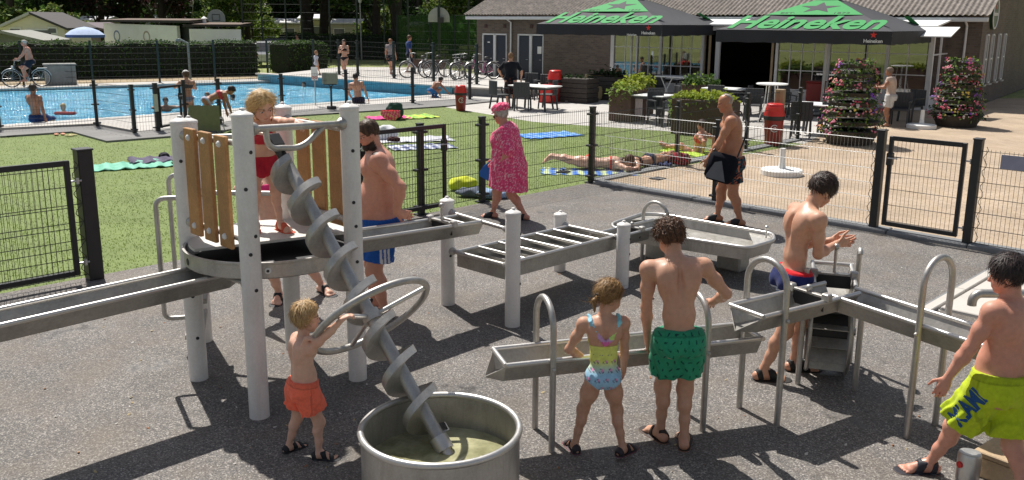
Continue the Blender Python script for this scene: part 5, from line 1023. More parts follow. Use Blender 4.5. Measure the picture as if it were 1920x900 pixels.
# ================================================================ camp site behind the pool, hedges, trees
def hedge(a, b, th, h, label, n=9000):
    a, b = V(*a, 0), V(*b, 0); d = nrm(b - a); s = nrm(np.cross(d, V(0, 0, 1))); L = np.linalg.norm(b - a); t = thing('hedge', tuple((a + b) / 2), label, 'hedge', 'clipped hedges')
    mb = MB(); nx, nz = int(L / 0.25), 7; vs = []
    ring = [(-th / 2, 0), (-th / 2 * 1.02, h * 0.35), (-th / 2, h * 0.75), (-th / 2 * 0.93, h), (0, h * 1.01), (th / 2 * 0.93, h), (th / 2, h * 0.75), (th / 2 * 1.02, h * 0.35), (th / 2, 0)]
    for i in range(nx + 1):
        for x, z in ring: vs.append(a + d * L * i / nx + s * (x * 0.94 + RNG.normal(0, 0.03)) + V(0, 0, z * 0.96 * (1 + 0.03 * math.sin(i * 0.37) + 0.02 * math.sin(i * 1.1)) + RNG.normal(0, 0.02)))
    m = len(ring); mb.add(vs, [(i * m + k, i * m + k + 1, (i + 1) * m + k + 1, (i + 1) * m + k) for i in range(nx) for k in range(m - 1)] + [tuple(range(m)), tuple(range(nx * m, nx * m + m))[::-1]]); mb.build('stems', pm('hedge_inside', (0.012, 0.018, 0.008), 0.95), t)
    def fn():
        u = RNG.random() * L; k = RNG.random()
        if k < 0.45: x, z, o = -th / 2, RNG.random() * h, -s
        elif k < 0.62: x, z, o = th / 2, RNG.random() * h, s
        elif k < 0.95: x, z, o = (RNG.random() - 0.5) * th, h, V(0, 0, 1)
        else:
            u = 0 if RNG.random() < 0.5 else L; x, z, o = (RNG.random() - 0.5) * th, RNG.random() * h, d * (1 if u > 0 else -1)
        return a + d * u + s * x + V(0, 0, z * (1 + 0.03 * math.sin(u / 0.25 * 0.37) + 0.02 * math.sin(u / 0.25 * 1.1))) + RNG.normal(0, 0.045, 3), o
    leaves(n, fn, 0.11, [LF['deep'], LF['green'], LF['green']], t, 'foliage'); return t
hedge((-30, 36.4), (-13.0, 45.0), 1.1, 1.58, 'long clipped dark hedge behind the pool path', 12000)
hedge((-12.2, 46.6), (-10.6, 48.6), 1.6, 1.5, 'short clipped hedge block beside the dry verge', 3500)
p = G(115, 158); t = thing('utility_cabinet', (p[0], p[1], 0), 'grey concrete utility cabinet on the verge in front of the hedge', 'cabinet')
cab = pm('weathered_concrete_box', (0.27, 0.27, 0.255), 0.85, var=0.2, nscale=3); mb = MB(); mb.bbox((p[0], p[1], 0.40), (1.15, 0.7, 0.80), rad(30), 0.015); mb.build('body', cab, t); mb = MB(); mb.bbox((p[0], p[1], 0.83), (1.24, 0.78, 0.06), rad(30), 0.015); mb.build('lid', cab, t)
p = G(357, 148); t = thing('pool_shower', (p[0], p[1], 0), 'grey steel outdoor shower post with an angled head by the hedge', 'shower'); sh = pm('grey_shower_paint', (0.19, 0.235, 0.23), 0.45)
h0 = V(p[0], p[1], 0); mb = MB(); mb.tube([h0, h0 + V(0, 0, 1.62), h0 + V(-0.36, -0.05, 1.80), h0 + V(-0.44, -0.06, 1.78)], 0.055, 10); mb.build('post', sh, t, smooth=30); mb = MB(); mb.lathe(h0 + V(-0.44, -0.06, 1.78), [(0.04, 0.05), (0.10, -0.03), (0.10, -0.06)], 14, capb=True, capt=True); mb.build('head', sh, t, smooth=40)
# ---- bungalow
cream = pm('cream_cladding', (0.74, 0.69, 0.56), 0.7, var=0.05, nscale=3); roofd = pm('dark_roof_felt', (0.055, 0.05, 0.052), 0.8, var=0.2); glz = pm('curtained_window', (0.13, 0.135, 0.16), 0.15, var=0.2, nscale=4)
def at(px, Y): d = ray(px, 40.0); return V(d[0] * Y / d[1], Y, 0)
def gable_house(pxl, pxr, Y, eave, ridge, dep, name, label, wmat, rmat, windows=(), rz=0.0, over=0.35):
    a, b = at(pxl, Y), at(pxr, Y); c = (a + b) / 2; w = np.linalg.norm(b - a); X = V(math.cos(rz), math.sin(rz), 0); Y_ = V(-X[1], X[0], 0); t = thing(name, tuple(c), label, 'house')
    P = lambda x, y, z: c + X * x + Y_ * y + V(0, 0, z)
    mb = MB(); f = [(-w / 2, 0), (w / 2, 0), (w / 2, eave), (0, ridge), (-w / 2, eave)]; mb.add([P(x, 0, z) for x, z in f] + [P(x, dep, z) for x, z in f], [(0, 1, 2, 3, 4), (9, 8, 7, 6, 5), (0, 5, 6, 1), (1, 6, 7, 2), (0, 4, 9, 5)]); mb.build('wall', wmat, t)
    sl = (ridge - eave) / (w / 2)
    for s in (-1, 1):
        mb = MB(); q = [P(0, -over, ridge + 0.02), P(s * (w / 2 + over), -over, eave - sl * over + 0.02), P(s * (w / 2 + over), dep + over, eave - sl * over + 0.02), P(0, dep + over, ridge + 0.02)]; mb.add(q + [v + V(0, 0, 0.14) for v in q], [(0, 1, 2, 3), (7, 6, 5, 4), (0, 4, 5, 1), (1, 5, 6, 2), (2, 6, 7, 3), (3, 7, 4, 0)]); mb.build('roof', rmat[0 if s < 0 else 1], t)
    for x, z, ww, hh in windows:
        fr = MB(); fr.box(P(x, -0.02, z), (ww + 0.16, 0.06, hh + 0.16), rz); wi = fr.build('window', M['white'], t); mb = MB(); mb.box(P(x, -0.045, z), (ww, 0.04, hh), rz); mb.build('pane', glz, wi)
    return t
gable_house(4, 119, 52, 2.15, 2.90, 3.2, 'bungalow', 'cream gabled bungalow behind the hedge', cream, (pm('sunlit_metal_roof', (0.5, 0.5, 0.5), 0.5), roofd), ((-1.05, 1.95, 0.55, 0.28), (0.25, 1.62, 1.35, 0.80), (1.12, 2.0, 0.38, 0.25), (1.12, 1.48, 0.42, 0.42)))  # left slope paler than the right: sunlight put into its roof colour
gable_house(-60, 72, 46, 1.52, 1.92, 2.2, 'garden_shed', 'low grey garden shed in front of the cream bungalow', pm('grey_boards', (0.20, 0.21, 0.18), 0.8), (pm('felt_green', (0.30, 0.30, 0.27), 0.9), pm('felt_green', (0.30, 0.30, 0.27), 0.9)))
gable_house(112, 186, 58, 2.0, 2.3, 4, 'awning_tent', 'mauve awning roof beside the cream bungalow', pm('tent_cloth', (0.16, 0.14, 0.13), 0.9), (pm('mauve_canvas', (0.13, 0.10, 0.12), 0.8), pm('mauve_canvas', (0.13, 0.10, 0.12), 0.8)))
p = at(157, 49.5); t = thing('garden_parasol', tuple(p), 'round blue and white garden parasol behind the hedge', 'parasol'); n = 8
mb = MB(); mb.lathe(p + V(0, 0, 1.83), [(1.0, 0), (0.72, 0.22), (0.38, 0.36), (0.01, 0.43)], n * 2); mb.build('canopy', pm('pale_blue_canvas', (0.42, 0.52, 0.74), 0.8), t, smooth=30); mb = MB(); mb.lathe(p + V(0, 0, 1.68), [(1.0, 0), (1.005, 0.15)], n * 2); mb.build('valance', pm('blue_canvas', (0.07, 0.13, 0.42), 0.8), t); mb = MB(); mb.cyl(p, p + V(0, 0, 2.3), 0.025, 8); mb.build('pole', M['white'], t)
# ---- white flat building with faded wall paintings
wa, wb, wcn = at(196, 57), at(356, 52), at(449, 54.5); ww_ = pm('white_render', (0.80, 0.81, 0.82), 0.75, var=0.06, nscale=1.5); t = thing('toilet_block', tuple(wa), 'long white flat roofed block with faded paintings behind the hedge', 'building')
def wallseg(a, b, h0, h1, mat, nm, th=0.2, z0=0):
    d = nrm(b - a); s = nrm(np.cross(d, V(0, 0, 1))); mb = MB(); q = [a + s * th / 2, b + s * th / 2, b - s * th / 2, a - s * th / 2]; mb.add([v + V(0, 0, z0) for v in q] + [q[0] + V(0, 0, h0), q[1] + V(0, 0, h1), q[2] + V(0, 0, h1), q[3] + V(0, 0, h0)], [(0, 1, 2, 3), (7, 6, 5, 4), (0, 4, 5, 1), (1, 5, 6, 2), (2, 6, 7, 3), (3, 7, 4, 0)]); return mb.build(nm, mat, t)
dA_ = nrm(wb - wa); k1 = wb - dA_ * 0.75; wallseg(wa, wb - dA_ * 1.15, 2.42, 2.32, ww_, 'wall'); wallseg(wb - dA_ * 0.05, wcn, 2.15, 2.12, ww_, 'wall')
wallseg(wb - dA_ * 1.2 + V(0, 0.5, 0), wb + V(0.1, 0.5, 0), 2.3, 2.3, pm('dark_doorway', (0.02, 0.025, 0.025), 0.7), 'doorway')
up_ = V(0, 0, 1)
for a, b, z, dep in ((wa - dA_ * 0.2, wb + dA_ * 0.1, 2.50, 6), (wb + V(-0.3, 0, 0), wcn + V(0.15, 0, 0), 2.28, 6)):
    q = [a + V(0, -0.35, 0), b + V(0, -0.35, 0), b + V(-1.0, dep, 0), a + V(-1.0, dep, 0)]; mb = MB(); mb.add([v + V(0, 0, z) for v in q] + [v + V(0, 0, z + 0.13) for v in q], [(0, 1, 2, 3), (0, 4, 5, 1), (1, 5, 6, 2), (2, 6, 7, 3), (3, 7, 4, 0)]); mb.build('fascia', pm('dark_fascia', (0.035, 0.03, 0.03), 0.7), t)
    mb = MB(); mb.add([v + V(0, 0, z + 0.135 + (0.10 if i > 1 else 0)) for i, v in enumerate(q)], [(0, 1, 2, 3)]); mb.build('roof', pm('brown_roof_gravel', (0.16, 0.115, 0.09), 0.9), t)
sA_ = nrm(np.cross(dA_, V(0, 0, 1))); sA_ = sA_ if sA_[1] < 0 else -sA_
for f, r, col in ((0.16, 0.30, (0.20, 0.27, 0.40)), (0.52, 0.30, (0.42, 0.34, 0.30))):
    q = wa + (wb - wa) * f + sA_ * 0.11 + V(0, 0, 1.65); mb = MB(); mb.tube(arc(q, r, 0, 2 * math.pi, 24, dA_, up_)[:-1], 0.05, 6, closed=True); mb.v = [tuple(V(*v) - sA_ * np.dot(V(*v) - q, sA_) * 0.9) for v in mb.v]; mb.build('ring_painting', pm('paint_%d' % int(f * 100), col, 0.8), t)
p = at(367, 54) + V(0, 1.5, 0); mb = MB(); mb.cyl(p + V(0, 0, 2.4), p + V(0, 0, 2.75), 0.12, 10); mb.lathe(p + V(0, 0, 2.75), [(0.2, 0), (0.01, 0.14)], 12, capb=True); mb.build('roof_vent', M['white'], t)
# ---- mobile homes far behind
def mobile_home(pxl, pxr, Y, h, label, col):
    a, b = at(pxl, Y), at(pxr, Y); c = (a + b) / 2; w = b[0] - a[0]; t = thing('mobile_home', tuple(c), label, 'mobile home', 'mobile homes on the camp site'); m = pm('mh_%d' % pxl, col, 0.6, var=0.05)
    mb = MB(); mb.bbox(c + V(0, 1.6, h / 2 - 0.1), (w, 3.2, h - 0.25), 0, 0.04); mb.build('wall', m, t); mb = MB(); q = [c + V(-w / 2 - 0.2, -0.2, h - 0.2), c + V(w / 2 + 0.2, -0.2, h - 0.2), c + V(w / 2 + 0.2, 3.4, h - 0.2), c + V(-w / 2 - 0.2, 3.4, h - 0.2)]; mb.add(q + [q[0] + V(0, 0, 0.16), q[1] + V(0, 0, 0.16), q[2] + V(0, 0, 0.16), q[3] + V(0, 0, 0.16), c + V(-w / 2 - 0.2, 1.6, h + 0.35), c + V(w / 2 + 0.2, 1.6, h + 0.35)], [(0, 1, 2, 3), (0, 4, 5, 1), (2, 6, 7, 3), (4, 8, 9, 5), (6, 9, 8, 7), (1, 5, 9, 6, 2), (3, 7, 8, 4, 0)]); mb.build('roof', pm('pale_metal_roof', (0.62, 0.62, 0.62), 0.5), t)
    k = max(2, int(w / 2.2))
    for i in range(k):
        x = -w / 2 + w * (i + 0.5) / k; ww2 = 1.0 if i % 2 == 0 else 0.7; fr = MB(); fr.box(c + V(x, -0.01, h * 0.58), (ww2 + 0.14, 0.05, 0.94), 0); wi = fr.build('window', M['white'], t); mb = MB(); mb.box(c + V(x, -0.035, h * 0.58), (ww2, 0.04, 0.8), 0); mb.build('pane', glz, wi)
    return t
mobile_home(498, 560, 88, 2.5, 'cream mobile home with a dark porch beyond the tall court fence', (0.46, 0.42, 0.33)); mobile_home(562, 606, 84, 2.9, 'tall beige mobile home between the dark tree trunks', (0.42, 0.38, 0.31)); mobile_home(614, 700, 90, 2.5, 'long cream mobile home behind the round basketball trees', (0.48, 0.45, 0.38)); mobile_home(270, 460, 98, 2.9, 'long white mobile home peeping over the flat roofed block', (0.5, 0.5, 0.5)); mobile_home(136, 200, 92, 2.6, 'white mobile home glimpsed above the garden parasol', (0.55, 0.52, 0.46)); mobile_home(722, 790, 84, 2.3, 'pale caravan behind the green wind screen', (0.5, 0.48, 0.4))
# ---- ball court: tall fence, wind screen, boards
def tall_fence(pxs, Y, h, label, screen=None):
    pts = [at(x, Y) for x in pxs]; t = thing('court_fence', tuple(pts[0]), label, 'fence')
    for p in pts: mb = MB(); mb.cyl(p, p + V(0, 0, h), 0.055, 8); mb.build('post', M['fence_green'], t, smooth=40)
    for a, b in zip(pts[:-1], pts[1:]):
        mb = MB(); wire_panel(mb, a, b, h, z0=0.1, sp=0.6, hs=0.5, r=0.006, double=False, spike=0); mb.build('mesh_panel', M['fence_green'], t)
    return t
tall_fence((455, 491, 536, 565, 618, 669, 720, 765), 58, 5.2, 'tall dark court fence in front of the mobile homes'); tall_fence((765, 824, 878, 930), 55, 5.0, 'tall dark court fence in front of the green wind screen')
ws = thing('wind_screen', tuple(at(745, 60)), 'translucent green mesh wind screen behind the bicycles', 'screen'); gm = leaf_mat('green_mesh_cloth', (0.06, 0.14, 0.035), 0.5, 0.15, nscale=1.5)
nt = gm.node_tree; tr = _n(nt, 'BsdfTransparent'); mx = _n(nt, 'MixShader'); mx.inputs[0].default_value = 0.24; o_ = nt.nodes['Material Output']; nt.links.new(o_.inputs[0].links[0].from_socket, mx.inputs[1]); nt.links.new(tr.outputs[0], mx.inputs[2]); nt.links.new(mx.outputs[0], o_.inputs[0])
for i, (x0, x1) in enumerate(((746, 806), (806, 852), (852, 905))):
    a, b = at(x0, 60), at(x1, 60); mb = MB(); mb.box((a + b) / 2 + V(0, 0, 1.55), (b[0] - a[0] - 0.06, 0.02, 3.0), 0); mb.build('cloth_panel', gm, ws)
for x in (744, 806, 852, 905): mb = MB(); mb.cyl(at(x, 60), at(x, 60) + V(0, 0, 3.1), 0.06, 8); mb.build('post', M['fence_green'], ws, smooth=40)
def hoop_board(px, Y, zc, label, face):
    c = at(px, Y) + V(0, 0, zc); t = thing('basketball_board', tuple(at(px, Y)), label, 'basketball board', 'basketball boards'); bm_ = pm('board_grey', (0.36, 0.37, 0.36), 0.6)
    pts = [(0.62 * math.cos(a), 0.62 * math.sin(a)) for a in np.linspace(0, math.pi, 17)] + [(-0.62, -0.22), (0.62, -0.22)]; put_poly(pts, c, V(1, 0, 0), V(0, 0, 1), bm_, t, 'board', 0.05)
    if face:
        mb = MB()
        for a, b in (((-0.26, -0.12), (0.26, -0.12)), ((0.26, -0.12), (0.26, 0.28)), ((0.26, 0.28), (-0.26, 0.28)), ((-0.26, 0.28), (-0.26, -0.12))): mb.bar(c + V(a[0], -0.06, a[1]), c + V(b[0], -0.06, b[1]), 0.02, 0.04)
        mb.build('target_square', M['dark'], t)
    mb = MB(); mb.cyl(at(px, Y) + V(0, 0.12 if face else -0.15, 0), c + V(0, 0.12 if face else -0.15, 0.7 if not face else 0.1), 0.07, 8); mb.build('pole', M['fence_green'], t, smooth=40)
    if not face: mb = MB(); mb.box(c + V(0.15, -0.28, -0.1), (0.3, 0.25, 0.3)); mb.build('bracket', M['dark'], t)
hoop_board(406, 62, 2.75, 'pale basketball board with black square over the flat roofed block', True); hoop_board(823, 52, 2.85, 'pale basketball board seen from behind above the green wind screen', False)
for px, Y, h, lb in ((363, 75, 4.0, 'slim grey lamp post with a small head among the trees'), (385, 72, 4.1, 'lamp post with a flat disc head beside the pale basketball board'), (676, 63, 4.0, 'lamp post with a square white lantern by the court fence')):
    p = at(px, Y); t = thing('lamp_post', tuple(p), lb, 'lamp post'); mb = MB(); mb.cyl(p, p + V(0, 0, h), 0.05, 8, 0.04); mb.build('pole', M['galv'], t, smooth=40); mb = MB(); mb.lathe(p + V(0, 0, h), [(0.1, -0.1), (0.30 if px == 385 else 0.14, 0.1), (0.25 if px == 385 else 0.12, 0.2)], 12, capb=True, capt=True); mb.build('head', M['offwhite'], t, smooth=40)
# ---- trees
bark = pm('tree_bark', (0.045, 0.035, 0.028), 0.95, var=0.3, nscale=6, bump=0.4)
def tree_mesh(seed, h, tr, crown_lo, crx, nleaf, lsize, cols, clumps=26):
    rg = np.random.default_rng(seed); tm = MB(); lean = rg.normal(0, 0.03, 2)
    pts = [V(lean[0] * z + 0.1 * math.sin(z * 0.7 + seed), lean[1] * z + 0.1 * math.cos(z * 0.6 + seed), z) for z in np.linspace(0, h * 0.85, 9)]; tm.tube(pts, [tr * 1.35] + list(np.linspace(tr, tr * 0.25, 8)), 9)
    cl = []
    for k in range(clumps):
        f = rg.random(); z = crown_lo + (h - crown_lo) * f; rr = crx * (0.35 + 0.65 * math.sin(math.pi * min(0.95, 0.12 + 0.85 * f))) * math.sqrt(rg.random()); a = rg.random() * 6.28
        c = V(rr * math.cos(a), rr * math.sin(a), z); cl.append((c, crx * (0.22 + 0.2 * rg.random())))
        if k % 2 == 0:
            z0 = max(crown_lo * 0.7, z - rr * 0.9 - 0.4); b = pts[min(8, int(z0 / (h * 0.85) * 8))]; tm.tube([b, (b + c) / 2 + V(0, 0, 0.3), c], [tr * 0.34, tr * 0.2, tr * 0.06], 6)
    per = nleaf // clumps; P = []; 
    for c, r in cl:
        q = rg.normal(0, 1, (per, 3)); q = q / np.linalg.norm(q, axis=1)[:, None] * (rg.random((per, 1)) ** 0.45) * r * V(1.15, 1.15, 0.75) + c; P.append(q)
    P = np.concatenate(P); n = len(P); d = rg.normal(0, 1, (n, 3)); d[:, 2] *= 0.6; d /= np.linalg.norm(d, axis=1)[:, None]; s = np.cross(d, rg.normal(0, 1, (n, 3))); s /= np.linalg.norm(s, axis=1)[:, None]; L = lsize * (0.6 + 0.8 * rg.random((n, 1)))
    v = np.stack([P, P + d * L * 0.5 + s * L * 0.34, P + d * L, P + d * L * 0.5 - s * L * 0.34], 1).reshape(-1, 3); me = bpy.data.meshes.new('crown'); me.vertices.add(len(v)); me.vertices.foreach_set('co', v.ravel()); me.loops.add(len(v)); me.loops.foreach_set('vertex_index', np.arange(len(v))); me.polygons.add(n); me.polygons.foreach_set('loop_start', np.arange(0, len(v), 4))
    for c in cols: me.materials.append(LF[c])
    me.polygons.foreach_set('material_index', rg.integers(0, len(cols), n)); me.update(calc_edges=True); return tm.mesh('trunk', bark, 40), me
TK = [tree_mesh(3, 15, 0.34, 3.4, 4.2, 5200, 0.42, ('deep', 'deep', 'green')), tree_mesh(5, 17, 0.42, 4.2, 4.8, 5600, 0.45, ('deep', 'deep', 'olive')), tree_mesh(8, 13, 0.30, 2.6, 3.8, 5000, 0.40, ('deep', 'copper', 'copper')), tree_mesh(13, 7.5, 0.16, 1.6, 2.4, 4200, 0.30, ('fresh', 'olive', 'green')), tree_mesh(17, 3.2, 0.07, 0.3, 1.6, 2600, 0.24, ('fresh', 'green', 'olive'), 16), tree_mesh(23, 14, 0.36, 1.2, 4.0, 6200, 0.42, ('deep', 'green', 'deep'))]
def tree(px, Y, k, sc, label, group='trees behind the camp site'):
    p = at(px, Y); t = thing('tree', tuple(p), label, 'tree', group); t.scale = (sc, sc, sc); t.rotation_euler.z = RNG.random() * 6.28
    for nm, me in zip(('trunk', 'crown'), TK[k]): link_mesh(nm, me, t)
    return t
lms = {-60: 'left of the garden shed', 20: 'behind the sunlit metal roof of the bungalow', 75: 'behind the ridge of the bungalow', 130: 'above the garden parasol', 185: 'at the near end of the flat roofed block', 250: 'over the blue ring painting', 310: 'over the middle of the flat roofed block', 345: 'behind the slim lamp post', 460: 'beside the silver car gap', 520: 'behind the cream porch home', 577: 'in front of the tall beige mobile home', 607: 'beside the long cream mobile home', 655: 'behind the long cream mobile home', 700: 'next to the square white lantern', 742: 'at the edge of the green wind screen', 790: 'behind the pale caravan', 850: 'behind the wind screen middle', 905: 'at the clubhouse corner', 960: 'behind the clubhouse roof', 425: 'behind the board with the black square', 380: 'behind the disc head lamp'}
names = ['dark broadleaf tree standing behind the mobile homes', 'tall dark tree with a thick trunk at the camp site', 'copper leaved dark tree rising behind the flat roofed block', 'sunlit light green tree among the dark trees', 'sunlit light green shrub', 'dense dark tree with low branches at the edge of the wood']
for px, Y, k, sc in ((-60, 74, 5, 1), (20, 70, 0, 1.0), (75, 78, 5, 1.1), (130, 82, 1, 1.0), (185, 76, 2, 1.0), (250, 80, 2, 1.1), (310, 72, 2, 0.95), (345, 84, 5, 1.0), (460, 70, 1, 1.0), (520, 96, 5, 1.0), (577, 68, 1, 1.05), (607, 70, 0, 1.1), (655, 98, 5, 1.1), (700, 66, 0, 1.0), (742, 64, 1, 0.95), (790, 90, 5, 1.1), (850, 76, 5, 1.0), (905, 70, 0, 1.0), (960, 80, 5, 1.1), (425, 95, 5, 1.2), (380, 100, 0, 1.2), (150, 100, 5, 1.2), (560, 104, 5, 1.3), (720, 104, 5, 1.3), (30, 100, 5, 1.3), (240, 104, 5, 1.3)):
    tree(px, Y, k, sc, (('dark broadleaf tree', 'tall dark tree with a thick trunk', 'copper leaved dark tree', '', '', 'dense dark tree with low branches')[k] + ' ' + lms[px]) if px in lms else names[k])
for px, Y, k, sc, lb in ((418, 66, 3, 0.85, 'sunlit light green tree behind the pale basketball board with the square'), (470, 76, 3, 0.75, 'sunlit light green tree beside the long white mobile home'), (855, 68, 3, 0.8, 'sunlit light green tree above the green wind screen'), (100, 62, 4, 1.2, 'sunlit light green shrub beside the bungalow roof'), (128, 64, 4, 1.0, 'light green shrub behind the mauve awning'), (500, 80, 4, 1.0, 'light green shrub in front of the cream mobile home'), (700, 72, 4, 1.1, 'green shrub in front of the long cream mobile home'), (722, 70, 4, 1.2, 'tall green shrub next to the green wind screen'), (-10, 62, 4, 1.3, 'light green shrub beside the bungalow')):
    tree(px, Y, k, sc, lb, 'sunlit shrubs and small trees')
hedge((-16.5, 64), (-7.0, 64), 1.4, 1.7, 'dark hedge along the far side of the ball court', 5000)
hedge((-29, 60), (-18.8, 62), 1.2, 1.9, 'dark hedge between the bungalow and the white block', 4000)
# far wood that reads as one mass
n = 26000; q = np.c_[RNG.uniform(-95, 60, n), RNG.uniform(108, 122, n), RNG.random(n) ** 0.8 * 17]; d = RNG.normal(0, 1, (n, 3)); d /= np.linalg.norm(d, axis=1)[:, None]; s = np.cross(d, RNG.normal(0, 1, (n, 3))); s /= np.linalg.norm(s, axis=1)[:, None]; L = 0.9 + 0.9 * RNG.random((n, 1))
v = np.stack([q, q + d * L * 0.5 + s * L * 0.4, q + d * L, q + d * L * 0.5 - s * L * 0.4], 1).reshape(-1, 3); me = bpy.data.meshes.new('far_wood'); me.vertices.add(len(v)); me.vertices.foreach_set('co', v.ravel()); me.loops.add(len(v)); me.loops.foreach_set('vertex_index', np.arange(len(v))); me.polygons.add(n); me.polygons.foreach_set('loop_start', np.arange(0, len(v), 4)); me.materials.append(LF['deep']); me.update(calc_edges=True)
tag(link_mesh('far_wood', me), 'dark wood closing the view behind the camp site', 'wood', kind='stuff')
# ---- bicycles
def bike_proto(col, name='bicycle'):
    t = thing(name, (0, 0, 0), 'bicycle', 'bicycle', 'parked bicycles'); fm = pm('bike_' + '_'.join('%d' % (c * 100) for c in col), col, 0.35); R_ = 0.34
    for x in (-0.52, 0.54):
        w = MB(); w.tube([V(x + R_ * math.cos(a), 0, R_ + 0.01 + R_ * math.sin(a)) for a in np.linspace(0, 6.283, 33)[:-1]], 0.02, 6, closed=True); wh = w.build('wheel', M['dark'], t, smooth=60)
        w = MB(); w.tube([V(x + 0.31 * math.cos(a), 0, R_ + 0.01 + 0.31 * math.sin(a)) for a in np.linspace(0, 6.283, 29)[:-1]], 0.012, 5, closed=True)
        for k in range(14): a = 6.283 * k / 14; w.tube([V(x, 0.02 * (-1) ** k, R_ + 0.01), V(x + 0.31 * math.cos(a), 0, R_ + 0.01 + 0.31 * math.sin(a))], 0.003, 3, cap=False)
        w.build('rim', M['galv'], wh)
        g = MB(); g.tube([V(x + 0.375 * math.cos(a), 0, R_ + 0.01 + 0.375 * math.sin(a)) for a in np.linspace(0.5, 2.9, 14)], 0.018, 5); g.build('mudguard', M['galv'], t)
    f = MB(); hd, st, bbk, ra = V(0.40, 0, 0.86), V(-0.17, 0, 0.80), V(-0.02, 0, 0.30), V(-0.52, 0, 0.35)
    for a, b, r in ((hd, V(0.34, 0, 0.62), 0.02), (V(0.35, 0, 0.70), V(0.1, 0, 0.42), 0.018), (V(0.1, 0, 0.42), bbk, 0.018), (bbk, st, 0.018), (ra, bbk, 0.012), (ra, V(-0.14, 0, 0.70), 0.010), (hd + V(-0.02, 0, -0.1), V(0.54, 0, 0.35), 0.016)): f.cyl(a, b, r, 8)
    f.build('frame', fm, t, smooth=40)
    h = MB(); h.cyl(V(0.40, 0, 0.86), V(0.36, 0, 1.06), 0.013, 8); h.tube([V(0.18, -0.28, 1.04), V(0.30, -0.24, 1.06), V(0.37, 0, 1.06), V(0.30, 0.24, 1.06), V(0.18, 0.28, 1.04)], 0.013, 8); h.build('handlebar', M['galv'], t, smooth=50)
    s = MB(); s.ball((-0.22, 0, 0.92), 0.13, 10, (1.0, 0.7, 0.35)); s.cyl(V(-0.17, 0, 0.78), V(-0.21, 0, 0.90), 0.014, 8); s.build('saddle', M['dark'], t, smooth=60)
    r = MB(); r.bbox((-0.58, 0, 0.745), (0.36, 0.14, 0.02), 0, 0.005); r.cyl(V(-0.52, 0, 0.36), V(-0.7, 0, 0.74), 0.008, 6); r.build('rack', M['galv'], t)
    c = MB(); c.lathe((-0.02, -0.04, 0.30), [(0.09, 0), (0.09, 0.01)], 16, axis=V(0, 1, 0), capb=True, capt=True); c.cyl(V(-0.02, -0.10, 0.30), V(0.05, -0.10, 0.15), 0.01, 6); c.cyl(V(-0.02, 0.10, 0.30), V(-0.09, 0.10, 0.45), 0.01, 6); c.build('crank', M['galv'], t)
    l = MB(); l.ball((0.47, 0, 0.80), 0.05, 8); l.build('lamp', M['offwhite'], t, smooth=60); return t
BP = {}
def bike(px, py, rz, col, label, z=0.27, lean=6):
    p = G(px, py, z); b = bike_proto(col); b.location = (p[0], p[1], z); WL[b.name] = V(p[0], p[1], z); b.rotation_euler = (rad(lean), 0, rad(rz)); b['label'] = label; return b
bike(786, 146, 200, (0.62, 0.64, 0.68), 'white bicycle with a pale saddle parked on the raised deck'); bike(817, 145, 220, (0.10, 0.10, 0.11), 'dark bicycle leaning behind the white one on the raised deck'); bike(869, 149, 235, (0.20, 0.20, 0.22), 'black bicycle with white tyres by the fence post near the dark blue doors'); bike(882, 148, 200, (0.16, 0.03, 0.09), 'small burgundy bicycle beside the scooter'); bike(906, 149, 210, (0.45, 0.10, 0.25), 'small pink bicycle next to the dark blue double doors')
p = G(862, 148, 0.27); t = thing('kick_scooter', (p[0], p[1], 0.27), 'silver kick scooter standing beside the burgundy bicycle', 'scooter'); c = V(p[0], p[1], 0.27); X = nrm(V(0.75, -0.65, 0)); mb = MB()
mb.cyl(c - X * 0.3 + V(0, 0, 0.1), c - X * 0.22 + V(0, 0, 0.9), 0.018, 8); s = nrm(np.cross(X, V(0, 0, 1))); mb.cyl(c - X * 0.22 + V(0, 0, 0.9) - s * 0.2, c - X * 0.22 + V(0, 0, 0.9) + s * 0.2, 0.016, 8); mb.build('steering_column', M['galv'], t, smooth=40); mb = MB(); mb.bar(c - X * 0.25 + V(0, 0, 0.1), c + X * 0.3 + V(0, 0, 0.1), 0.1, 0.03, bev=0.01); mb.build('footboard', M['galv'], t)
for q in (-0.33, 0.33): mb = MB(); w = c + X * q + V(0, 0, 0.09); mb.tube(arc(w, 0.07, 0, 2 * math.pi, 18, X, V(0, 0, 1))[:-1], 0.02, 6, closed=True); mb.build('wheel', M['dark'], t, smooth=60)
p = G(805, 140, 0.27); t = thing('bike_rack', (p[0], p[1], 0.27), 'dark brown bench back standing behind the parked bicycles', 'bench'); mb = MB(); mb.bbox((p[0], p[1], 0.75), (2.0, 0.06, 0.42), AF, 0.01); mb.build('panel', M['corten'], t)
for s in (-0.9, 0.9): mb = MB(); q = V(p[0], p[1], 0.27) + BF * s; mb.cyl(q, q + V(0, 0, 1.0), 0.03, 8); mb.build('post', M['fence'], t)
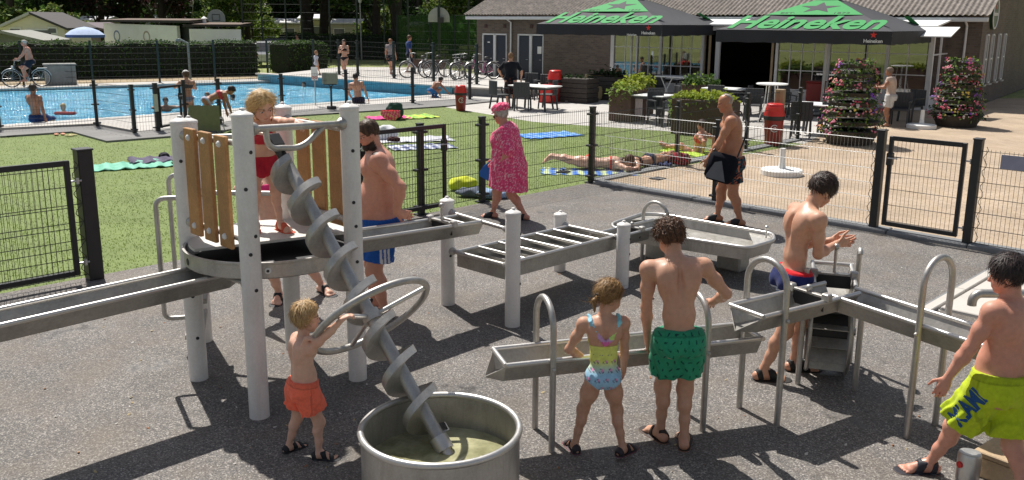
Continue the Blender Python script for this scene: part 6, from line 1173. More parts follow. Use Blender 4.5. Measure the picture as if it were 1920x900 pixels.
# ---- cars behind the hedge
def car(px, Y, col, rz, label):
    p = at(px, Y); t = thing('parked_car', tuple(p), label, 'car', 'cars parked at the camp site'); m = pm('car_%d' % px, col, 0.25, coat=0.5, var=0.03)
    prof = [(-2.1, 0.35), (-2.12, 0.75), (-1.95, 0.92), (-1.3, 1.42), (0.2, 1.46), (1.0, 0.98), (1.95, 0.82), (2.1, 0.6), (2.08, 0.32)]; X = V(math.cos(rad(rz)), math.sin(rad(rz)), 0); Y_ = V(-X[1], X[0], 0); n = len(prof)
    tw = lambda z: 0.86 if z < 0.95 else 0.68
    mb = MB(); mb.add([p + X * x + Y_ * s * tw(z) + V(0, 0, z) for s in (-1, 1) for x, z in prof], [tuple(range(n - 1, -1, -1)), tuple(range(n, 2 * n))] + [(i, (i + 1) % n, n + (i + 1) % n, n + i) for i in range(n)]); mb.build('body', m, t)
    for s in (-1, 1): mb = MB(); mb.add([p + X * x + Y_ * s * (tw(z) + 0.012 + (0.06 if z < 1.1 else 0.0)) + V(0, 0, z) for x, z in ((-1.55, 1.0), (0.75, 1.02), (0.18, 1.38), (-1.25, 1.36))], [(0, 1, 2, 3)]); mb.build('side_window', M['glass_dark'], t)
    mb = MB(); mb.add([p + X * x + Y_ * s * w + V(0, 0, z) for x, w, z, s in ((1.02, 0.72, 1.0, -1), (1.02, 0.72, 1.0, 1), (0.25, 0.6, 1.46, 1), (0.25, 0.6, 1.46, -1))], [(0, 1, 2, 3)]); mb.build('windscreen', M['glass_dark'], t)
    mb = MB(); mb.add([p + X * x + Y_ * s * w + V(0, 0, z) for x, w, z, s in ((-1.93, 0.72, 0.98, -1), (-1.93, 0.72, 0.98, 1), (-1.36, 0.6, 1.40, 1), (-1.36, 0.6, 1.40, -1))], [(0, 1, 2, 3)]); mb.build('rear_window', M['glass_dark'], t)
    for x in (-1.3, 1.3):
        for s in (-1, 1):
            w = MB(); w.lathe(p + X * x + Y_ * s * 0.72 + V(0, 0, 0.31), [(0.31, -0.1), (0.31, 0.1), (0.2, 0.105)], 18, axis=Y_, capb=True, capt=True); w.build('wheel', M['dark'], t, smooth=40)
    for s in (-1, 1): mb = MB(); mb.box(p + X * -2.12 + Y_ * s * 0.6 + V(0, 0, 0.75), (0.03, 0.25, 0.15), rad(rz)); mb.build('tail_light', M['red'], t)
    return t
car(533, 64, (0.03, 0.04, 0.06), 15, 'dark blue car parked in front of the far hedge'); car(503, 53.5, (0.5, 0.5, 0.52), 100, 'silver car in the gap between the two clipped hedges')
# signs by the pool
p = G(622, 207); t = thing('floodlight_stand', (p[0], p[1], 0), 'pale box on a thin black stand beside the pool fence', 'stand'); c = V(p[0], p[1], 0)
mb = MB(); mb.cyl(c, c + V(0, 0, 0.75), 0.03, 8); mb.tube([c + V(-0.12, 0, 0.86), c + V(0, 0, 0.70), c + V(0.12, 0, 0.86)], 0.02, 6); mb.build('pole', M['fence'], t, smooth=40); mb = MB(); mb.bbox(c + V(0, 0, 0.07), (0.22, 0.22, 0.13), rad(45), 0.01); mb.build('foot', M['fence'], t); mb = MB(); mb.bbox(c + V(-0.02, 0, 0.98), (0.46, 0.16, 0.34), 0, 0.02); bx = mb.build('box', pm('grey_green_box', (0.30, 0.32, 0.28), 0.5), t); mb = MB(); mb.bbox(c + V(-0.02, 0.02, 0.83), (0.42, 0.12, 0.10), 0, 0.02); mb.build('bulb_row', M['dark'], t)
p = G(592, 198); t = thing('pool_rules_sign', (p[0], p[1], 0), 'white notice with two red rings on the pool edge', 'sign'); c = V(p[0], p[1], 0); mb = MB(); mb.bbox(c + V(0, 0, 1.02), (0.21, 0.02, 0.42), 0, 0.003); mb.build('board', M['white'], t); mb = MB(); mb.cyl(c, c + V(0, 0, 0.85), 0.02, 8); mb.build('pole', M['galv'], t)
for s in (-0.05, 0.05): mb = MB(); mb.tube(arc(c + V(s, -0.014, 0.90), 0.035, 0, 2 * math.pi, 14, V(1, 0, 0), V(0, 0, 1))[:-1], 0.008, 5, closed=True); mb.build('red_ring', M['red'], t)
# ================================================================ people: one continuous skin surface each, from a signed distance field
def rot_axis(v, ax, a):
    v, ax = V(*v), nrm(ax); return v * math.cos(a) + np.cross(ax, v) * math.sin(a) + ax * np.dot(ax, v) * (1 - math.cos(a))
class Field:
    def __init__(s, lo, hi, res):
        s.res = res; s.lo = V(*lo); n = np.ceil((V(*hi) - s.lo) / res).astype(int) + 1; s.n = n
        s.x = [s.lo[k] + np.arange(n[k], dtype=np.float32) * res for k in range(3)]
    def new(s): return np.full(s.n, 1.0, np.float32)
    def sub(s, lo, hi):
        sl = []
        for k in range(3): a = max(0, int((lo[k] - s.lo[k]) / s.res)); b = min(s.n[k], int((hi[k] - s.lo[k]) / s.res) + 2); sl.append(slice(a, max(b, a)))
        return tuple(sl)
    def coords(s, sl): return s.x[0][sl[0]][:, None, None], s.x[1][sl[1]][None, :, None], s.x[2][sl[2]][None, None, :]
def smin(a, b, k):
    if k <= 0: return np.minimum(a, b)
    h = np.maximum(k - np.abs(a - b), 0) / k; return np.minimum(a, b) - h * h * k * 0.25
def cone(F, A, a, b, ra, rb, k=0.02, m=0.06, fl=None):
    """round cone; fl=(axis, factor): flattened along an axis"""
    a, b = V(*a), V(*b); R_ = max(ra, rb) + m; sl = F.sub(np.minimum(a, b) - R_, np.maximum(a, b) + R_); X, Y, Z = F.coords(sl); d = b - a; L2 = max(float(d @ d), 1e-9)
    px, py, pz = X - a[0], Y - a[1], Z - a[2]; t = np.clip((px * d[0] + py * d[1] + pz * d[2]) / L2, 0, 1); px, py, pz = px - t * d[0], py - t * d[1], pz - t * d[2]; s2 = px * px + py * py + pz * pz
    if fl is not None: ax, f = nrm(fl[0]), fl[1]; q = px * ax[0] + py * ax[1] + pz * ax[2]; s2 = s2 + q * q * (1 / f ** 2 - 1)
    D = np.sqrt(s2) - (ra + (rb - ra) * t)
    if fl is not None: D = D * min(1.0, fl[1] * 1.3)
    A[sl] = smin(A[sl], D.astype(np.float32), k)
def ell(F, A, c, r, k=0.02, ax=None, m=0.06, op='u'):
    c = V(*c); r = V(*r); X_, Y_, Z_ = ax if ax is not None else (V(1, 0, 0), V(0, 1, 0), V(0, 0, 1)); R_ = max(r) + m; sl = F.sub(c - R_, c + R_); X, Y, Z = F.coords(sl); X, Y, Z = X - c[0], Y - c[1], Z - c[2]
    u = X * X_[0] + Y * X_[1] + Z * X_[2]; v = X * Y_[0] + Y * Y_[1] + Z * Y_[2]; w = X * Z_[0] + Y * Z_[1] + Z * Z_[2]
    k0 = np.sqrt((u / r[0]) ** 2 + (v / r[1]) ** 2 + (w / r[2]) ** 2); k1 = np.sqrt((u / r[0] ** 2) ** 2 + (v / r[1] ** 2) ** 2 + (w / r[2] ** 2) ** 2) + 1e-9; D = (k0 * (k0 - 1) / k1).astype(np.float32)
    A[sl] = smin(A[sl], D, k) if op == 'u' else -smin(-A[sl], D, k)
def nets(F, A):
    """surface nets -> vertices, quads"""
    s = A < 0; n = A.shape; c = np.zeros((n[0] - 1, n[1] - 1, n[2] - 1), np.int8)
    for i in (0, 1):
        for j in (0, 1):
            for k in (0, 1): c += s[i:n[0] - 1 + i, j:n[1] - 1 + j, k:n[2] - 1 + k]
    idx = np.argwhere((c > 0) & (c < 8)); 
    if len(idx) == 0: return np.zeros((0, 3)), np.zeros((0, 4), int)
    vid = np.full(c.shape, -1, np.int32); vid[tuple(idx.T)] = np.arange(len(idx)); val = {}
    for i in (0, 1):
        for j in (0, 1):
            for k in (0, 1): val[(i, j, k)] = A[idx[:, 0] + i, idx[:, 1] + j, idx[:, 2] + k].astype(float)
    acc = np.zeros((len(idx), 3)); cnt = np.zeros(len(idx))
    for a in val:
        for ax_ in range(3):
            if a[ax_] == 0:
                b = list(a); b[ax_] = 1; b = tuple(b); v0, v1 = val[a], val[b]; cr = (v0 < 0) != (v1 < 0); t = v0 / np.where(cr, v0 - v1, 1); p = np.zeros((len(idx), 3)); p[:] = a; p[:, ax_] += t; acc[cr] += p[cr]; cnt += cr
    P = (idx + acc / np.maximum(cnt, 1)[:, None]) * F.res + F.lo; Q = []
    for ax_ in range(3):
        o = [k for k in range(3) if k != ax_]; sh = [slice(None)] * 3; sh2 = [slice(None)] * 3; sh[ax_] = slice(0, -1); sh2[ax_] = slice(1, None); cr = s[tuple(sh)] != s[tuple(sh2)]; e = np.argwhere(cr); e = e[(e[:, o[0]] > 0) & (e[:, o[1]] > 0) & (e[:, o[0]] < n[o[0]] - 1) & (e[:, o[1]] < n[o[1]] - 1)]
        if len(e) == 0: continue
        def cell(d0, d1): q = e.copy(); q[:, o[0]] -= d0; q[:, o[1]] -= d1; return vid[q[:, 0], q[:, 1], q[:, 2]]
        f = np.stack([cell(1, 1), cell(0, 1), cell(0, 0), cell(1, 0)], 1); flip = s[tuple(e.T)] ^ (ax_ == 1); f[~flip] = f[~flip][:, ::-1]; Q.append(f)
    Q = np.concatenate(Q); Q = Q[(Q >= 0).all(1)]; return P, Q
def np_mesh(name, P, Q, mats, cols=None, smooth=True):
    me = bpy.data.meshes.new(name); me.vertices.add(len(P)); me.vertices.foreach_set('co', np.asarray(P, np.float32).ravel()); me.loops.add(Q.size); me.loops.foreach_set('vertex_index', Q.ravel().astype(np.int32)); me.polygons.add(len(Q)); me.polygons.foreach_set('loop_start', np.arange(0, Q.size, Q.shape[1], dtype=np.int32))
    if smooth: me.polygons.foreach_set('use_smooth', np.ones(len(Q), bool))
    for m in (mats if isinstance(mats, (list, tuple)) else [mats]): me.materials.append(m)
    me.update(calc_edges=True)
    if cols is not None: a = me.color_attributes.new('Col', 'FLOAT_COLOR', 'POINT'); a.data.foreach_set('color', np.c_[cols, np.ones(len(cols))].astype(np.float32).ravel())
    return me
SKIN = attr_mat('skin', 0.52, var=0.07, nscale=35, sss=0.14, spec=0.4, bump=0.06, mott=(7.0, (0.98, 0.84, 0.79), 0.55), wet=0.22); CLOTH = attr_mat('cloth', 0.85, var=0.10, nscale=45, spec=0.2, bump=0.35, sheen=0.1, mott=(14.0, (0.80, 0.80, 0.82), 0.6)); HAIR = attr_mat('hair', 0.55, var=0.25, nscale=90, spec=0.35); SHOE = attr_mat('footwear', 0.6, var=0.1, nscale=50)
def ik(a, c, l1, l2, hint):
    a, c = V(*a), V(*c); d = c - a; D = np.linalg.norm(d); D2 = min(D, (l1 + l2) * 0.999); u = d / (D + 1e-9); x = (l1 * l1 - l2 * l2 + D2 * D2) / (2 * D2); y = math.sqrt(max(l1 * l1 - x * x, 0)); h = V(*hint); h = h - u * np.dot(h, u); return a + u * x + nrm(h) * y, a + u * D2
class Person:
    """local frame: +y is where the pelvis faces, +x the person's right hand, z up, origin on the ground"""
    def __init__(s, label, loc, yaw, h, group=None, res=0.0075, skin=(0.42, 0.24, 0.16), ratio=7.3, bulk=1.0, belly=0.0, hips=1.0, sh=1.0, chest=1.0, pelvis=None, lean=(0, 0), bend=0.0, twist=0.0, feet=None, hands=None, head=(0, 0, 0), muscle=1.0, bust=0.0, legf=0.5, name='person', hipyaw=None, eyes=True):
        s.t = thing(name, tuple(loc), label, 'person', group); s.t.rotation_euler.z = rad(yaw); s.h = h; s.res = res; s.skin = V(*skin); s.bulk = bulk; s.hipf = hips
        s.lh = lh = h * legf; s.hh = hh = h / ratio; P = V(*(pelvis if pelvis is not None else (0, 0, lh))); 
        if len(P) < 3: P = V(P[0], P[1], lh)
        P = P.copy(); Lg = (lh - 0.057 * h) * 1.018; l1, l2 = Lg * 0.53, Lg * 0.47; feet = feet or {}
        for _ in range(40):
            if not any(np.linalg.norm(P + V(e * 0.052 * h * hips, 0, -0.012 * h) - V(*feet.get(e, {}).get('p', (e * 0.06 * h, 0, 0))) - V(0, 0, 0.045 * h)) > (l1 + l2) * 0.997 for e in (-1, 1)): break
            P[2] -= 0.006
        s.P = P; ly, lx = rad(lean[0]), rad(lean[1]); up = nrm(V(math.sin(lx), math.sin(ly), math.cos(ly) * math.cos(lx))); s.up = up; tl = h - hh * 1.22 - lh; s.tl = tl
        pu = nrm(V(math.sin(lx) * 0.5, math.sin(ly * 0.8), math.cos(ly * 0.8))); s.pu = pu; W_ = P + pu * tl * 0.32; cu = nrm(rot_axis(up, V(1, 0, 0), -rad(bend))); s.cu = cu; C_ = W_ + up * tl * 0.22 + cu * tl * 0.14; N = C_ + cu * tl * 0.32; s.W, s.C, s.N = W_, C_, N
        px = V(1, 0, 0); s.px = nrm(px - pu * np.dot(px, pu)); s.pf = np.cross(pu, s.px); a = rad(twist); cx = V(math.cos(a), math.sin(a), 0); s.cx = nrm(cx - cu * np.dot(cx, cu)); s.cf = np.cross(cu, s.cx)
        k = h / 1.75; s.k = k; b = bulk; sw = 0.107 * h * sh; s.sw = sw
        SJ = {e: N - cu * tl * 0.10 + s.cx * e * sw for e in (-1, 1)}; HJ = {e: P + s.px * e * 0.052 * h * hips - pu * 0.012 * h for e in (-1, 1)}; s.SJ, s.HJ = SJ, HJ
        s.foot = {}; s.knee = {}; s.ank = {}
        for e in (-1, 1):
            f = dict(p=(e * 0.06 * h, 0, 0), yaw=e * -8, knee=None, pitch=0); f.update(feet.get(e, {})); fy = rad(f['yaw']); fd = V(-math.sin(fy), math.cos(fy), 0); pit = rad(f['pitch']); fd = nrm(fd * math.cos(pit) - V(0, 0, math.sin(pit))) if pit else fd; fu = nrm(V(0, 0, 1) - fd * fd[2]) if abs(fd[2]) < 0.99 else f.get('up', V(0, -1, 0))
            if 'up' in f: fu = nrm(V(*f['up']) - fd * np.dot(V(*f['up']), fd))
            an = V(*f['p']) + fu * 0.045 * h if not f.get('raw') else V(*f['p']); hint = f['knee'] if f['knee'] is not None else V(0, 1, 0.05) + fd * 0.3; kn, an = ik(HJ[e], an, l1, l2, hint); s.knee[e], s.ank[e] = kn, an; s.foot[e] = (fd, fu)
        a1, a2 = 0.168 * h, 0.145 * h; s.elb, s.wri, s.hnd = {}, {}, {}; hands = hands or {}
        for e in (-1, 1):
            q = dict(p=SJ[e] + V(e * 0.05 * h, 0.03 * h, -(a1 + a2) * 0.97), el=V(e * 0.5, -1, 0), d=None, n=None, curl=0.35, thumb=0.5, spread=0.0); q.update(hands.get(e, {})); el, wr = ik(SJ[e], q['p'], a1, a2, q['el']); s.elb[e], s.wri[e] = el, wr; d = nrm(q['d']) if q['d'] is not None else nrm(wr - el); n = V(*q['n']) if q['n'] is not None else -s.cx * e; n = nrm(n - d * np.dot(n, d)); s.hnd[e] = (d, n, q['curl'], q['thumb'], q['spread'])
        yw, pt, rl = [rad(v) for v in head]; hf = V(-math.sin(yw) * math.cos(pt), math.cos(yw) * math.cos(pt), math.sin(pt)); hu = nrm(V(0, 0, 1) - hf * hf[2]); hu = nrm(hu * 0.8 + 0.2 * cu); hu = nrm(hu - hf * np.dot(hu, hf)); hr = np.cross(hf, hu); hu = nrm(hu * math.cos(rl) + hr * math.sin(rl)); hr = np.cross(hf, hu); s.hf, s.hu, s.hr = hf, hu, hr
        s.ch = N + cu * hh * 0.20 + hf * hh * 0.10; s.H = lambda x, y, z: s.ch + hr * x * hh + hf * y * hh + hu * (z) * hh   # chin at z=0, crown at z=1
        allp = [P, N, s.H(0, 0, 1.12), s.H(0, 0.6, 0.5), s.H(0, -0.6, 0.5)] + [v for D in (SJ, HJ, s.knee, s.ank, s.elb, s.wri) for v in D.values()] + [s.ank[e] + s.foot[e][0] * 0.13 * h for e in (-1, 1)] + [s.ank[e] - s.foot[e][0] * 0.06 * h - s.foot[e][1] * 0.06 * h for e in (-1, 1)] + [s.wri[e] + s.hnd[e][0] * 0.12 * h for e in (-1, 1)]
        mg = 0.13 * h * max(1, b); F = Field(np.min(allp, 0) - mg, np.max(allp, 0) + mg, res); s.F = F; T = F.new()
        tax = (s.cx, s.cf, cu); pax = (s.px, s.pf, pu); K = 0.028 * h * 1.2
        # torso
        ell(F, T, P + pu * 0.005 * h - s.pf * 0.006 * h, V(0.098 * hips, 0.066, 0.072) * h * b, K, pax); ell(F, T, W_ - s.pf * 0.004 * h + s.pf * belly * 0.3 * h, V(0.078 * (1 + belly * 1.5), 0.056 + belly * 0.6, 0.085) * h * b, K, pax)
        ell(F, T, C_ - s.cf * 0.008 * h, V(0.092 * chest * (0.6 + 0.4 * sh), 0.064 * chest, 0.105) * h * b, K, tax); ell(F, T, N - cu * 0.055 * h - s.cf * 0.012 * h, V(0.088 * sh, 0.05, 0.05) * h * (0.5 + 0.5 * b), K, tax)
        if belly > 0: ell(F, T, (W_ + P) / 2 + s.pf * (0.02 + belly * 0.55) * h, V(0.075, 0.05, 0.075) * h * b, K, pax)
        for e in (-1, 1):
            ell(F, T, C_ + cu * 0.035 * h + s.cx * e * 0.045 * h + s.cf * 0.038 * h, V(0.045, 0.025 + 0.01 * muscle, 0.035) * h * b, K * 0.8, tax)
            if bust: ell(F, T, C_ + cu * 0.0 * h + s.cx * e * 0.05 * h + s.cf * (0.05 + 0.02 * bust) * h, V(0.045, 0.042, 0.045) * h * b * bust, K * 0.5, tax)
            ell(F, T, C_ + cu * 0.03 * h + s.cx * e * 0.052 * h - s.cf * 0.045 * h, V(0.042, 0.022, 0.05) * h * b, K * 1.1, tax)          # shoulder blade
            ell(F, T, P - pu * 0.020 * h - s.pf * 0.042 * h + s.px * e * 0.042 * h * hips, V(0.05, 0.045, 0.05) * h * b, K * 0.6, pax)      # glute
            cone(F, T, N - cu * 0.015 * h, SJ[e], 0.030 * h, 0.036 * h * (0.6 + 0.4 * b), K)
        ell(F, T, (C_ + W_) / 2 - s.cf * 0.077 * h * b, V(0.012, 0.012, 0.12) * h, 0.02 * h, tax, op='s')                                      # spine furrow
        hb = s.H(0, -0.08, 0.42); cone(F, T, N - cu * 0.02 * h, hb, 0.036 * h * (0.55 + 0.45 * b), 0.033 * h * (0.6 + 0.4 * b), 0.015 * h)
        for e in (-1, 1):                                 # legs
            A = F.new(); kn, an = s.knee[e], s.ank[e]; fd, fu = s.foot[e]; lb = (0.55 + 0.45 * b) * (0.94 if ratio < 7 else 1.0); th = kn - HJ[e]; ca = an - kn; back = nrm(-fd - nrm(ca) * np.dot(-fd, nrm(ca)))
            cone(F, A, HJ[e], HJ[e] + th * 0.5, 0.058 * h * lb, 0.049 * h * lb, K); cone(F, A, HJ[e] + th * 0.5, kn, 0.049 * h * lb, 0.032 * h * lb, K); cone(F, A, kn, kn + ca * 0.30 + back * 0.008 * h, 0.031 * h * lb, 0.032 * h * lb * (0.85 + 0.15 * muscle), K); cone(F, A, kn + ca * 0.30 + back * 0.008 * h, kn + ca * 0.62, 0.032 * h * lb * (0.85 + 0.15 * muscle), 0.023 * h * lb, K * 0.7); cone(F, A, kn + ca * 0.62, an, 0.023 * h * lb, 0.0195 * h, K * 0.6)
            ell(F, A, kn + fd * 0.009 * h, V(0.02, 0.02, 0.024) * h, K * 0.8)
            hl = an - fd * 0.022 * h - fu * 0.024 * h; bl_ = an + fd * 0.078 * h - fu * 0.032 * h; sd = np.cross(fd, fu); cone(F, A, hl, an + fd * 0.02 * h - fu * 0.01 * h, 0.021 * h, 0.022 * h, 0.01 * h); cone(F, A, an + fd * 0.015 * h - fu * 0.008 * h, bl_, 0.023 * h, 0.0175 * h, 0.012 * h); cone(F, A, bl_ - sd * 0.014 * h, bl_ + sd * 0.014 * h, 0.0155 * h, 0.0155 * h, 0.008 * h, fl=(fu, 0.8)); cone(F, A, hl, bl_, 0.018 * h, 0.016 * h, 0.012 * h)
            for j in range(5):
                x = (-0.026 + 0.013 * j) * h; ln = (0.030, 0.031, 0.029, 0.025, 0.020)[j if e < 0 else 4 - j] * h if True else 0
                j_ = j if e > 0 else 4 - j; x = -e * (0.024 - 0.012 * j_) * h; ln = (0.030, 0.029, 0.026, 0.022, 0.016)[j_] * h; r_ = (0.0095, 0.0075, 0.007, 0.007, 0.007)[j_] * h; cone(F, A, bl_ + sd * x - fu * 0.004 * h, bl_ + sd * x * 1.05 + fd * ln - fu * 0.007 * h, r_, r_ * 0.85, 0.003 * h)
            T = smin(T, A, K * 0.9)
        s.TL = T.copy()
        for e in (-1, 1):                                 # arms
            A = F.new(); el, wr = s.elb[e], s.wri[e]; ab = (0.45 + 0.55 * b); ua, fa = el - SJ[e], wr - el
            ell(F, A, SJ[e] + nrm(ua) * 0.008 * h, V(0.037, 0.037, 0.04) * h * ab * (0.9 + 0.1 * muscle), K * 0.8); cone(F, A, SJ[e], SJ[e] + ua * 0.5, 0.032 * h * ab, 0.0285 * h * ab * (0.9 + 0.1 * muscle), K * 0.7); cone(F, A, SJ[e] + ua * 0.5, el, 0.0285 * h * ab, 0.0225 * h * ab, K * 0.7); cone(F, A, el, el + fa * 0.3, 0.0225 * h * ab, 0.024 * h * ab, K * 0.5); cone(F, A, el + fa * 0.3, wr, 0.024 * h * ab, 0.0155 * h * (0.7 + 0.3 * b), K * 0.5)
            d, n, curl, tm, spr = s.hnd[e]; q = 0.108 * h; sd = np.cross(d, n) * (1 if e > 0 else -1)          # sd: towards the thumb
            thumb_dir = sd; pc = wr + d * q * 0.28; cone(F, A, wr, wr + d * q * 0.15, 0.0155 * h, 0.017 * h, 0.008 * h, fl=(n, 0.75)); ell(F, A, pc, V(q * 0.22, q * 0.27, q * 0.10), 0.008 * h, (sd, d, n))
            fr = max(0.0052 * h, 0.0062)
            for j in range(4):
                x = (0.165, 0.055, -0.055, -0.16)[j] * q; L_ = (0.40, 0.45, 0.42, 0.33)[j] * q; b0 = wr + d * q * (0.49, 0.52, 0.50, 0.46)[j] + sd * x; dj = nrm(d + sd * (x / q) * (0.3 + spr * 2)); c1, c2 = curl * 0.9, curl * 1.9
                d1 = nrm(dj * math.cos(c1) + n * math.sin(c1)); d2 = nrm(dj * math.cos(c2) + n * math.sin(c2)); m1 = b0 + d1 * L_ * 0.52; cone(F, A, b0 - d * q * 0.08, m1, fr * 1.12, fr, 0.003 * h); cone(F, A, m1, m1 + d2 * L_ * 0.48, fr, fr * 0.85, 0.002 * h)
            b0 = wr + d * q * 0.14 + sd * q * 0.16; d1 = nrm(d * 0.75 + sd * (0.35 + 0.6 * tm) + n * 0.35); d2 = nrm(d * 0.95 + sd * (0.1 + 0.3 * tm) + n * 0.3 * (1 + curl)); m1 = b0 + d1 * q * 0.30; cone(F, A, b0, m1, fr * 1.5, fr * 1.2, 0.006 * h); cone(F, A, m1, m1 + d2 * q * 0.25, fr * 1.2, fr * 0.95, 0.003 * h)
            T = smin(T, A, 0.014 * h)
        # head
        Hd = F.new(); hx = (hr, hf, hu); u = hh; ch = s.child = max(0.0, min(1.0, (7.2 - ratio) / 1.6)); s.hx = hx
        ell(F, Hd, s.H(0, -0.06, 0.62), V(0.335, 0.40, 0.375) * u, 0.05 * u, hx); ell(F, Hd, s.H(0, 0.10, 0.33), V(0.255 + 0.02 * ch, 0.27, 0.30) * u, 0.10 * u, hx); ell(F, Hd, s.H(0, 0.22, 0.09), V(0.13, 0.11, 0.09) * u, 0.09 * u, hx)
        for e in (-1, 1):
            ell(F, Hd, s.H(e * 0.16, 0.20, 0.30), V(0.11, 0.11, 0.12 + 0.03 * ch) * u, 0.08 * u, hx); ell(F, Hd, s.H(e * 0.145, 0.385, 0.475), V(0.085, 0.06, 0.055) * u, 0.05 * u, hx, op='s'); ell(F, Hd, s.H(e * 0.145, 0.29, 0.475), V(0.07, 0.065, 0.05) * u, 0.02 * u, hx); cone(F, Hd, s.H(e * 0.06, 0.345, 0.555), s.H(e * 0.21, 0.28, 0.555), 0.035 * u, 0.03 * u, 0.05 * u)
            ell(F, Hd, s.H(e * 0.335, -0.03, 0.43), V(0.035, 0.095, 0.135) * u, 0.02 * u, (hr, nrm(hf + hr * e * -0.35), hu))
        cone(F, Hd, s.H(0, 0.335, 0.50), s.H(0, 0.415 - 0.02 * ch, 0.345), 0.028 * u, 0.048 * u, 0.04 * u); ell(F, Hd, s.H(0, 0.315, 0.215), V(0.095, 0.06, 0.028) * u, 0.03 * u, hx); ell(F, Hd, s.H(0, 0.31, 0.17), V(0.08, 0.055, 0.028) * u, 0.025 * u, hx)
        s.Hd = Hd; T = smin(T, Hd, 0.05 * hh); s.T = T; s.brow = (0.10, 0.06, 0.035); s.lip = s.skin * V(1.0, 0.62, 0.62); s.paint = []; s.eyes = eyes
    # -- helpers for clothing
    def grid(s): return s.F.x[0][:, None, None], s.F.x[1][None, :, None], s.F.x[2][None, None, :]
    def plane(s, p, n): X, Y, Z = s.grid(); p, n = V(*p), nrm(n); return ((X - p[0]) * n[0] + (Y - p[1]) * n[1] + (Z - p[2]) * n[2]).astype(np.float32)
    def add(s, name, A, mat, col, parent=None):
        P, Q = nets(s.F, A)
        if len(Q) == 0: return None
        c = col(P) if callable(col) else np.tile(V(*col), (len(P), 1)); return link_mesh(name, np_mesh(name, P, Q, mat, c), parent or s.t)
    def finish(s):
        P, Q = nets(s.F, s.T); c = np.tile(s.skin, (len(P), 1)); R_ = P - s.ch; x, y, z = R_ @ s.hr / s.hh, R_ @ s.hf / s.hh, R_ @ s.hu / s.hh
        red = s.skin * V(1.06, 0.86, 0.82)
        for e in (-1, 1):
            for p, r, f in ((s.elb[e], 0.035, 0.6), (s.knee[e], 0.04, 0.5), (s.ank[e] - s.foot[e][0] * 0.03 * s.h - s.foot[e][1] * 0.03 * s.h, 0.04, 0.5), (s.wri[e] + s.hnd[e][0] * 0.09 * s.h, 0.05, 0.6), (s.H(e * 0.17, 0.33, 0.33), 0.05, 0.8)): w = np.exp(-((P - p) ** 2).sum(1) / (r * s.k) ** 2)[:, None] * f; c = c * (1 - w) + red * w
        if s.eyes:
            def dab(m, col, a=1.0): c[m] = c[m] * (1 - a) + V(*col) * a
            dab((np.hypot(x / 0.105, (z - 0.197) / 0.034) < 1) & (y > 0.2), s.lip, 0.8); dab((np.abs(z - 0.193) < 0.008) & (np.abs(x) < 0.09) & (y > 0.2), s.skin * 0.35, 0.8)
            for e in (-1, 1):
                dab((np.hypot((x - e * 0.145) / 0.062, (z - 0.475) / 0.026) < 1) & (y > 0.15), (0.70, 0.66, 0.62)); dab((np.hypot((x - e * 0.145) / 0.030, (z - 0.475) / 0.030) < 1) & (y > 0.15), (0.03, 0.025, 0.02)); dab((np.abs(z - 0.505 + 0.5 * (x - e * 0.145) ** 2) < 0.010) & (np.abs(x - e * 0.145) < 0.08) & (y > 0.15), s.skin * 0.25); dab((np.abs(z - 0.575 + 1.2 * (x - e * 0.15) ** 2) < 0.018) & (np.abs(x - e * 0.15) < 0.10) & (y > 0.15), s.brow, 0.75)
        for f in s.paint: f(P, c)
        o = link_mesh('body', np_mesh('body', P, Q, SKIN, c), s.t); return s.t
    def hair(s, col, front=0.30, zlow=0.25, thick=0.05, rough=0.02, tufts=260, tlen=0.22, side=0.2, curl=0.0, top=0.0, extra=None, dirn=None, part=None, name='hair', tip=None, seed=1):
        """cap of hair over the skull, with loose strands; front: hairline (head-heights ahead of ear), zlow: lowest at the nape"""
        u = s.hh; A = s.F.new(); ell(s.F, A, s.H(0, -0.06, 0.63), V(0.335 + thick, 0.40 + thick, 0.375 + thick + top) * u, 0.0, s.hx); X, Y, Z = s.grid(); rx, ry, rz = X - s.ch[0], Y - s.ch[1], Z - s.ch[2]
        d = lambda a: (rx * a[0] + ry * a[1] + rz * a[2]) / u
        hx_, hy, hz = d(s.hr), d(s.hf), d(s.hu); line = np.where(hz > 0.72, front + (hz - 0.72) * 1.2, np.where(hz > 0.45, -0.02 + side * 0.3 + (hz - 0.45) / 0.27 * (front - 0.02 - side * 0.3), -0.10 + 0 * hz)); cut = np.maximum((hy - line) * u, (zlow - hz) * u)
        rg = np.random.default_rng(seed); w = (np.sin(hx_ * 34 + 3 * np.sin(hy * 9)) * np.sin(hy * 30 + hz * 12) * 0.6 + np.sin(hx_ * 61 + hz * 20) * 0.4) * rough * u
        A = np.maximum(A - w, cut).astype(np.float32); A = np.maximum(A, -(s.Hd + 0.03 * u))
        if extra is not None: A = smin(A, extra, 0.02 * u)
        P, Q = nets(s.F, A); c1 = V(*col); c2 = V(*(tip if tip is not None else c1 * 1.35)); n0 = len(P)
        cc = c1 + (c2 - c1) * np.clip(0.5 + 0.5 * np.sin(P @ (s.hr * 190 / (u / 0.2)) + 2 * np.sin(P @ s.hf * 60)), 0, 1)[:, None] * 0.7; vs = [P]; qs = [Q]; cs = [cc]
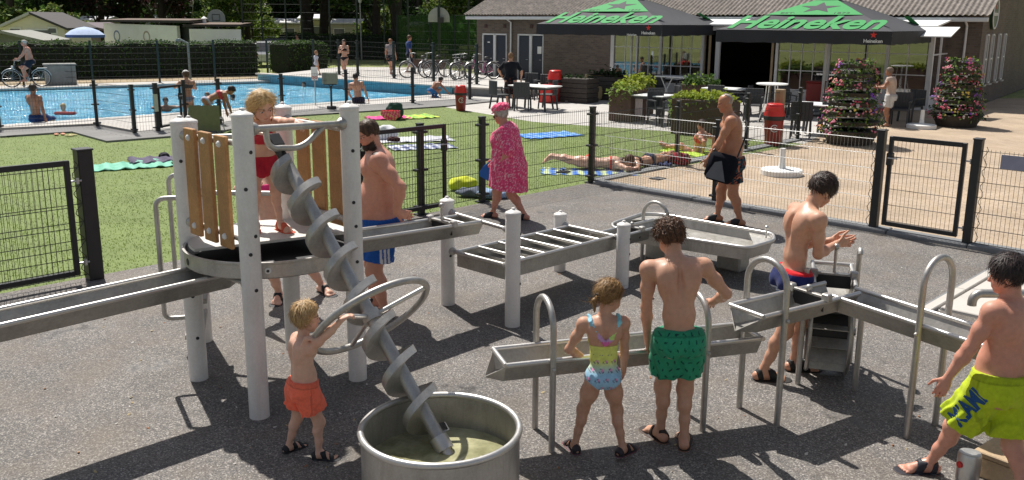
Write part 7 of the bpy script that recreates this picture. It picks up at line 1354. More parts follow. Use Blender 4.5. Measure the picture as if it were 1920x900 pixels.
        if tufts:                                          # strands: tapering ribbons lying on the cap
            ok = P[((P - s.ch) @ s.hu / u > zlow + 0.02)]; ok = ok if len(ok) else P; idx = rg.integers(0, len(ok), int(tufts * 2.8)); cen = s.H(0, -0.06, 0.62); B = []; 
            for i in idx:
                p = ok[i]; o = nrm(p - cen); dn = -s.hu if dirn is None else V(*dirn); lx_, ly_ = np.dot(p - cen, s.hr) / u, np.dot(p - cen, s.hf) / u; dn = dn + rg.normal(0, 0.35, 3) + s.hf * 0.1 + ((np.sign(lx_) * s.hr * 1.6 - s.hf * 0.8) if (ly_ > 0.12 and dirn is None) else 0); dn = nrm(dn - o * np.dot(dn, o) * 0.9); sd = nrm(np.cross(dn, o)); L_ = tlen * u * (0.5 + rg.random()); w_ = 0.0075 * u * (0.5 + rg.random()); q = [p + o * 0.006 * u]; fly = 0.014 if rg.random() > 0.1 else 0.035
                for k in range(3):
                    oo = nrm(q[-1] - cen); dn = nrm(dn - oo * np.dot(dn, oo) * 0.75 + rg.normal(0, 0.12 + curl * 0.9, 3)); q.append(q[-1] + dn * L_ / 3 + oo * fly * 0.4 * u)
                for k in range(4): ww = w_ * (1, 1, 0.75, 0.12)[k]; B += [q[k] - sd * ww, q[k] + sd * ww]
            B = np.array(B); m = len(idx); base = (np.arange(m) * 8)[:, None]; fq = np.concatenate([base + np.array([[0, 1, 3, 2]]), base + np.array([[2, 3, 5, 4]]), base + np.array([[4, 5, 7, 6]])]) + n0; vs.append(B); qs.append(fq); g = rg.random((m, 1, 1)); cs.append((c1 + (c2 - c1) * g).repeat(8, 1).reshape(-1, 3))
        me = np_mesh(name, np.concatenate(vs), np.concatenate(qs), HAIR, np.concatenate(cs)); return link_mesh(name, me, s.t)
    def shorts(s, col, length=0.55, loose=1.18, waist=0.045, name='shorts', flare=1.12, folds=0.006, band=None, drop=0.0, printf=None):
        F, h, b = s.F, s.h, s.bulk; A = F.new(); hipx = s.HJ
        ell(F, A, s.P + s.pu * 0.0 * h - s.pf * 0.012 * h, V(0.094, 0.080, 0.085) * h * b * s.hipf * (0.92 + 0.08 * loose), 0.02 * h, (s.px, s.pf, s.pu)); ell(F, A, s.P + s.pu * 0.045 * h, V(0.082, 0.064, 0.06) * h * b * (0.94 + 0.06 * loose), 0.02 * h, (s.px, s.pf, s.pu))
        A = smin(A, s.TL - 0.006 * h * loose, 0.012 * h); A = np.maximum(A, s.plane(s.P + s.pu * waist * h, s.pu)); A = np.maximum(A, s.plane(s.P - s.pu * 0.06 * h, -s.pu))
        X, Y, Z = s.grid(); wv = (np.sin(X * 55 / s.k + 3 * np.sin(Z * 9 / s.k)) * np.sin(Y * 48 / s.k + 3 * np.sin(Z * 12 / s.k)) * folds * 1.25 * h * np.clip((s.P[2] + 0.02 * h - Z) / (0.15 * h), 0.1, 1)).astype(np.float32); A = A + wv + (np.sin(np.arctan2(Y - s.P[1], X - s.P[0]) * 38) * 0.0016 * h * (Z > s.P[2] + (waist - 0.022) * h)).astype(np.float32)
        for e in (-1, 1):
            Lg = F.new(); th = (s.knee[e] - s.HJ[e]) * length; lb = 0.55 + 0.45 * b; cone(F, Lg, s.HJ[e] + s.pu * 0.02 * h, s.HJ[e] + th, 0.064 * h * lb * loose, 0.056 * h * lb * loose * flare, 0, m=0.09); d = nrm(th); Lg = np.maximum(Lg + wv, s.plane(s.HJ[e] + th * (1 + drop), d)); Lg = np.maximum(Lg, s.plane(s.P + s.pu * waist * h, s.pu)); A = smin(A, Lg, 0.012 * h)
        def c(P):
            k = np.tile(V(*col), (len(P), 1)); zz = (P - s.P) @ s.pu
            bn = zz > (waist - 0.020) * h; k[bn] = V(*band) if band is not None else k[bn] * 0.86; yy = (P - s.P) @ s.pf; k[(np.abs(yy + 0.004 * h) < 0.0045 * h) & ~bn] *= 0.72; k[np.abs(zz - (waist - 0.021) * h) < 0.003 * h] *= 0.7
            if printf is not None: printf(P, k)
            return k
        s.add(name, A.astype(np.float32), CLOTH, c); return A
    def offset(s, name, region, off, col, mat=None): return s.add(name, np.maximum(s.TL - off, region).astype(np.float32), mat or CLOTH, col)
    def sandals(s, col, sole=(0.05, 0.04, 0.035), straps=((0.5, 0.02), (-0.15, 0.02), (0.95, 0.016)), name='sandal', bare=False):
        F, h = s.F, s.h; X, Y, Z = s.grid()
        for e in (-1, 1):
            fd, fu = s.foot[e]; an = s.ank[e]; sd = np.cross(fd, fu); rx, ry, rz = X - an[0], Y - an[1], Z - an[2]; a = rx * fd[0] + ry * fd[1] + rz * fd[2]; b = rx * sd[0] + ry * sd[1] + rz * sd[2]; c = rx * fu[0] + ry * fu[1] + rz * fu[2]; t = (a + 0.045 * h) / (0.165 * h); w = (0.022 + 0.014 * np.clip(t * 1.5, 0, 1)) * h * 1.12
            D = np.maximum(np.sqrt((np.maximum(np.abs(a - 0.038 * h) - 0.062 * h, 0)) ** 2 + b * b) - w, np.abs(c + 0.052 * h) - 0.010 * h)
            near = np.maximum(np.sqrt((a - 0.03 * h) ** 2 + b * b + (c + 0.02 * h) ** 2) - 0.11 * h, c - 0.010 * h)
            for p, wd in straps: st = np.abs(a - (-0.02 + 0.10 * p) * h + 0.3 * c) - wd * h * 0.8; D = np.minimum(D, np.maximum(np.maximum(s.T - 0.0045 * h, st), np.maximum(near, -(c + 0.055 * h))))
            z0 = -0.049 * h
            def cf(P): r = P - an; k = np.tile(V(*col), (len(P), 1)); k[(r @ fu) < z0 + 0.006 * h] = V(*sole); return k
            s.add(name, D.astype(np.float32), SHOE, cf)
# ================================================================ who is there
def srgb(r, g, b): return V(*[((c / 255 + 0.055) / 1.055) ** 2.4 if c > 10 else c / 255 / 12.92 for c in (r, g, b)])
def PXY(p): v = V(*p) - CO; return V(CX + FPX * (v @ CR) / (v @ _f), CY - FPX * (v @ CU) / (v @ _f))
def loc_of(loc, yaw):                                     # world point -> the person's own frame
    a = rad(yaw); c, s_ = math.cos(a), math.sin(a)
    def f(p): d = V(*p) - V(*loc); return V(c * d[0] + s_ * d[1], -s_ * d[0] + c * d[1], d[2])
    return f
def dvec(yaw): 
    a = rad(yaw); c, s_ = math.cos(a), math.sin(a); return lambda d: V(c * d[0] + s_ * d[1], -s_ * d[0] + c * d[1], d[2])
TAN, FAIR, RUDDY, BROWN = srgb(200, 154, 128), srgb(216, 174, 152), srgb(206, 150, 128), srgb(162, 118, 94)
ringp = [WC + (e1 * math.cos(a) + e2 * math.sin(a)) * WR for a in np.linspace(0, 6.283, 181)[:-1]]
def ring_at(px, py): return min(ringp, key=lambda p: np.linalg.norm(PXY(p) - V(px, py)))
NEAR = 0.0062
# ---- toddler in orange shorts turning the wheel
loc = V(-1.30, 5.13, 0); yw = -52; L = loc_of(loc, yw); D = dvec(yw); r1, r2 = ring_at(652, 582), ring_at(600, 632)
p = Person('small blond child in bright orange shorts turning the big hand wheel', loc, yw, 1.02, res=NEAR, skin=FAIR, ratio=5.35, bulk=1.04, muscle=0.4, hips=0.95, belly=0.02, legf=0.455, lean=(4, 0), feet={-1: dict(p=L(G(542, 846)), yaw=12), 1: dict(p=L(G(598, 860)), yaw=-38)}, hands={1: dict(p=L(r1) - nrm(D(r1 - loc)) * 0.05 - V(0, 0, 0.02), el=V(0.6, -0.3, -1), d=D(V(0.75, 0.4, 0.45)), n=V(0, 0.2, -1), curl=0.9), -1: dict(p=L(r2) - V(0.03, 0.05, 0.02), el=V(-0.6, 0, -1), d=V(0.1, 1, 0.1), n=V(0, 0.2, -1), curl=0.9)}, head=(-22, -2, 0), twist=-4)
p.shorts(srgb(255, 122, 92), length=0.60, loose=1.22, waist=0.055, flare=1.15, folds=0.009); p.sandals(srgb(38, 40, 44), srgb(30, 30, 30)); p.finish()
p.hair(srgb(158, 124, 84), front=0.30, zlow=0.26, thick=0.075, rough=0.02, tufts=420, tlen=0.30, side=0.5, tip=srgb(208, 178, 128), seed=3)
# ---- girl in the ruffled swimsuit
loc = V(0.58, 5.19, 0); yw = 6; L = loc_of(loc, yw)
p = Person('girl with a ponytail in a pastel rainbow swimsuit leaning over the trough', loc, yw, 1.16, res=NEAR, skin=TAN, ratio=5.75, bulk=0.92, muscle=0.4, hips=0.84, legf=0.475, lean=(6, 0), feet={-1: dict(p=L(G(1078, 846)), yaw=10), 1: dict(p=L(G(1166, 852)), yaw=-48)}, hands={-1: dict(p=V(-0.10, 0.13, 0.60), el=V(-1, -0.5, 0.1), d=V(0.9, 0.4, -0.15), n=V(0, 0, -1), curl=0.4), 1: dict(p=V(0.155, 0.10, 0.50), el=V(0.8, -0.8, 0), d=V(-0.1, 0.5, -0.8), n=V(-1, 0, 0), curl=0.3)}, head=(-62, -16, 0))
h = p.h; reg = np.maximum(p.plane(p.C - p.cu * 0.015 * h, p.cu), -9.0)
scoop = np.maximum(p.plane(p.C + p.cu * 0.07 * h, p.cu), -p.plane(p.C, p.cf) * -1.0)
front = np.maximum(p.plane(p.C + p.cu * 0.06 * h, p.cu), -p.plane(p.C - p.cf * 0.0, p.cf)); reg = np.minimum(np.maximum(p.plane(p.C - p.cu * 0.045 * h, p.cu), -1), front)
for e in (-1, 1): reg = np.maximum(reg, p.plane(p.HJ[e] + p.px * e * 0.052 * h - p.pu * 0.012 * h, p.px * e * 0.62 - p.pu * 0.78))
reg = np.maximum(reg, p.plane(p.P - p.pu * 0.088 * h, -p.pu))
def suit(P):
    z = np.clip(((P - p.P) @ p.pu) / (0.26 * h) + 0.28, 0, 1)[:, None]; c = np.where(z < 0.45, V(*srgb(168, 205, 226)) + 0 * z, V(*srgb(226, 226, 120)) + 0 * z); w = np.clip((z - 0.35) / 0.25, 0, 1); c = V(*srgb(160, 202, 228)) * (1 - w) + V(*srgb(222, 226, 118)) * w
    x, zz = P @ p.px / (0.055), P @ p.pu / (0.055); xi, zi = np.floor(x + 0.5 * (np.floor(zz) % 2)), np.floor(zz); fx, fz = (x + 0.5 * (zi % 2)) - xi - 0.5, zz - zi - 0.5; m = (np.hypot(fx, fz * 1.2) < 0.30) & (np.sin(fx * 14 + fz * 9) > -0.2) & (z[:, 0] < 0.75); c[m] = srgb(110, 106, 128); m2 = (np.hypot(fx - 0.12, fz - 0.1) < 0.14) & (z[:, 0] < 0.75); c[m2] = srgb(226, 150, 190); return c
p.offset('swimsuit', reg.astype(np.float32), 0.0055, suit)
A = p.F.new(); knot = p.C - p.cu * 0.03 * h - p.cf * 0.062 * h
for e in (-1, 1):
    q = [p.SJ[e] - p.cx * e * 0.028 * h + p.cu * 0.04 * h, p.SJ[e] - p.cx * e * 0.03 * h + p.cu * 0.015 * h - p.cf * 0.045 * h, knot + p.cu * 0.03 * h + p.cx * e * 0.03 * h - p.cf * 0.006 * h, knot]
    for k in range(3): cone(p.F, A, q[k], q[k + 1], 0.013 * h, 0.013 * h, 0.004 * h)
Xg, Yg, Zg = p.grid(); A = A + (np.sin(Zg * 230) * np.sin(Xg * 170) * 0.004).astype(np.float32)
def stc(P): z = ((P - knot) @ p.cu) / (0.12 * h); c = np.tile(srgb(158, 208, 226), (len(P), 1)); c[z < 0.5] = srgb(206, 160, 200); c[z < 0.12] = srgb(232, 120, 176); m = ((P - knot) @ p.cx > 0.015 * h) & (z > 0.2); c[m] = srgb(198, 226, 130); m = ((P - knot) @ p.cx > 0.02 * h) & (z > 0.55); c[m] = srgb(150, 214, 222); return c
p.add('ruffle_strap', A, CLOTH, stc); p.sandals(srgb(52, 46, 50), srgb(120, 60, 70)); p.finish()
ex = p.F.new(); u = p.hh; tie = p.H(0, -0.50, 0.42); cone(p.F, ex, tie, p.H(0.02, -0.60, 0.28), 0.055 * u, 0.085 * u, 0.03 * u); cone(p.F, ex, p.H(0.02, -0.60, 0.28), p.H(0.06, -0.52, -0.05), 0.085 * u, 0.035 * u, 0.03 * u)
p.hair(srgb(120, 88, 54), front=0.26, zlow=0.24, thick=0.05, rough=0.015, tufts=420, tlen=0.34, dirn=-p.hf * 0.9 - p.hu * 0.7, extra=ex, side=0.4, tip=srgb(176, 140, 92), seed=5)
mb = MB(); mb.tube([V(*q) for q in arc(tie, 0.075 * u, 0, 6.283, 14, p.hr, p.hu)[:-1]], 0.012, 6, closed=True); o = link_mesh('hair_tie', mb.mesh('hair_tie', M['dark'], 60), p.t)
# ---- boy in green shorts
loc = V(1.06, 5.27, 0); yw = 3; L = loc_of(loc, yw)
p = Person('curly haired boy in green print shorts bent over the trough, hand on the hoop', loc, yw, 1.52, res=0.0068, skin=TAN, ratio=6.9, bulk=0.90, muscle=0.4, hips=0.88, sh=1.08, legf=0.485, lean=(8, -2), bend=14, feet={-1: dict(p=L(G(1238, 824)), yaw=22), 1: dict(p=L(G(1282, 838)), yaw=-14)}, hands={1: dict(p=L((1.335, 5.60, 0.88)) , el=V(1, -0.6, -0.5), d=V(0.2, 0.7, -0.1), n=V(-0.3, 0.2, -1), curl=0.8), -1: dict(p=V(-0.175, 0.12, 0.70), el=V(-1, -0.4, 0), d=V(0.1, 0.4, -1), n=V(1, 0, 0), curl=0.3)}, head=(14, -34, 0))
def leafp(P, k): x, z = P @ p.px / 0.048, P @ p.pu / 0.048; zi = np.floor(z); xi = np.floor(x + 0.5 * (zi % 2)); fx, fz = x + 0.5 * (zi % 2) - xi - 0.5, z - zi - 0.5; r = np.sin(xi * 12.9 + zi * 78.2) * 3; fx, fz = fx * np.cos(r) - fz * np.sin(r), fx * np.sin(r) + fz * np.cos(r); k[np.hypot(fx * 3.2, fz) < 0.30] = srgb(20, 66, 58)
p.shorts(srgb(48, 148, 110), length=0.62, loose=1.10, waist=0.05, flare=1.14, folds=0.006, printf=leafp); p.sandals(srgb(52, 44, 40), srgb(150, 110, 84), straps=((0.55, 0.014),), name='flip_flop'); p.finish()
p.hair(srgb(62, 42, 30), front=0.32, zlow=0.24, thick=0.10, rough=0.05, tufts=620, tlen=0.20, curl=0.7, side=0.6, tip=srgb(112, 78, 54), seed=9)
# ---- boy clapping his wet hands
loc = V(2.09, 6.43, 0); yw = -80; L = loc_of(loc, yw)
p = Person('dark haired boy in blue striped shorts with a red waistband, hands together', loc, yw, 1.67, res=0.0068, skin=TAN, ratio=7.1, bulk=0.86, muscle=0.4, sh=0.98, legf=0.50, lean=(5, 0), bend=10, pelvis=V(0.0, 0.05, 0.835), feet={-1: dict(p=L(G(1487, 694)), yaw=-6), 1: dict(p=L(G(1428, 712)), yaw=-10)}, hands={1: dict(p=V(0.02, 0.38, 1.07), el=V(0.5, -1, -0.4), d=V(-0.12, 1, 0.03), n=V(-1, 0.1, 0.3), curl=0.18, spread=0.5, thumb=0.9), -1: dict(p=V(-0.055, 0.37, 1.075), el=V(-0.6, -1, -0.2), d=V(0.12, 1, 0.0), n=V(1, 0.1, 0.2), curl=0.18, spread=0.3)}, head=(4, -34, 0))
def strp(P, k):
    z = (P - p.P) @ p.pu / p.h; k[:] = srgb(34, 44, 96); m = z < -0.055; k[m] = srgb(92, 122, 168); m = z < -0.12; k[m] = srgb(150, 164, 178); m = (np.abs((z % 0.030) - 0.010) < 0.004) & (z < -0.03); k[m] = srgb(196, 206, 216); k[z > 0.034] = srgb(208, 34, 42)
p.shorts(srgb(34, 44, 96), length=0.52, loose=1.12, waist=0.045, flare=1.1, folds=0.005, printf=strp); p.sandals(srgb(36, 34, 34), srgb(60, 46, 38), straps=((0.62, 0.024), (0.02, 0.016))); p.finish()
p.hair(srgb(40, 30, 26), front=0.36, zlow=0.34, thick=0.06, rough=0.03, tufts=480, tlen=0.20, side=0.45, top=0.05, dirn=p.hf * 0.9 - p.hu * 0.4, tip=srgb(74, 56, 46), seed=12)
# ---- boy in neon shorts
loc = V(2.83, 4.76, 0); yw = 24; L = loc_of(loc, yw)
p = Person('sturdy dark haired boy in neon yellow shorts stepping past the steel bollard', loc, yw, 1.50, res=0.0064, skin=RUDDY, ratio=6.7, bulk=1.12, muscle=0.4, belly=0.02, sh=1.0, legf=0.485, lean=(3, 4), feet={-1: dict(p=L(G(1742, 886)), yaw=58), 1: dict(p=L(V(2.93, 4.50, 0)), yaw=-10)}, pelvis=V(0.0, 0.0, 0.725), hands={-1: dict(p=V(-0.27, 0.17, 0.63), el=V(-0.5, -1, 0.2), d=V(-0.30, 0.15, -0.9), n=V(0.8, 0.6, 0), curl=0.45, thumb=0.7), 1: dict(p=V(0.32, 0.05, 0.66), el=V(0.6, -1, 0.2), curl=0.4)}, head=(40, -8, 0), twist=6)
A = p.shorts(srgb(186, 206, 42), length=0.84, loose=1.18, waist=0.055, flare=1.14, folds=0.008); p.sandals(srgb(44, 44, 52), srgb(96, 64, 48), straps=((0.55, 0.02), (0.0, 0.014))); p.finish()
p.hair(srgb(34, 28, 28), front=0.36, zlow=0.30, thick=0.07, rough=0.025, tufts=620, tlen=0.26, side=0.55, dirn=p.hf * 0.5 - p.hu, tip=srgb(70, 56, 54), seed=14)
# lettering down the outside of the left leg
vs, fs = text_mb('MIAMI', 0.1, off=0.004, ext=0.0); T_ = np.array(vs); T_[:, 0] = (T_[:, 0] - T_[:, 0].mean()); w = np.ptp(T_[:, 0]); T_ *= 0.25 / w; e = -1; th = p.knee[e] - p.HJ[e]; dn = nrm(th); outw = nrm(-p.px * 0.95 - p.pf * 0.22); outw = nrm(outw - dn * np.dot(outw, dn)); sdv = np.cross(outw, -dn); mid = p.HJ[e] + th * 0.36; Vv = []
for x, y, z in T_:
    o_ = mid - dn * x + sdv * (y * 1.5 - 0.045); lo_, hi_ = 0.0, 0.22
    for _ in range(14):
        mm = (lo_ + hi_) / 2; q = o_ + outw * mm; ix = np.clip(((q - p.F.lo) / p.F.res).round().astype(int), 0, p.F.n - 1); lo_, hi_ = (mm, hi_) if A[tuple(ix)] < 0 else (lo_, mm)
    Vv.append(o_ + outw * (hi_ + 0.007))
me = bpy.data.meshes.new('lettering'); me.from_pydata([tuple(v) for v in Vv], [], fs); me.materials.append(pm('blue_print', tuple(srgb(28, 78, 132)), 0.8)); link_mesh('lettering', me, p.t)
# ---- girl in red on the tower
loc = V(-1.86, 6.50, 1.128); yw = 197; L = loc_of(loc, yw)
rl = lambda f, dz=0.03: V(*TA, 2.0) * (1 - f) + V(*TC, 1.975) * f + V(0, 0, dz)
p = Person('blond girl in red swimwear leaning forward on the tower platform', loc, yw, 1.22, res=0.0062, skin=FAIR, ratio=5.75, bulk=0.84, hips=0.86, muscle=0.4, legf=0.48, lean=(34, 0), bend=14, pelvis=V(0.0, -0.20, 0.57), feet={1: dict(p=V(0.08, -0.05, 0), yaw=-10), -1: dict(p=V(-0.10, -0.03, 0), yaw=30)}, hands={-1: dict(p=L(rl(0.55, 0.04)) - V(0, 0.02, 0), el=V(-1, -0.2, -0.3), d=V(-0.55, 0.7, -0.25), n=V(0, 0, -1), curl=0.8), 1: dict(p=L(rl(0.22, -0.08)) - V(0.02, 0.06, 0), el=V(1, -0.3, -0.4), d=V(-0.6, 0.6, -0.1), n=V(0, 0, -1), curl=0.5)}, head=(24, -26, 6))
h = p.h; reg = np.maximum(p.plane(p.C + p.cu * 0.06 * h, p.cu), -1)
low = np.maximum(p.plane(p.P + p.pu * 0.02 * h, p.pu), -1)
for e in (-1, 1): low = np.maximum(low, p.plane(p.HJ[e] + p.px * e * 0.045 * h - p.pu * 0.008 * h, p.px * e * 0.62 - p.pu * 0.78)); reg = np.maximum(reg, p.plane(p.C + p.cu * 0.06 * h + p.cx * e * 0.055 * h, p.cx * e * 0.8 + p.cu * 0.6))
reg = np.maximum(reg, p.plane(p.W + p.pu * 0.01 * h, -p.pu)); p.offset('swim_bottom', low.astype(np.float32), 0.005, srgb(188, 44, 62))
p.offset('swim_top', reg.astype(np.float32), 0.005, srgb(188, 44, 62)); A = p.F.new()
for e in (-1, 1):
    q = [p.C + p.cu * 0.065 * h + p.cx * e * 0.038 * h + p.cf * 0.066 * h, p.SJ[e] - p.cx * e * 0.045 * h + p.cu * 0.042 * h, p.C + p.cx * e * 0.02 * h - p.cf * 0.06 * h]
    for k in range(2): cone(p.F, A, q[k], q[k + 1], 0.005 * h, 0.005 * h, 0.002)
p.add('strap', A, CLOTH, srgb(160, 24, 40)); p.sandals(srgb(206, 92, 66), srgb(150, 84, 54), straps=((0.75, 0.02), (0.1, 0.012))); p.finish()
ex = p.F.new(); u = p.hh
for e in (-1, 1):
    for k in range(3): cone(p.F, ex, p.H(e * (0.33 + 0.02 * k), -0.10 - 0.12 * k, 0.55), p.H(e * (0.37 + 0.03 * (k % 2)), -0.02 - 0.12 * k, 0.10 + 0.05 * k), 0.075 * u, 0.04 * u, 0.04 * u)
p.hair(srgb(176, 138, 88), front=0.27, zlow=0.06, thick=0.05, rough=0.012, tufts=620, tlen=0.42, curl=0.10, side=0.7, extra=ex, tip=srgb(234, 204, 148), seed=17)
# ---- mother behind the tower
loc = V(-2.30, 8.32, 0); yw = 190; L = loc_of(loc, yw)
p = Person('woman in a pink bikini reaching up behind the tower', loc, yw, 1.68, res=0.010, skin=FAIR, ratio=7.4, bulk=1.12, hips=1.1, sh=0.92, bust=0.9, legf=0.49, feet={1: dict(p=L(G(524, 562)), yaw=-8), -1: dict(p=L(G(604, 548)), yaw=35)}, hands={1: dict(p=V(0.16, 0.42, 1.22), el=V(1, -0.4, -0.6), curl=0.4), -1: dict(p=V(-0.14, 0.45, 1.25), el=V(-1, -0.4, -0.6), curl=0.4)}, head=(-10, 5, 0))
h = p.h; PINK = srgb(238, 70, 140)
reg = np.maximum(np.maximum(p.plane(p.P + p.pu * 0.03 * h, p.pu), p.plane(p.P - p.pu * 0.09 * h, -p.pu)), -1)
for e in (-1, 1): reg = np.maximum(reg, p.plane(p.HJ[e] + p.px * e * 0.05 * h + p.pu * 0.004 * h, p.px * e * 0.55 - p.pu * 0.83))
p.offset('bikini_bottom', reg.astype(np.float32), 0.006, PINK); reg = np.maximum(p.plane(p.C + p.cu * 0.03 * h, p.cu), p.plane(p.C - p.cu * 0.035 * h, -p.cu)); p.offset('bikini_top', reg.astype(np.float32), 0.006, PINK); p.sandals(srgb(34, 34, 38), srgb(30, 30, 30), straps=((0.6, 0.014),), name='flip_flop'); p.finish()
ex = p.F.new(); u = p.hh; ell(p.F, ex, p.H(0, -0.45, 0.80), V(0.16, 0.16, 0.16) * u); p.hair(srgb(128, 100, 66), front=0.30, zlow=0.3, thick=0.05, tufts=120, extra=ex, tip=srgb(170, 140, 98))
# ---- bearded man
loc = V(-1.20, 7.88, 0); yw = 102; L = loc_of(loc, yw)
p = Person('bearded bare chested man in blue shorts with white side stripes behind the chute', loc, yw, 1.86, res=0.0095, skin=RUDDY, ratio=7.7, bulk=1.22, belly=0.05, sh=1.12, muscle=1.4, legf=0.485, lean=(3, 0), feet={-1: dict(p=L(G(722, 596)), yaw=0), 1: dict(p=L(G(702, 576)), yaw=-10)}, hands={-1: dict(p=V(-0.26, -0.12, 1.03), el=V(-1, -0.9, 0.1), d=V(0.1, -0.9, -0.25), n=V(1, 0.2, 0), curl=0.5), 1: dict(p=V(0.30, 0.12, 0.95), el=V(1, -1, 0), curl=0.4)}, head=(16, -22, 0))
def beard(P, c): R_ = P - p.ch; x, y, z = R_ @ p.hr / p.hh, R_ @ p.hf / p.hh, R_ @ p.hu / p.hh; c[(z < 0.25 - 0.25 * np.clip(y, 0, 0.3)) & (z > -0.04) & (y > -0.02)] = srgb(52, 36, 28)
p.paint.append(beard)
ex = p.F.new(); u = p.hh; ell(p.F, ex, p.H(0, 0.24, 0.06), V(0.20, 0.16, 0.17) * u, 0.02, p.hx); ex = np.maximum(ex, p.plane(p.H(0, 0, 0.24), p.hu)); p.add('beard', ex.astype(np.float32), HAIR, srgb(48, 34, 28))
def whs(P, k): x = (P - p.P) @ p.px; y = (P - p.P) @ p.pf; z = (P - p.P) @ p.pu / p.h; k[(x < 0) & ((np.abs(y + 0.035) < 0.010) | (np.abs(y) < 0.010) | (np.abs(y - 0.035) < 0.010)) & (z < -0.11)] = srgb(226, 226, 230)
p.shorts(srgb(34, 92, 178), length=0.74, loose=1.16, waist=0.03, flare=1.16, folds=0.006, printf=whs); p.sandals(srgb(40, 42, 48), srgb(30, 30, 34), straps=((0.55, 0.04),), name='slide'); p.finish()
p.hair(srgb(58, 42, 32), front=0.32, zlow=0.30, thick=0.035, rough=0.02, tufts=160, tlen=0.12, side=0.5, tip=srgb(104, 78, 58))
# ---- woman in the pink tunic
loc = V(-0.05, 11.97, 0); yw = 82; L = loc_of(loc, yw)
p = Person('older woman in a pink patterned tunic and pink cap walking along the fence', loc, yw, 1.64, res=0.0095, skin=RUDDY, ratio=7.3, bulk=1.14, belly=0.03, bust=1.0, sh=0.95, legf=0.485, lean=(4, 0), bend=6, feet={-1: dict(p=L(G(925, 408)), yaw=0), 1: dict(p=L(G(984, 412)), yaw=-4)}, hands={-1: dict(p=V(-0.20, 0.09, 0.82), el=V(-0.6, -1, 0.2), d=V(0.1, 0.25, -1), n=V(1, 0, 0), curl=0.6), 1: dict(p=V(0.22, 0.22, 0.80), el=V(0.6, -1, 0), curl=0.7)}, head=(2, -14, 0))
h = p.h; F = p.F; A = F.new(); cone(F, A, p.C + p.cu * 0.04 * h, p.P - p.pu * 0.02 * h, 0.118 * h, 0.150 * h, 0.03, m=0.15, fl=(p.px, 1.12)); cone(F, A, p.P, p.P - V(0, 0, 0.17 * h), 0.150 * h, 0.165 * h, 0.03, m=0.15); ell(F, A, p.C + p.cf * 0.06 * h, V(0.10, 0.075, 0.07) * h, 0.05)
for e in (-1, 1): cone(F, A, p.N - p.cu * 0.03 * h, p.SJ[e], 0.045 * h, 0.055 * h, 0.04); cone(F, A, p.SJ[e], p.SJ[e] + (p.elb[e] - p.SJ[e]) * 0.98, 0.055 * h, 0.052 * h, 0.03)
A = smin(A, p.TL - 0.014, 0.02); Xg, Yg, Zg = p.grid(); ang = np.arctan2(Yg - p.P[1], Xg - p.P[0]); A = A + (np.sin(ang * 11 + np.sin(Zg * 9) * 2) * 0.011 * np.clip((p.C[2] - Zg) / 0.4, 0.05, 1)).astype(np.float32)
A = np.maximum(A, p.plane(p.P - V(0, 0, 0.185 * h), V(0, 0.12, -1))); A = np.maximum(A, p.plane(p.N + p.cu * 0.015 * h, p.cu + p.cf * 0.5))
def tun(P):
    k = np.tile(srgb(236, 84, 132), (len(P), 1)); n = np.sin(P @ V(60, 30, 44) + 3 * np.sin(P @ V(20, 51, 33))) * np.sin(P @ V(-35, 60, 50) + 2 * np.sin(P @ V(44, -20, 61))); k[n > 0.35] = srgb(236, 140, 160); k[n > 0.72] = srgb(240, 190, 200); k[n < -0.7] = srgb(210, 60, 104); return k
p.add('tunic', A.astype(np.float32), CLOTH, tun); p.sandals(srgb(36, 38, 44), srgb(40, 40, 44), straps=((0.55, 0.045),), name='slipper'); p.finish()
p.hair(srgb(168, 160, 150), front=0.24, zlow=0.12, thick=0.07, rough=0.03, tufts=240, tlen=0.22, side=0.4, tip=srgb(214, 208, 198)); u = p.hh; A = p.F.new(); ell(p.F, A, p.H(0, -0.12, 0.93), V(0.46, 0.58, 0.30) * u, 0, p.hx); cone(p.F, A, p.H(-0.16, 0.42, 0.70), p.H(0.16, 0.42, 0.70), 0.07 * u, 0.07 * u, 0.08 * u, fl=(p.hu, 0.5)); A = np.maximum(A, p.plane(p.H(0, 0, 0.66), -p.hu + p.hf * 0.12)); Xg, Yg, Zg = p.grid(); A = A + (np.sin(np.arctan2(Yg - p.H(0, -0.1, 0)[1], Xg - p.H(0, -0.1, 0)[0]) * 9) * 0.006).astype(np.float32); p.add('cap', A.astype(np.float32), CLOTH, lambda P: tun(P) * V(1.0, 0.9, 0.9))
mb = MB(); mb.tube([p.H(-0.34, 0.02, 0.50), p.H(-0.30, 0.24, 0.50)], 0.006, 5)
for e in (-1, 1): mb.bbox(p.H(e * 0.15, 0.385, 0.475), (0.26 * u, 0.02, 0.13 * u), bev=0.008, ax=(nrm(p.hr - p.hf * e * 0.25), p.hf, p.hu))
mb.tube([p.H(0.34, 0.02, 0.50), p.H(0.30, 0.24, 0.50)], 0.006, 5); link_mesh('sunglasses', mb.mesh('sunglasses', M['dark'], 40), p.t)
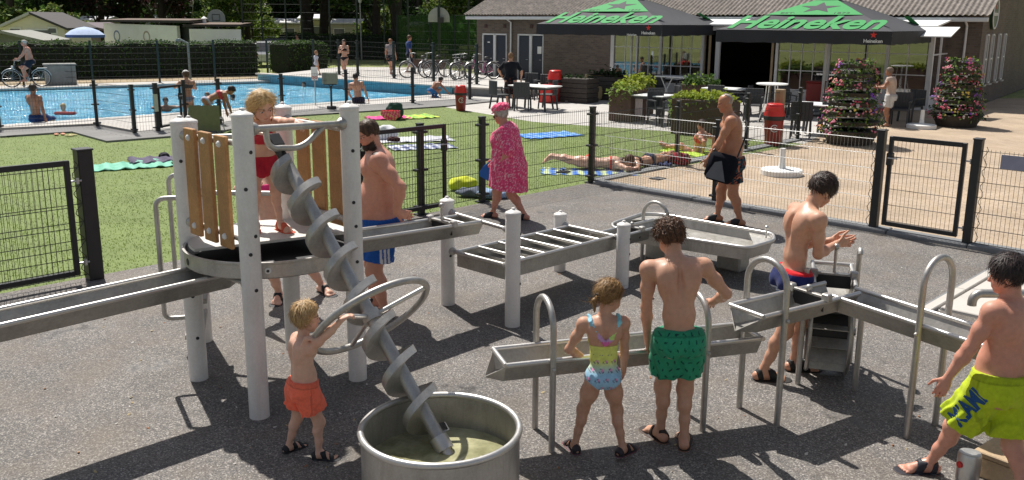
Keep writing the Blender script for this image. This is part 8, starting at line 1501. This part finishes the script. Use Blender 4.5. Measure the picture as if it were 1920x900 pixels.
for k, (c0, c1_) in enumerate(((V(0.25, 0.24, 0.80), V(0.30, 0.40, 0.52)), (V(0.26, 0.20, 0.78), V(0.20, 0.02, 0.38)))):
    t = thing('swim_fin', tuple(loc), ('blue swim fin held in front of the woman in pink', 'blue swim fin hanging behind the woman in pink')[k], 'swim fin'); t.rotation_euler.z = rad(yw); d = nrm(c1_ - c0); x = nrm(np.cross(d, V(0, 1, 0.2))); y = np.cross(x, d); n = 5; vs = []
    for f, w_ in ((0, 0.05), (0.25, 0.055), (0.55, 0.09), (0.85, 0.10), (1.0, 0.07)): c = c0 + (c1_ - c0) * f; vs += [c - y * w_ - x * 0.01, c + y * w_ - x * 0.01, c + y * w_ + x * 0.01, c - y * w_ + x * 0.01]
    m = MB(); m.add(vs, [(4 * i + a, 4 * i + (a + 1) % 4, 4 * i + 4 + (a + 1) % 4, 4 * i + 4 + a) for i in range(4) for a in range(4)] + [(3, 2, 1, 0), (16, 17, 18, 19)]); link_mesh('blade', m.mesh('blade', pm('blue_rubber', tuple(srgb(30, 110, 196)), 0.4)), t)
# ---- bald man with the shoulder bag
loc = V(2.97, 11.78, 0); yw = 82; L = loc_of(loc, yw)
p = Person('bald tanned older man in dark floral shorts carrying a black shoulder bag', loc, yw, 1.80, res=0.0095, skin=srgb(186, 132, 102), ratio=7.5, bulk=1.08, belly=0.055, sh=1.02, legf=0.49, lean=(2, 0), bend=12, feet={-1: dict(p=L(G(1387, 423)), yaw=0), 1: dict(p=L(G(1345, 414)), yaw=-6)}, hands={-1: dict(p=V(-0.24, 0.36, 0.88), el=V(-0.4, -1, -0.2), d=V(0.1, 0.25, -1), n=V(1, 0, 0), curl=0.8), 1: dict(p=V(0.26, 0.16, 0.90), el=V(0.6, -1, 0), curl=0.4)}, head=(4, -12, 0))
def flo(P, k):
    a = np.sin(P @ V(42, 21, 33) + 2 * np.sin(P @ V(15, 40, 26))); b = np.sin(P @ V(-30, 44, 38) + 2 * np.sin(P @ V(37, -18, 44))); k[a * b > 0.30] = srgb(52, 84, 92); k[(a > 0.5) & (b < -0.3)] = srgb(170, 92, 66); k[(a < -0.75) & (b > 0.2)] = srgb(196, 120, 92)
p.shorts(srgb(26, 30, 44), length=0.62, loose=1.1, waist=0.035, flare=1.1, folds=0.005, printf=flo); p.sandals(srgb(40, 40, 44), srgb(34, 32, 34), straps=((0.55, 0.04),), name='slipper'); p.finish()
p.hair(srgb(150, 140, 130), front=-0.34, zlow=0.30, thick=0.014, rough=0.006, tufts=0, tlen=0.08, side=0.2, tip=srgb(190, 182, 172)); 
bt = thing('shoulder_bag', tuple(loc), 'black shoulder bag with a grey triangle hanging at the bald man side', 'bag'); bt.rotation_euler.z = rad(yw); bc_ = V(-0.31, 0.17, 0.83); bx = (nrm(V(0.1, 1, 0.25)), nrm(V(-1, 0.1, 0)), nrm(V(0, -0.25, 1)))
m = MB(); m.bbox(bc_, (0.38, 0.15, 0.38), bev=0.05, ax=bx); link_mesh('body', m.mesh('body', pm('black_nylon', (0.008, 0.009, 0.014), 0.9, spec=0.15), 40), bt); m = MB(); o = bc_ + bx[1] * 0.083; tri = [o + bx[0] * 0.17 - bx[2] * 0.16, o - bx[0] * 0.10 - bx[2] * 0.16, o + bx[0] * 0.02 + bx[2] * 0.10, o + bx[0] * 0.10 + bx[2] * 0.06]; m.add(tri + [v + bx[1] * 0.004 for v in tri], [(0, 1, 2, 3), (7, 6, 5, 4)] + [(i, (i + 1) % 4, 4 + (i + 1) % 4, 4 + i) for i in range(4)]); link_mesh('grey_panel', m.mesh('grey_panel', pm('grey_nylon', (0.13, 0.135, 0.15), 0.7)), bt)
m = MB(); m.tube([bc_ - bx[0] * 0.16 + bx[2] * 0.19, V(-0.22, -0.12, 1.20), V(-0.06, -0.16, 1.40), V(0.14, -0.09, 1.53), V(0.17, 0.05, 1.52), V(0.05, 0.16, 1.35), V(-0.2, 0.22, 1.12), bc_ + bx[0] * 0.16 + bx[2] * 0.19], 0.012, 6); link_mesh('strap', m.mesh('strap', M['dark'], 60), bt)
# ---- people further off, towels and bags
FAR = 0.0145
def bottom(p, col, hi=0.03):
    h = p.h; reg = np.maximum(p.plane(p.P + p.pu * hi * h, p.pu), p.plane(p.P - p.pu * 0.09 * h, -p.pu))
    for e in (-1, 1): reg = np.maximum(reg, p.plane(p.HJ[e] + p.px * e * 0.05 * h + p.pu * 0.004 * h, p.px * e * 0.55 - p.pu * 0.83))
    p.offset('swim_bottom', reg.astype(np.float32), 0.012, col)
def topband(p, col): h = p.h; p.offset('swim_top', np.maximum(p.plane(p.C + p.cu * 0.03 * h, p.cu), p.plane(p.C - p.cu * 0.03 * h, -p.cu)).astype(np.float32), 0.012, col)
def shirt(p, col, sleeve=0.6, low=0.0, name='shirt', loose=0.016):
    h = p.h; F = p.F; A = F.new()
    for e in (-1, 1): cone(F, A, p.N - p.cu * 0.03 * h, p.SJ[e], 0.045 * h, 0.05 * h, 0.03); cone(F, A, p.SJ[e], p.SJ[e] + (p.elb[e] - p.SJ[e]) * sleeve, 0.048 * h, 0.042 * h, 0.02)
    A = smin(A, p.TL - loose, 0.02); A = np.maximum(A, p.plane(p.P + p.pu * low * h, -p.pu)); A = np.maximum(A, p.plane(p.N + p.cu * 0.012 * h, p.cu)); p.add(name, A.astype(np.float32), CLOTH, col)
def far(label, loc, yaw, h, hair=(70, 50, 40), hk=None, skin=None, **k):
    k.setdefault('res', FAR); p = Person(label, loc, yaw, h, skin=skin if skin is not None else TAN, **k); return p
def done(p, hair, **k):
    p.finish()
    if hair: p.hair(srgb(*hair), **dict(dict(front=0.30, zlow=0.2, thick=0.06, tufts=70, tlen=0.25, rough=0.01), **k))
def g3(px, py, z=0.0): q = G(px, py, z); return V(q[0], q[1], z)
SIT = lambda b, o=0.36, z=-0.42: {e: dict(p=(e * 0.10, o, z), yaw=0, knee=V(0, 1, 0.9)) for e in (-1, 1)}
# pool side sitters and swimmers
p = far('man in blue trunks sitting on the pool edge propped on one arm', g3(70, 228), -18, 1.78, skin=BROWN, pelvis=V(0, 0, 0.11), lean=(-4, 0), feet=SIT(1), hands={1: dict(p=V(0.42, -0.12, 0.05), el=V(1, -1, 0)), -1: dict(p=V(-0.24, 0.2, 0.14), el=V(-1, -1, 0))}, head=(10, 0, 0)); p.shorts(srgb(40, 60, 110), length=0.5); done(p, (52, 42, 36))
p = far('young man sitting on the pool edge with his back turned, leaning right', g3(672, 193), 8, 1.75, skin=TAN, bulk=0.92, pelvis=V(0, 0, 0.11), lean=(6, -8), feet=SIT(1), hands={1: dict(p=V(0.36, -0.05, 0.05), el=V(1, -1, 0)), -1: dict(p=V(-0.22, 0.22, 0.14), el=V(-1, -1, 0))}, head=(-30, -4, 0)); p.shorts(srgb(44, 36, 60), length=0.5); done(p, (36, 30, 28))
p = far('boy crouching at the pool corner reaching along the edge', g3(808, 183), -55, 1.35, skin=BROWN, ratio=6.6, pelvis=V(0, 0, 0.24), lean=(52, 0), feet={e: dict(p=(e * 0.09, 0.12, 0), knee=V(e * 0.3, 1, 0.6)) for e in (-1, 1)}, hands={1: dict(p=V(0.34, 0.62, 0.08), el=V(1, 0, 0.4)), -1: dict(p=V(-0.12, 0.45, 0.06), el=V(-1, 0, 0.3))}, head=(0, -30, 0)); p.shorts(srgb(40, 110, 170), length=0.5); done(p, (44, 36, 32))
def swimmer(label, px, py, yaw, hair, out=0.30, skin=None, arms=False, **k):
    q = G(px, py, -0.10); h = 1.55; hd = {e: dict(p=V(e * 0.30, 0.34, h - out + 0.14), el=V(e, -0.3, 0), d=V(-e * 0.5, 0.8, 0)) for e in (-1, 1)} if arms else None; p = far(label, V(q[0], q[1], -0.10 - h + out), yaw, h, skin=skin if skin is not None else TAN, hands=hd, res=0.016, **k); p.shorts(srgb(40, 40, 60)); done(p, hair); return p
swimmer('bather with a fair bun resting behind a red float at the pool edge', 120, 214, 190, (196, 160, 112), 0.32); q = g3(121, 216); mb = MB(); mb.bbox(q + V(0, 0.05, 0.05), (0.62, 0.18, 0.09), 0, 0.04); mb.top('pool_float', M['dred'], tuple(q), 'dark red float in front of the bather with a fair bun', 'float')
swimmer('bather with folded arms on the pool edge beside the pool gate', 312, 208, 200, (60, 46, 38), 0.42, BROWN, True); swimmer('child swimming in the pool behind the bending girl', 390, 194, 150, (120, 80, 60), 0.38); swimmer('swimmer behind the head of the girl bending down', 437, 188, 100, (40, 34, 30), 0.22); swimmer('swimmer with wet dark hair near the white notice', 570, 163, 160, (30, 28, 28), 0.22); swimmer('swimmer splashing between the sitting man and the crouching boy', 731, 168, 190, (34, 30, 28), 0.30)
# at the pool fence
p = far('girl in a white cap and grey bikini standing at the pool gate', g3(356, 236), 25, 1.42, ratio=6.6, bulk=0.95, hands={-1: dict(p=V(-0.12, 0.26, 1.02), el=V(-1, -0.4, -0.3)), 1: dict(p=V(0.05, 0.26, 1.0), el=V(1, -0.5, -0.4))}, head=(10, -8, 0)); bottom(p, srgb(150, 156, 170)); topband(p, srgb(90, 86, 92)); p.finish(); p.hair(srgb(96, 74, 56), zlow=-0.25, thick=0.08, tufts=80, tlen=0.4); u = p.hh; A = p.F.new(); ell(p.F, A, p.H(0, -0.04, 0.70), V(0.40, 0.47, 0.40) * u, 0, p.hx); A = np.maximum(A, p.plane(p.H(0, 0, 0.66), -p.hu)); cone(p.F, A, p.H(-0.15, 0.45, 0.68), p.H(0.15, 0.45, 0.68), 0.10 * u, 0.10 * u, 0.03, fl=(p.hu, 0.4)); p.add('cap', A.astype(np.float32), CLOTH, srgb(222, 222, 220))
p = far('girl in a striped bikini bending down on the deck', g3(400, 246), -62, 1.5, skin=BROWN, ratio=6.9, pelvis=V(0, -0.1, 0.74), lean=(72, 0), feet={e: dict(p=(e * 0.09, -0.08, 0)) for e in (-1, 1)}, hands={1: dict(p=V(0.16, 0.52, 0.14), el=V(1, 0, 0.3), d=V(0, 0.2, -1)), -1: dict(p=V(-0.14, 0.40, 0.24), el=V(-1, 0, 0.3), d=V(0, 0.3, -1))}, head=(0, -55, 0)); bottom(p, srgb(172, 176, 196)); topband(p, srgb(190, 70, 80)); done(p, (46, 36, 34), zlow=0.0, thick=0.08)
q = g3(385, 249); t = thing('deck_chair', tuple(q), 'folding chair with an olive green towel over its back on the deck', 'chair'); c = q + V(0, 0, 0.035); mb = MB(); n = 12; vs = []
for r, (y, z) in enumerate(((-0.06, 0.02), (-0.04, 0.30), (-0.01, 0.58), (0.02, 0.63), (0.06, 0.60), (0.10, 0.35))):
    vs += [c + V(-0.36 - 0.04 * (1 - z) + (0.72 + 0.08 * (1 - z)) * i / n, y + 0.012 * math.sin(i * 1.7 + r), z + 0.008 * math.sin(i * 2.1)) for i in range(n + 1)]
mb.add(vs, [(r * (n + 1) + i, r * (n + 1) + i + 1, (r + 1) * (n + 1) + i + 1, (r + 1) * (n + 1) + i) for r in range(5) for i in range(n)]); mb.build('towel', pm('olive_towel', tuple(srgb(126, 126, 92)), 0.95, bump=0.3, bscale=120), t, smooth=60)
for s in (-0.3, 0.3): mb = MB(); mb.tube([c + V(s, 0.02, 0.60), c + V(s, 0.05, 0.35), c + V(s, -0.02, 0.0)], 0.014, 8); mb.tube([c + V(s, 0.0, 0.30), c + V(s, 0.45, 0.28), c + V(s, 0.5, 0.0)], 0.014, 8); mb.build('leg', M['galv'], t)
mb = MB(); mb.bbox(c + V(0, 0.24, 0.30), (0.6, 0.42, 0.03), 0, 0.01); mb.build('seat', M['dark'], t)
# raised deck walkers
RZ = 0.27
def walker(label, px, py, yaw, h, hair, z=RZ, **k): q = g3(px, py, z); p = far(label, q, yaw, h, feet={-1: dict(p=(-0.08, 0.16, 0)), 1: dict(p=(0.08, -0.16, 0.02))}, **k); return p, hair
p, hr_ = walker('woman in a black bikini standing behind the pool wall', 647, 143, 160, 1.62, (60, 44, 38), bust=0.9, hands={1: dict(p=V(0.02, 0.2, 1.15), el=V(1, -0.5, -0.5)), -1: dict(p=V(-0.05, 0.2, 1.05), el=V(-1, -0.5, -0.5))}); bottom(p, srgb(26, 26, 30)); topband(p, srgb(26, 26, 30)); done(p, hr_, zlow=-0.1)
p, hr_ = walker('woman in a grey vest and dark shorts walking away on the raised deck', 733, 139, -20, 1.62, (140, 96, 70)); p.shorts(srgb(30, 30, 38), length=0.45); shirt(p, srgb(150, 140, 140), sleeve=0.2); done(p, hr_, zlow=-0.1)
p, hr_ = walker('man in a dark blue shirt and trousers walking past the bicycles', 768, 136, -75, 1.76, (90, 62, 44)); p.shorts(srgb(30, 34, 48), length=1.0); shirt(p, srgb(40, 66, 128), sleeve=0.8); done(p, hr_)
p, hr_ = walker('small child in white near the far pool corner', 594, 140, -60, 1.1, (150, 110, 80), ratio=5.8); shirt(p, srgb(196, 196, 206), sleeve=0.5, low=-0.1); done(p, hr_)
q = at(556, 62); p = far('person in dark trunks standing by the dark blue car', q, 120, 1.75, skin=RUDDY); p.shorts(srgb(120, 50, 46), length=0.5); done(p, (80, 64, 52))
# terrace
p = far('woman in a black T shirt and dark patterned skirt at the terrace table', g3(957, 199), -8, 1.70, bulk=1.15, hips=1.08, hands={1: dict(p=V(0.33, 0.12, 0.92), el=V(1, -0.6, 0)), -1: dict(p=V(-0.33, 0.16, 0.98), el=V(-1, -0.6, 0))}); h = p.h; A = p.F.new(); cone(p.F, A, p.P + V(0, 0, 0.05), p.P - V(0, 0, 0.42), 0.18, 0.23, 0.02, m=0.2); A = np.maximum(A, p.plane(p.P - V(0, 0, 0.45), V(0, 0, -1))); A = np.maximum(A, p.plane(p.P + V(0, 0, 0.1), V(0, 0, 1)))
def skc(P): k = np.tile(srgb(30, 26, 28), (len(P), 1)); k[np.sin(P @ V(30, 20, 41)) * np.sin(P @ V(-28, 33, 30)) > 0.45] = srgb(96, 50, 46); return k
p.add('skirt', A.astype(np.float32), CLOTH, skc); shirt(p, srgb(24, 26, 34), sleeve=0.75, loose=0.024); p.finish(); ex = p.F.new(); ell(p.F, ex, p.H(0, -0.25, 1.0), V(0.17, 0.17, 0.15) * p.hh); p.hair(srgb(130, 98, 70), zlow=0.3, thick=0.05, tufts=60, extra=ex)
p = far('old lady in a pale blouse and white shorts tending the flowers', g3(1664, 237), 62, 1.58, skin=BROWN, bulk=1.12, hips=1.1, bend=14, hands={-1: dict(p=V(-0.16, 0.34, 1.05), el=V(-1, -0.6, -0.6)), 1: dict(p=V(0.14, 0.34, 1.06), el=V(1, -0.6, -0.6))}); p.shorts(srgb(206, 204, 200), length=0.66, loose=1.15); shirt(p, srgb(192, 172, 158), sleeve=0.15); done(p, (120, 104, 92), zlow=0.15)
# on the lawn
q0, q1 = g3(1024, 314), g3(1152, 318); hd = math.degrees(math.atan2(-(q1 - q0)[0], (q1 - q0)[1]))
p = far('sunbather in a red bikini lying face down on a blue towel', q0 * 0.985 + q1 * 0.015 + V(0, 0, 0.115), 0, 1.66, skin=FAIR, bulk=1.05, hips=1.08, res=0.0105, hands={1: dict(p=V(0.20, 0.06, 1.66), el=V(1, 0, 0.2), d=V(-0.8, 0, 0.4)), -1: dict(p=V(-0.20, 0.06, 1.66), el=V(-1, 0, 0.2), d=V(0.8, 0, 0.4))}, feet={e: dict(p=(e * 0.07, -0.06, 0.02), pitch=70, up=(0, -1, 0.2)) for e in (-1, 1)}, head=(0, 40, 0)); bottom(p, srgb(236, 78, 64)); h = p.h; p.offset('swim_top', np.maximum(p.plane(p.C + p.cu * 0.012 * h, p.cu), p.plane(p.C - p.cu * 0.012 * h, -p.cu)).astype(np.float32), 0.008, srgb(236, 78, 64)); p.t.rotation_euler = (rad(-90), 0, rad(hd)); done(p, (84, 56, 42), zlow=0.1)
q0, q1 = g3(1280, 304), g3(1168, 318); hd = math.degrees(math.atan2(-(q1 - q0)[0], (q1 - q0)[1]))
p = far('sunbather in a black bikini lying face down beside the fence', q0 * 0.9 + q1 * 0.1 + V(0, 0.0, 0.105), 0, 1.55, skin=TAN, res=0.011, hands={1: dict(p=V(0.15, 0.08, 1.50), el=V(1, 0, 0.2)), -1: dict(p=V(-0.15, 0.08, 1.50), el=V(-1, 0, 0.2))}, feet={e: dict(p=(e * 0.07, -0.06, 0.02), pitch=70, up=(0, -1, 0.2)) for e in (-1, 1)}, head=(20, 20, 0)); bottom(p, srgb(34, 40, 70)); topband(p, srgb(22, 22, 26)); p.t.rotation_euler = (rad(-90), 0, rad(hd)); done(p, (70, 50, 40), zlow=0.1)
p = far('person sitting on a lime green towel with legs stretched out on the lawn', g3(1305, 284), 60, 1.62, skin=RUDDY, pelvis=V(0, 0, 0.13), lean=(-12, 0), res=0.0115, feet={-1: dict(p=(-0.10, 0.70, 0.02), knee=V(0, 0, 1), pitch=-50), 1: dict(p=(0.10, 0.78, 0.02), knee=V(0, 0, 1), pitch=-50)}, hands={1: dict(p=V(0.28, -0.26, 0.04), el=V(1, -1, 0)), -1: dict(p=V(-0.28, -0.24, 0.04), el=V(-1, -1, 0))}, head=(-10, -4, 0)); bottom(p, srgb(180, 206, 60)); topband(p, srgb(226, 76, 66)); done(p, (66, 48, 40), zlow=-0.05, thick=0.08)
# cyclist
q = G(52, 163); b = bike_proto((0.05, 0.06, 0.07)); b.location = (q[0], q[1], 0); WL[b.name] = V(q[0], q[1], 0); b.rotation_euler.z = rad(205); b['label'] = 'dark bicycle ridden along the hedge by a bare chested man'; b['group'] = 'ridden bicycle'; yb = 115
p = far('bare chested white haired man in dark shorts riding a bicycle', V(q[0], q[1], 0), yb, 1.76, skin=RUDDY, belly=0.03, bulk=1.08, pelvis=V(0, -0.20, 1.0), lean=(10, 0), bend=8, feet={-1: dict(p=(-0.12, 0.06, 0.22), knee=V(0, 1, 0)), 1: dict(p=(0.12, -0.02, 0.40), knee=V(0, 1, 0.2))}, hands={e: dict(p=V(e * 0.25, 0.24, 1.09), el=V(e, -0.6, -0.6), d=V(0, 1, -0.2)) for e in (-1, 1)}); p.shorts(srgb(36, 40, 54), length=0.55); done(p, (206, 198, 190), thick=0.02)
# ---- towels, bags and shoes
def towel(px, py, w, l, rz, c1, c2, label, z=0.012, n=14, amp=0.02, freq=5.0, stripes=True, name='towel'):
    q = G(px, py); loc = V(q[0], q[1], 0); a = rad(rz); X, Y = V(math.cos(a), math.sin(a), 0), V(-math.sin(a), math.cos(a), 0); vs = []; m = int(n * l / w)
    for j in range(m + 1):
        for i in range(n + 1): u_, v_ = i / n - 0.5, j / m - 0.5; ed = 0.03 * math.sin(j * 1.3 + i * 0.2); vs.append(X * (u_ * w + ed) + Y * (v_ * l + 0.03 * math.sin(i * 1.1)) + V(0, 0, z + amp * (0.5 + 0.5 * math.sin(i * 1.7 + 2 * math.sin(j * 0.9))) * (0.5 + 0.5 * math.sin(j * 1.2))))
    P = np.array(vs); Q = np.array([(j * (n + 1) + i, j * (n + 1) + i + 1, (j + 1) * (n + 1) + i + 1, (j + 1) * (n + 1) + i) for j in range(m) for i in range(n)]); t_ = P @ Y; c = np.tile(V(*c1), (len(P), 1)); k = np.sin(t_ * freq * 6) + (0.6 * np.sin(P @ X * 11) if not stripes else 0); c[k > 0.1] = V(*c2); o = link_mesh(name, np_mesh(name, P, Q, CLOTH, c), None, tuple(loc)); md = o.modifiers.new('thick', 'SOLIDIFY'); md.thickness = 0.008; return tag(o, label, 'towel')
towel(240, 312, 0.8, 1.55, -62, srgb(118, 186, 160), srgb(140, 204, 180), 'crumpled sea green towel on the lawn beside the thick gate post', amp=0.05); towel(292, 302, 0.75, 0.95, -60, srgb(84, 78, 98), srgb(98, 92, 112), 'dark mauve towel lying half over the sea green one', z=0.03, amp=0.05)
towel(728, 222, 1.2, 0.8, 20, srgb(236, 60, 140), srgb(240, 96, 160), 'hot pink towel heaped on the lawn beside the floral bag', amp=0.06); towel(775, 220, 0.9, 1.2, -60, srgb(206, 222, 84), srgb(120, 180, 90), 'yellow and green towel spread behind the dark green bag', amp=0.04); towel(770, 262, 0.9, 1.9, -75, srgb(222, 222, 226), srgb(206, 210, 220), 'white towel lying beside the white cool bag', stripes=False); towel(790, 276, 0.8, 1.4, -70, srgb(214, 218, 226), srgb(92, 104, 150), 'white and blue checked towel on the lawn behind the mesh gate', stripes=False)
towel(1028, 254, 0.9, 1.5, -62, srgb(48, 122, 214), srgb(140, 180, 226), 'bright blue patterned towel on the lawn behind the woman in pink', stripes=False); towel(1105, 322, 0.75, 1.75, -92, srgb(70, 120, 206), srgb(200, 214, 150), 'blue and yellow towel under the sunbather in red', z=0.0); towel(1300, 286, 0.8, 1.3, 40, srgb(170, 206, 60), srgb(196, 224, 90), 'lime green towel under the person sitting on the lawn', z=0.0); towel(1225, 309, 0.55, 0.7, 10, srgb(44, 54, 96), srgb(58, 70, 120), 'navy towel bunched up beside the sunbather in black', amp=0.10, z=0.02)
def lump(px, py, r, sc, col, label, cat='bag', name='bag', seed=1, z=0.0, col2=None):
    q = G(px, py); loc = V(q[0], q[1], 0); F = Field(-V(r, r, r) * 1.7, V(r, r, r) * 1.7, r / 11); A = F.new(); ell(F, A, V(0, 0, r * sc[2] * 0.75 + z), V(*sc) * r, 0.01); X, Y, Z = F.x[0][:, None, None], F.x[1][None, :, None], F.x[2][None, None, :]; A = A + (np.sin(X / r * 6 + seed) * np.sin(Y / r * 5 + 2 * seed) * np.sin(Z / r * 7) * r * 0.10).astype(np.float32); A = np.maximum(A, -Z + 0 * X + 0 * Y); P, Q = nets(F, A.astype(np.float32)); c = np.tile(V(*col), (len(P), 1))
    if col2 is not None: c[np.sin(P @ V(60, 40, 30) * 0.25 / r) * np.sin(P @ V(-30, 50, 60) * 0.25 / r) > 0.15] = V(*col2)
    return tag(link_mesh(name, np_mesh(name, P, Q, CLOTH, c), None, tuple(loc)), label, cat)
lump(733, 240, 0.26, (1, 0.7, 0.9), srgb(226, 66, 120), 'bulging pink floral bag on the lawn in front of the pink towel', col2=srgb(236, 176, 150), seed=2, z=0.25); lump(725, 262, 0.28, (1.0, 0.6, 0.7), srgb(226, 226, 230), 'white cool bag standing below the pink floral bag', name='cool_bag', seed=3); lump(738, 266, 0.12, (1.3, 0.8, 0.6), srgb(60, 24, 30), 'small dark red bundle beside the white cool bag', seed=5); lump(741, 224, 0.27, (0.9, 0.6, 1.1), srgb(52, 80, 72), 'dark green bag standing behind the pink floral bag', seed=4); lump(868, 356, 0.24, (1.0, 0.7, 0.55), srgb(206, 214, 60), 'neon yellow bag on the lawn against the mesh fence', seed=6); lump(892, 368, 0.24, (1.3, 0.6, 0.35), srgb(98, 106, 120), 'grey bundle of clothes on the lawn beside the fence post', 'clothes', 'clothes_bundle', seed=7); lump(925, 371, 0.24, (1.2, 0.6, 0.35), srgb(150, 176, 206), 'pale blue bundle of clothes on the lawn behind the woman in pink', 'clothes', 'clothes_bundle', seed=8); lump(1272, 309, 0.20, (1.2, 0.7, 0.7), srgb(70, 52, 56), 'dark bag with red trim beside the lawn fence post', seed=9, col2=srgb(196, 40, 60)); lump(308, 297, 0.09, (1.2, 1, 0.8), srgb(50, 48, 58), 'small dark pouch on the mauve towel', 'pouch', 'pouch', seed=3)
def slippers(px, py, rz, col, label):
    q = G(px, py); t = thing('slippers', tuple(q), label, 'shoes')
    for s in (-0.07, 0.07): a = rad(rz); c = V(q[0], q[1], 0.012) + V(math.cos(a), math.sin(a), 0) * s; mb = MB(); d = V(-math.sin(a), math.cos(a), 0); mb.lathe(c, [(0.05, 0), (0.05, 0.018)], 14, capb=True, capt=True); mb.v = [tuple(c + (V(*v) - c) + d * np.dot(V(*v) - c, d) * 1.4) for v in mb.v]; mb.tube([c + V(math.cos(a), math.sin(a), 0) * 0.045, c + V(0, 0, 0.05) + d * 0.04, c - V(math.cos(a), math.sin(a), 0) * 0.045], 0.008, 5); mb.build('slipper', pm('slip_' + str(px), tuple(col), 0.7), t)
slippers(112, 253, 30, srgb(214, 150, 120), 'pair of pale pink slippers on the lawn by the deck corner'); slippers(133, 255, 80, srgb(196, 186, 130), 'pair of pale yellow slippers on the lawn by the deck corner'); slippers(1056, 324, 70, srgb(40, 38, 40), 'pair of black slippers beside the blue and yellow towel')
# ---- litter on the rubber floor: dry leaf scraps and chips, too small to pick apart
mb = MB()
for _ in range(420):
    d = 4.4 + 8 * RNG.random() ** 1.3; x = (RNG.random() - 0.5) * d * 1.15; z = 0.004; q = V(x, d, z)
    if d > 14.6 - abs(x - 1.36): continue
    a = RNG.random() * 6.28; s = 0.006 + 0.014 * RNG.random() ** 2; X = V(math.cos(a), math.sin(a), 0.1) * s; Y = V(-math.sin(a), math.cos(a), 0.2) * s * 0.6; mb.mi = int(RNG.integers(3)); mb.add([q - X, q - Y, q + X + V(0, 0, 0.006), q + Y], [(0, 1, 2, 3)])
o = mb.build('leaf_litter', [pm('dry_leaf', (0.42, 0.33, 0.18), 0.9), pm('pale_chip', (0.55, 0.52, 0.48), 0.9), pm('rust_leaf', (0.30, 0.14, 0.07), 0.9)]); tag(o, 'scattered dry leaf scraps and chips on the rubber floor', 'litter', kind='stuff')
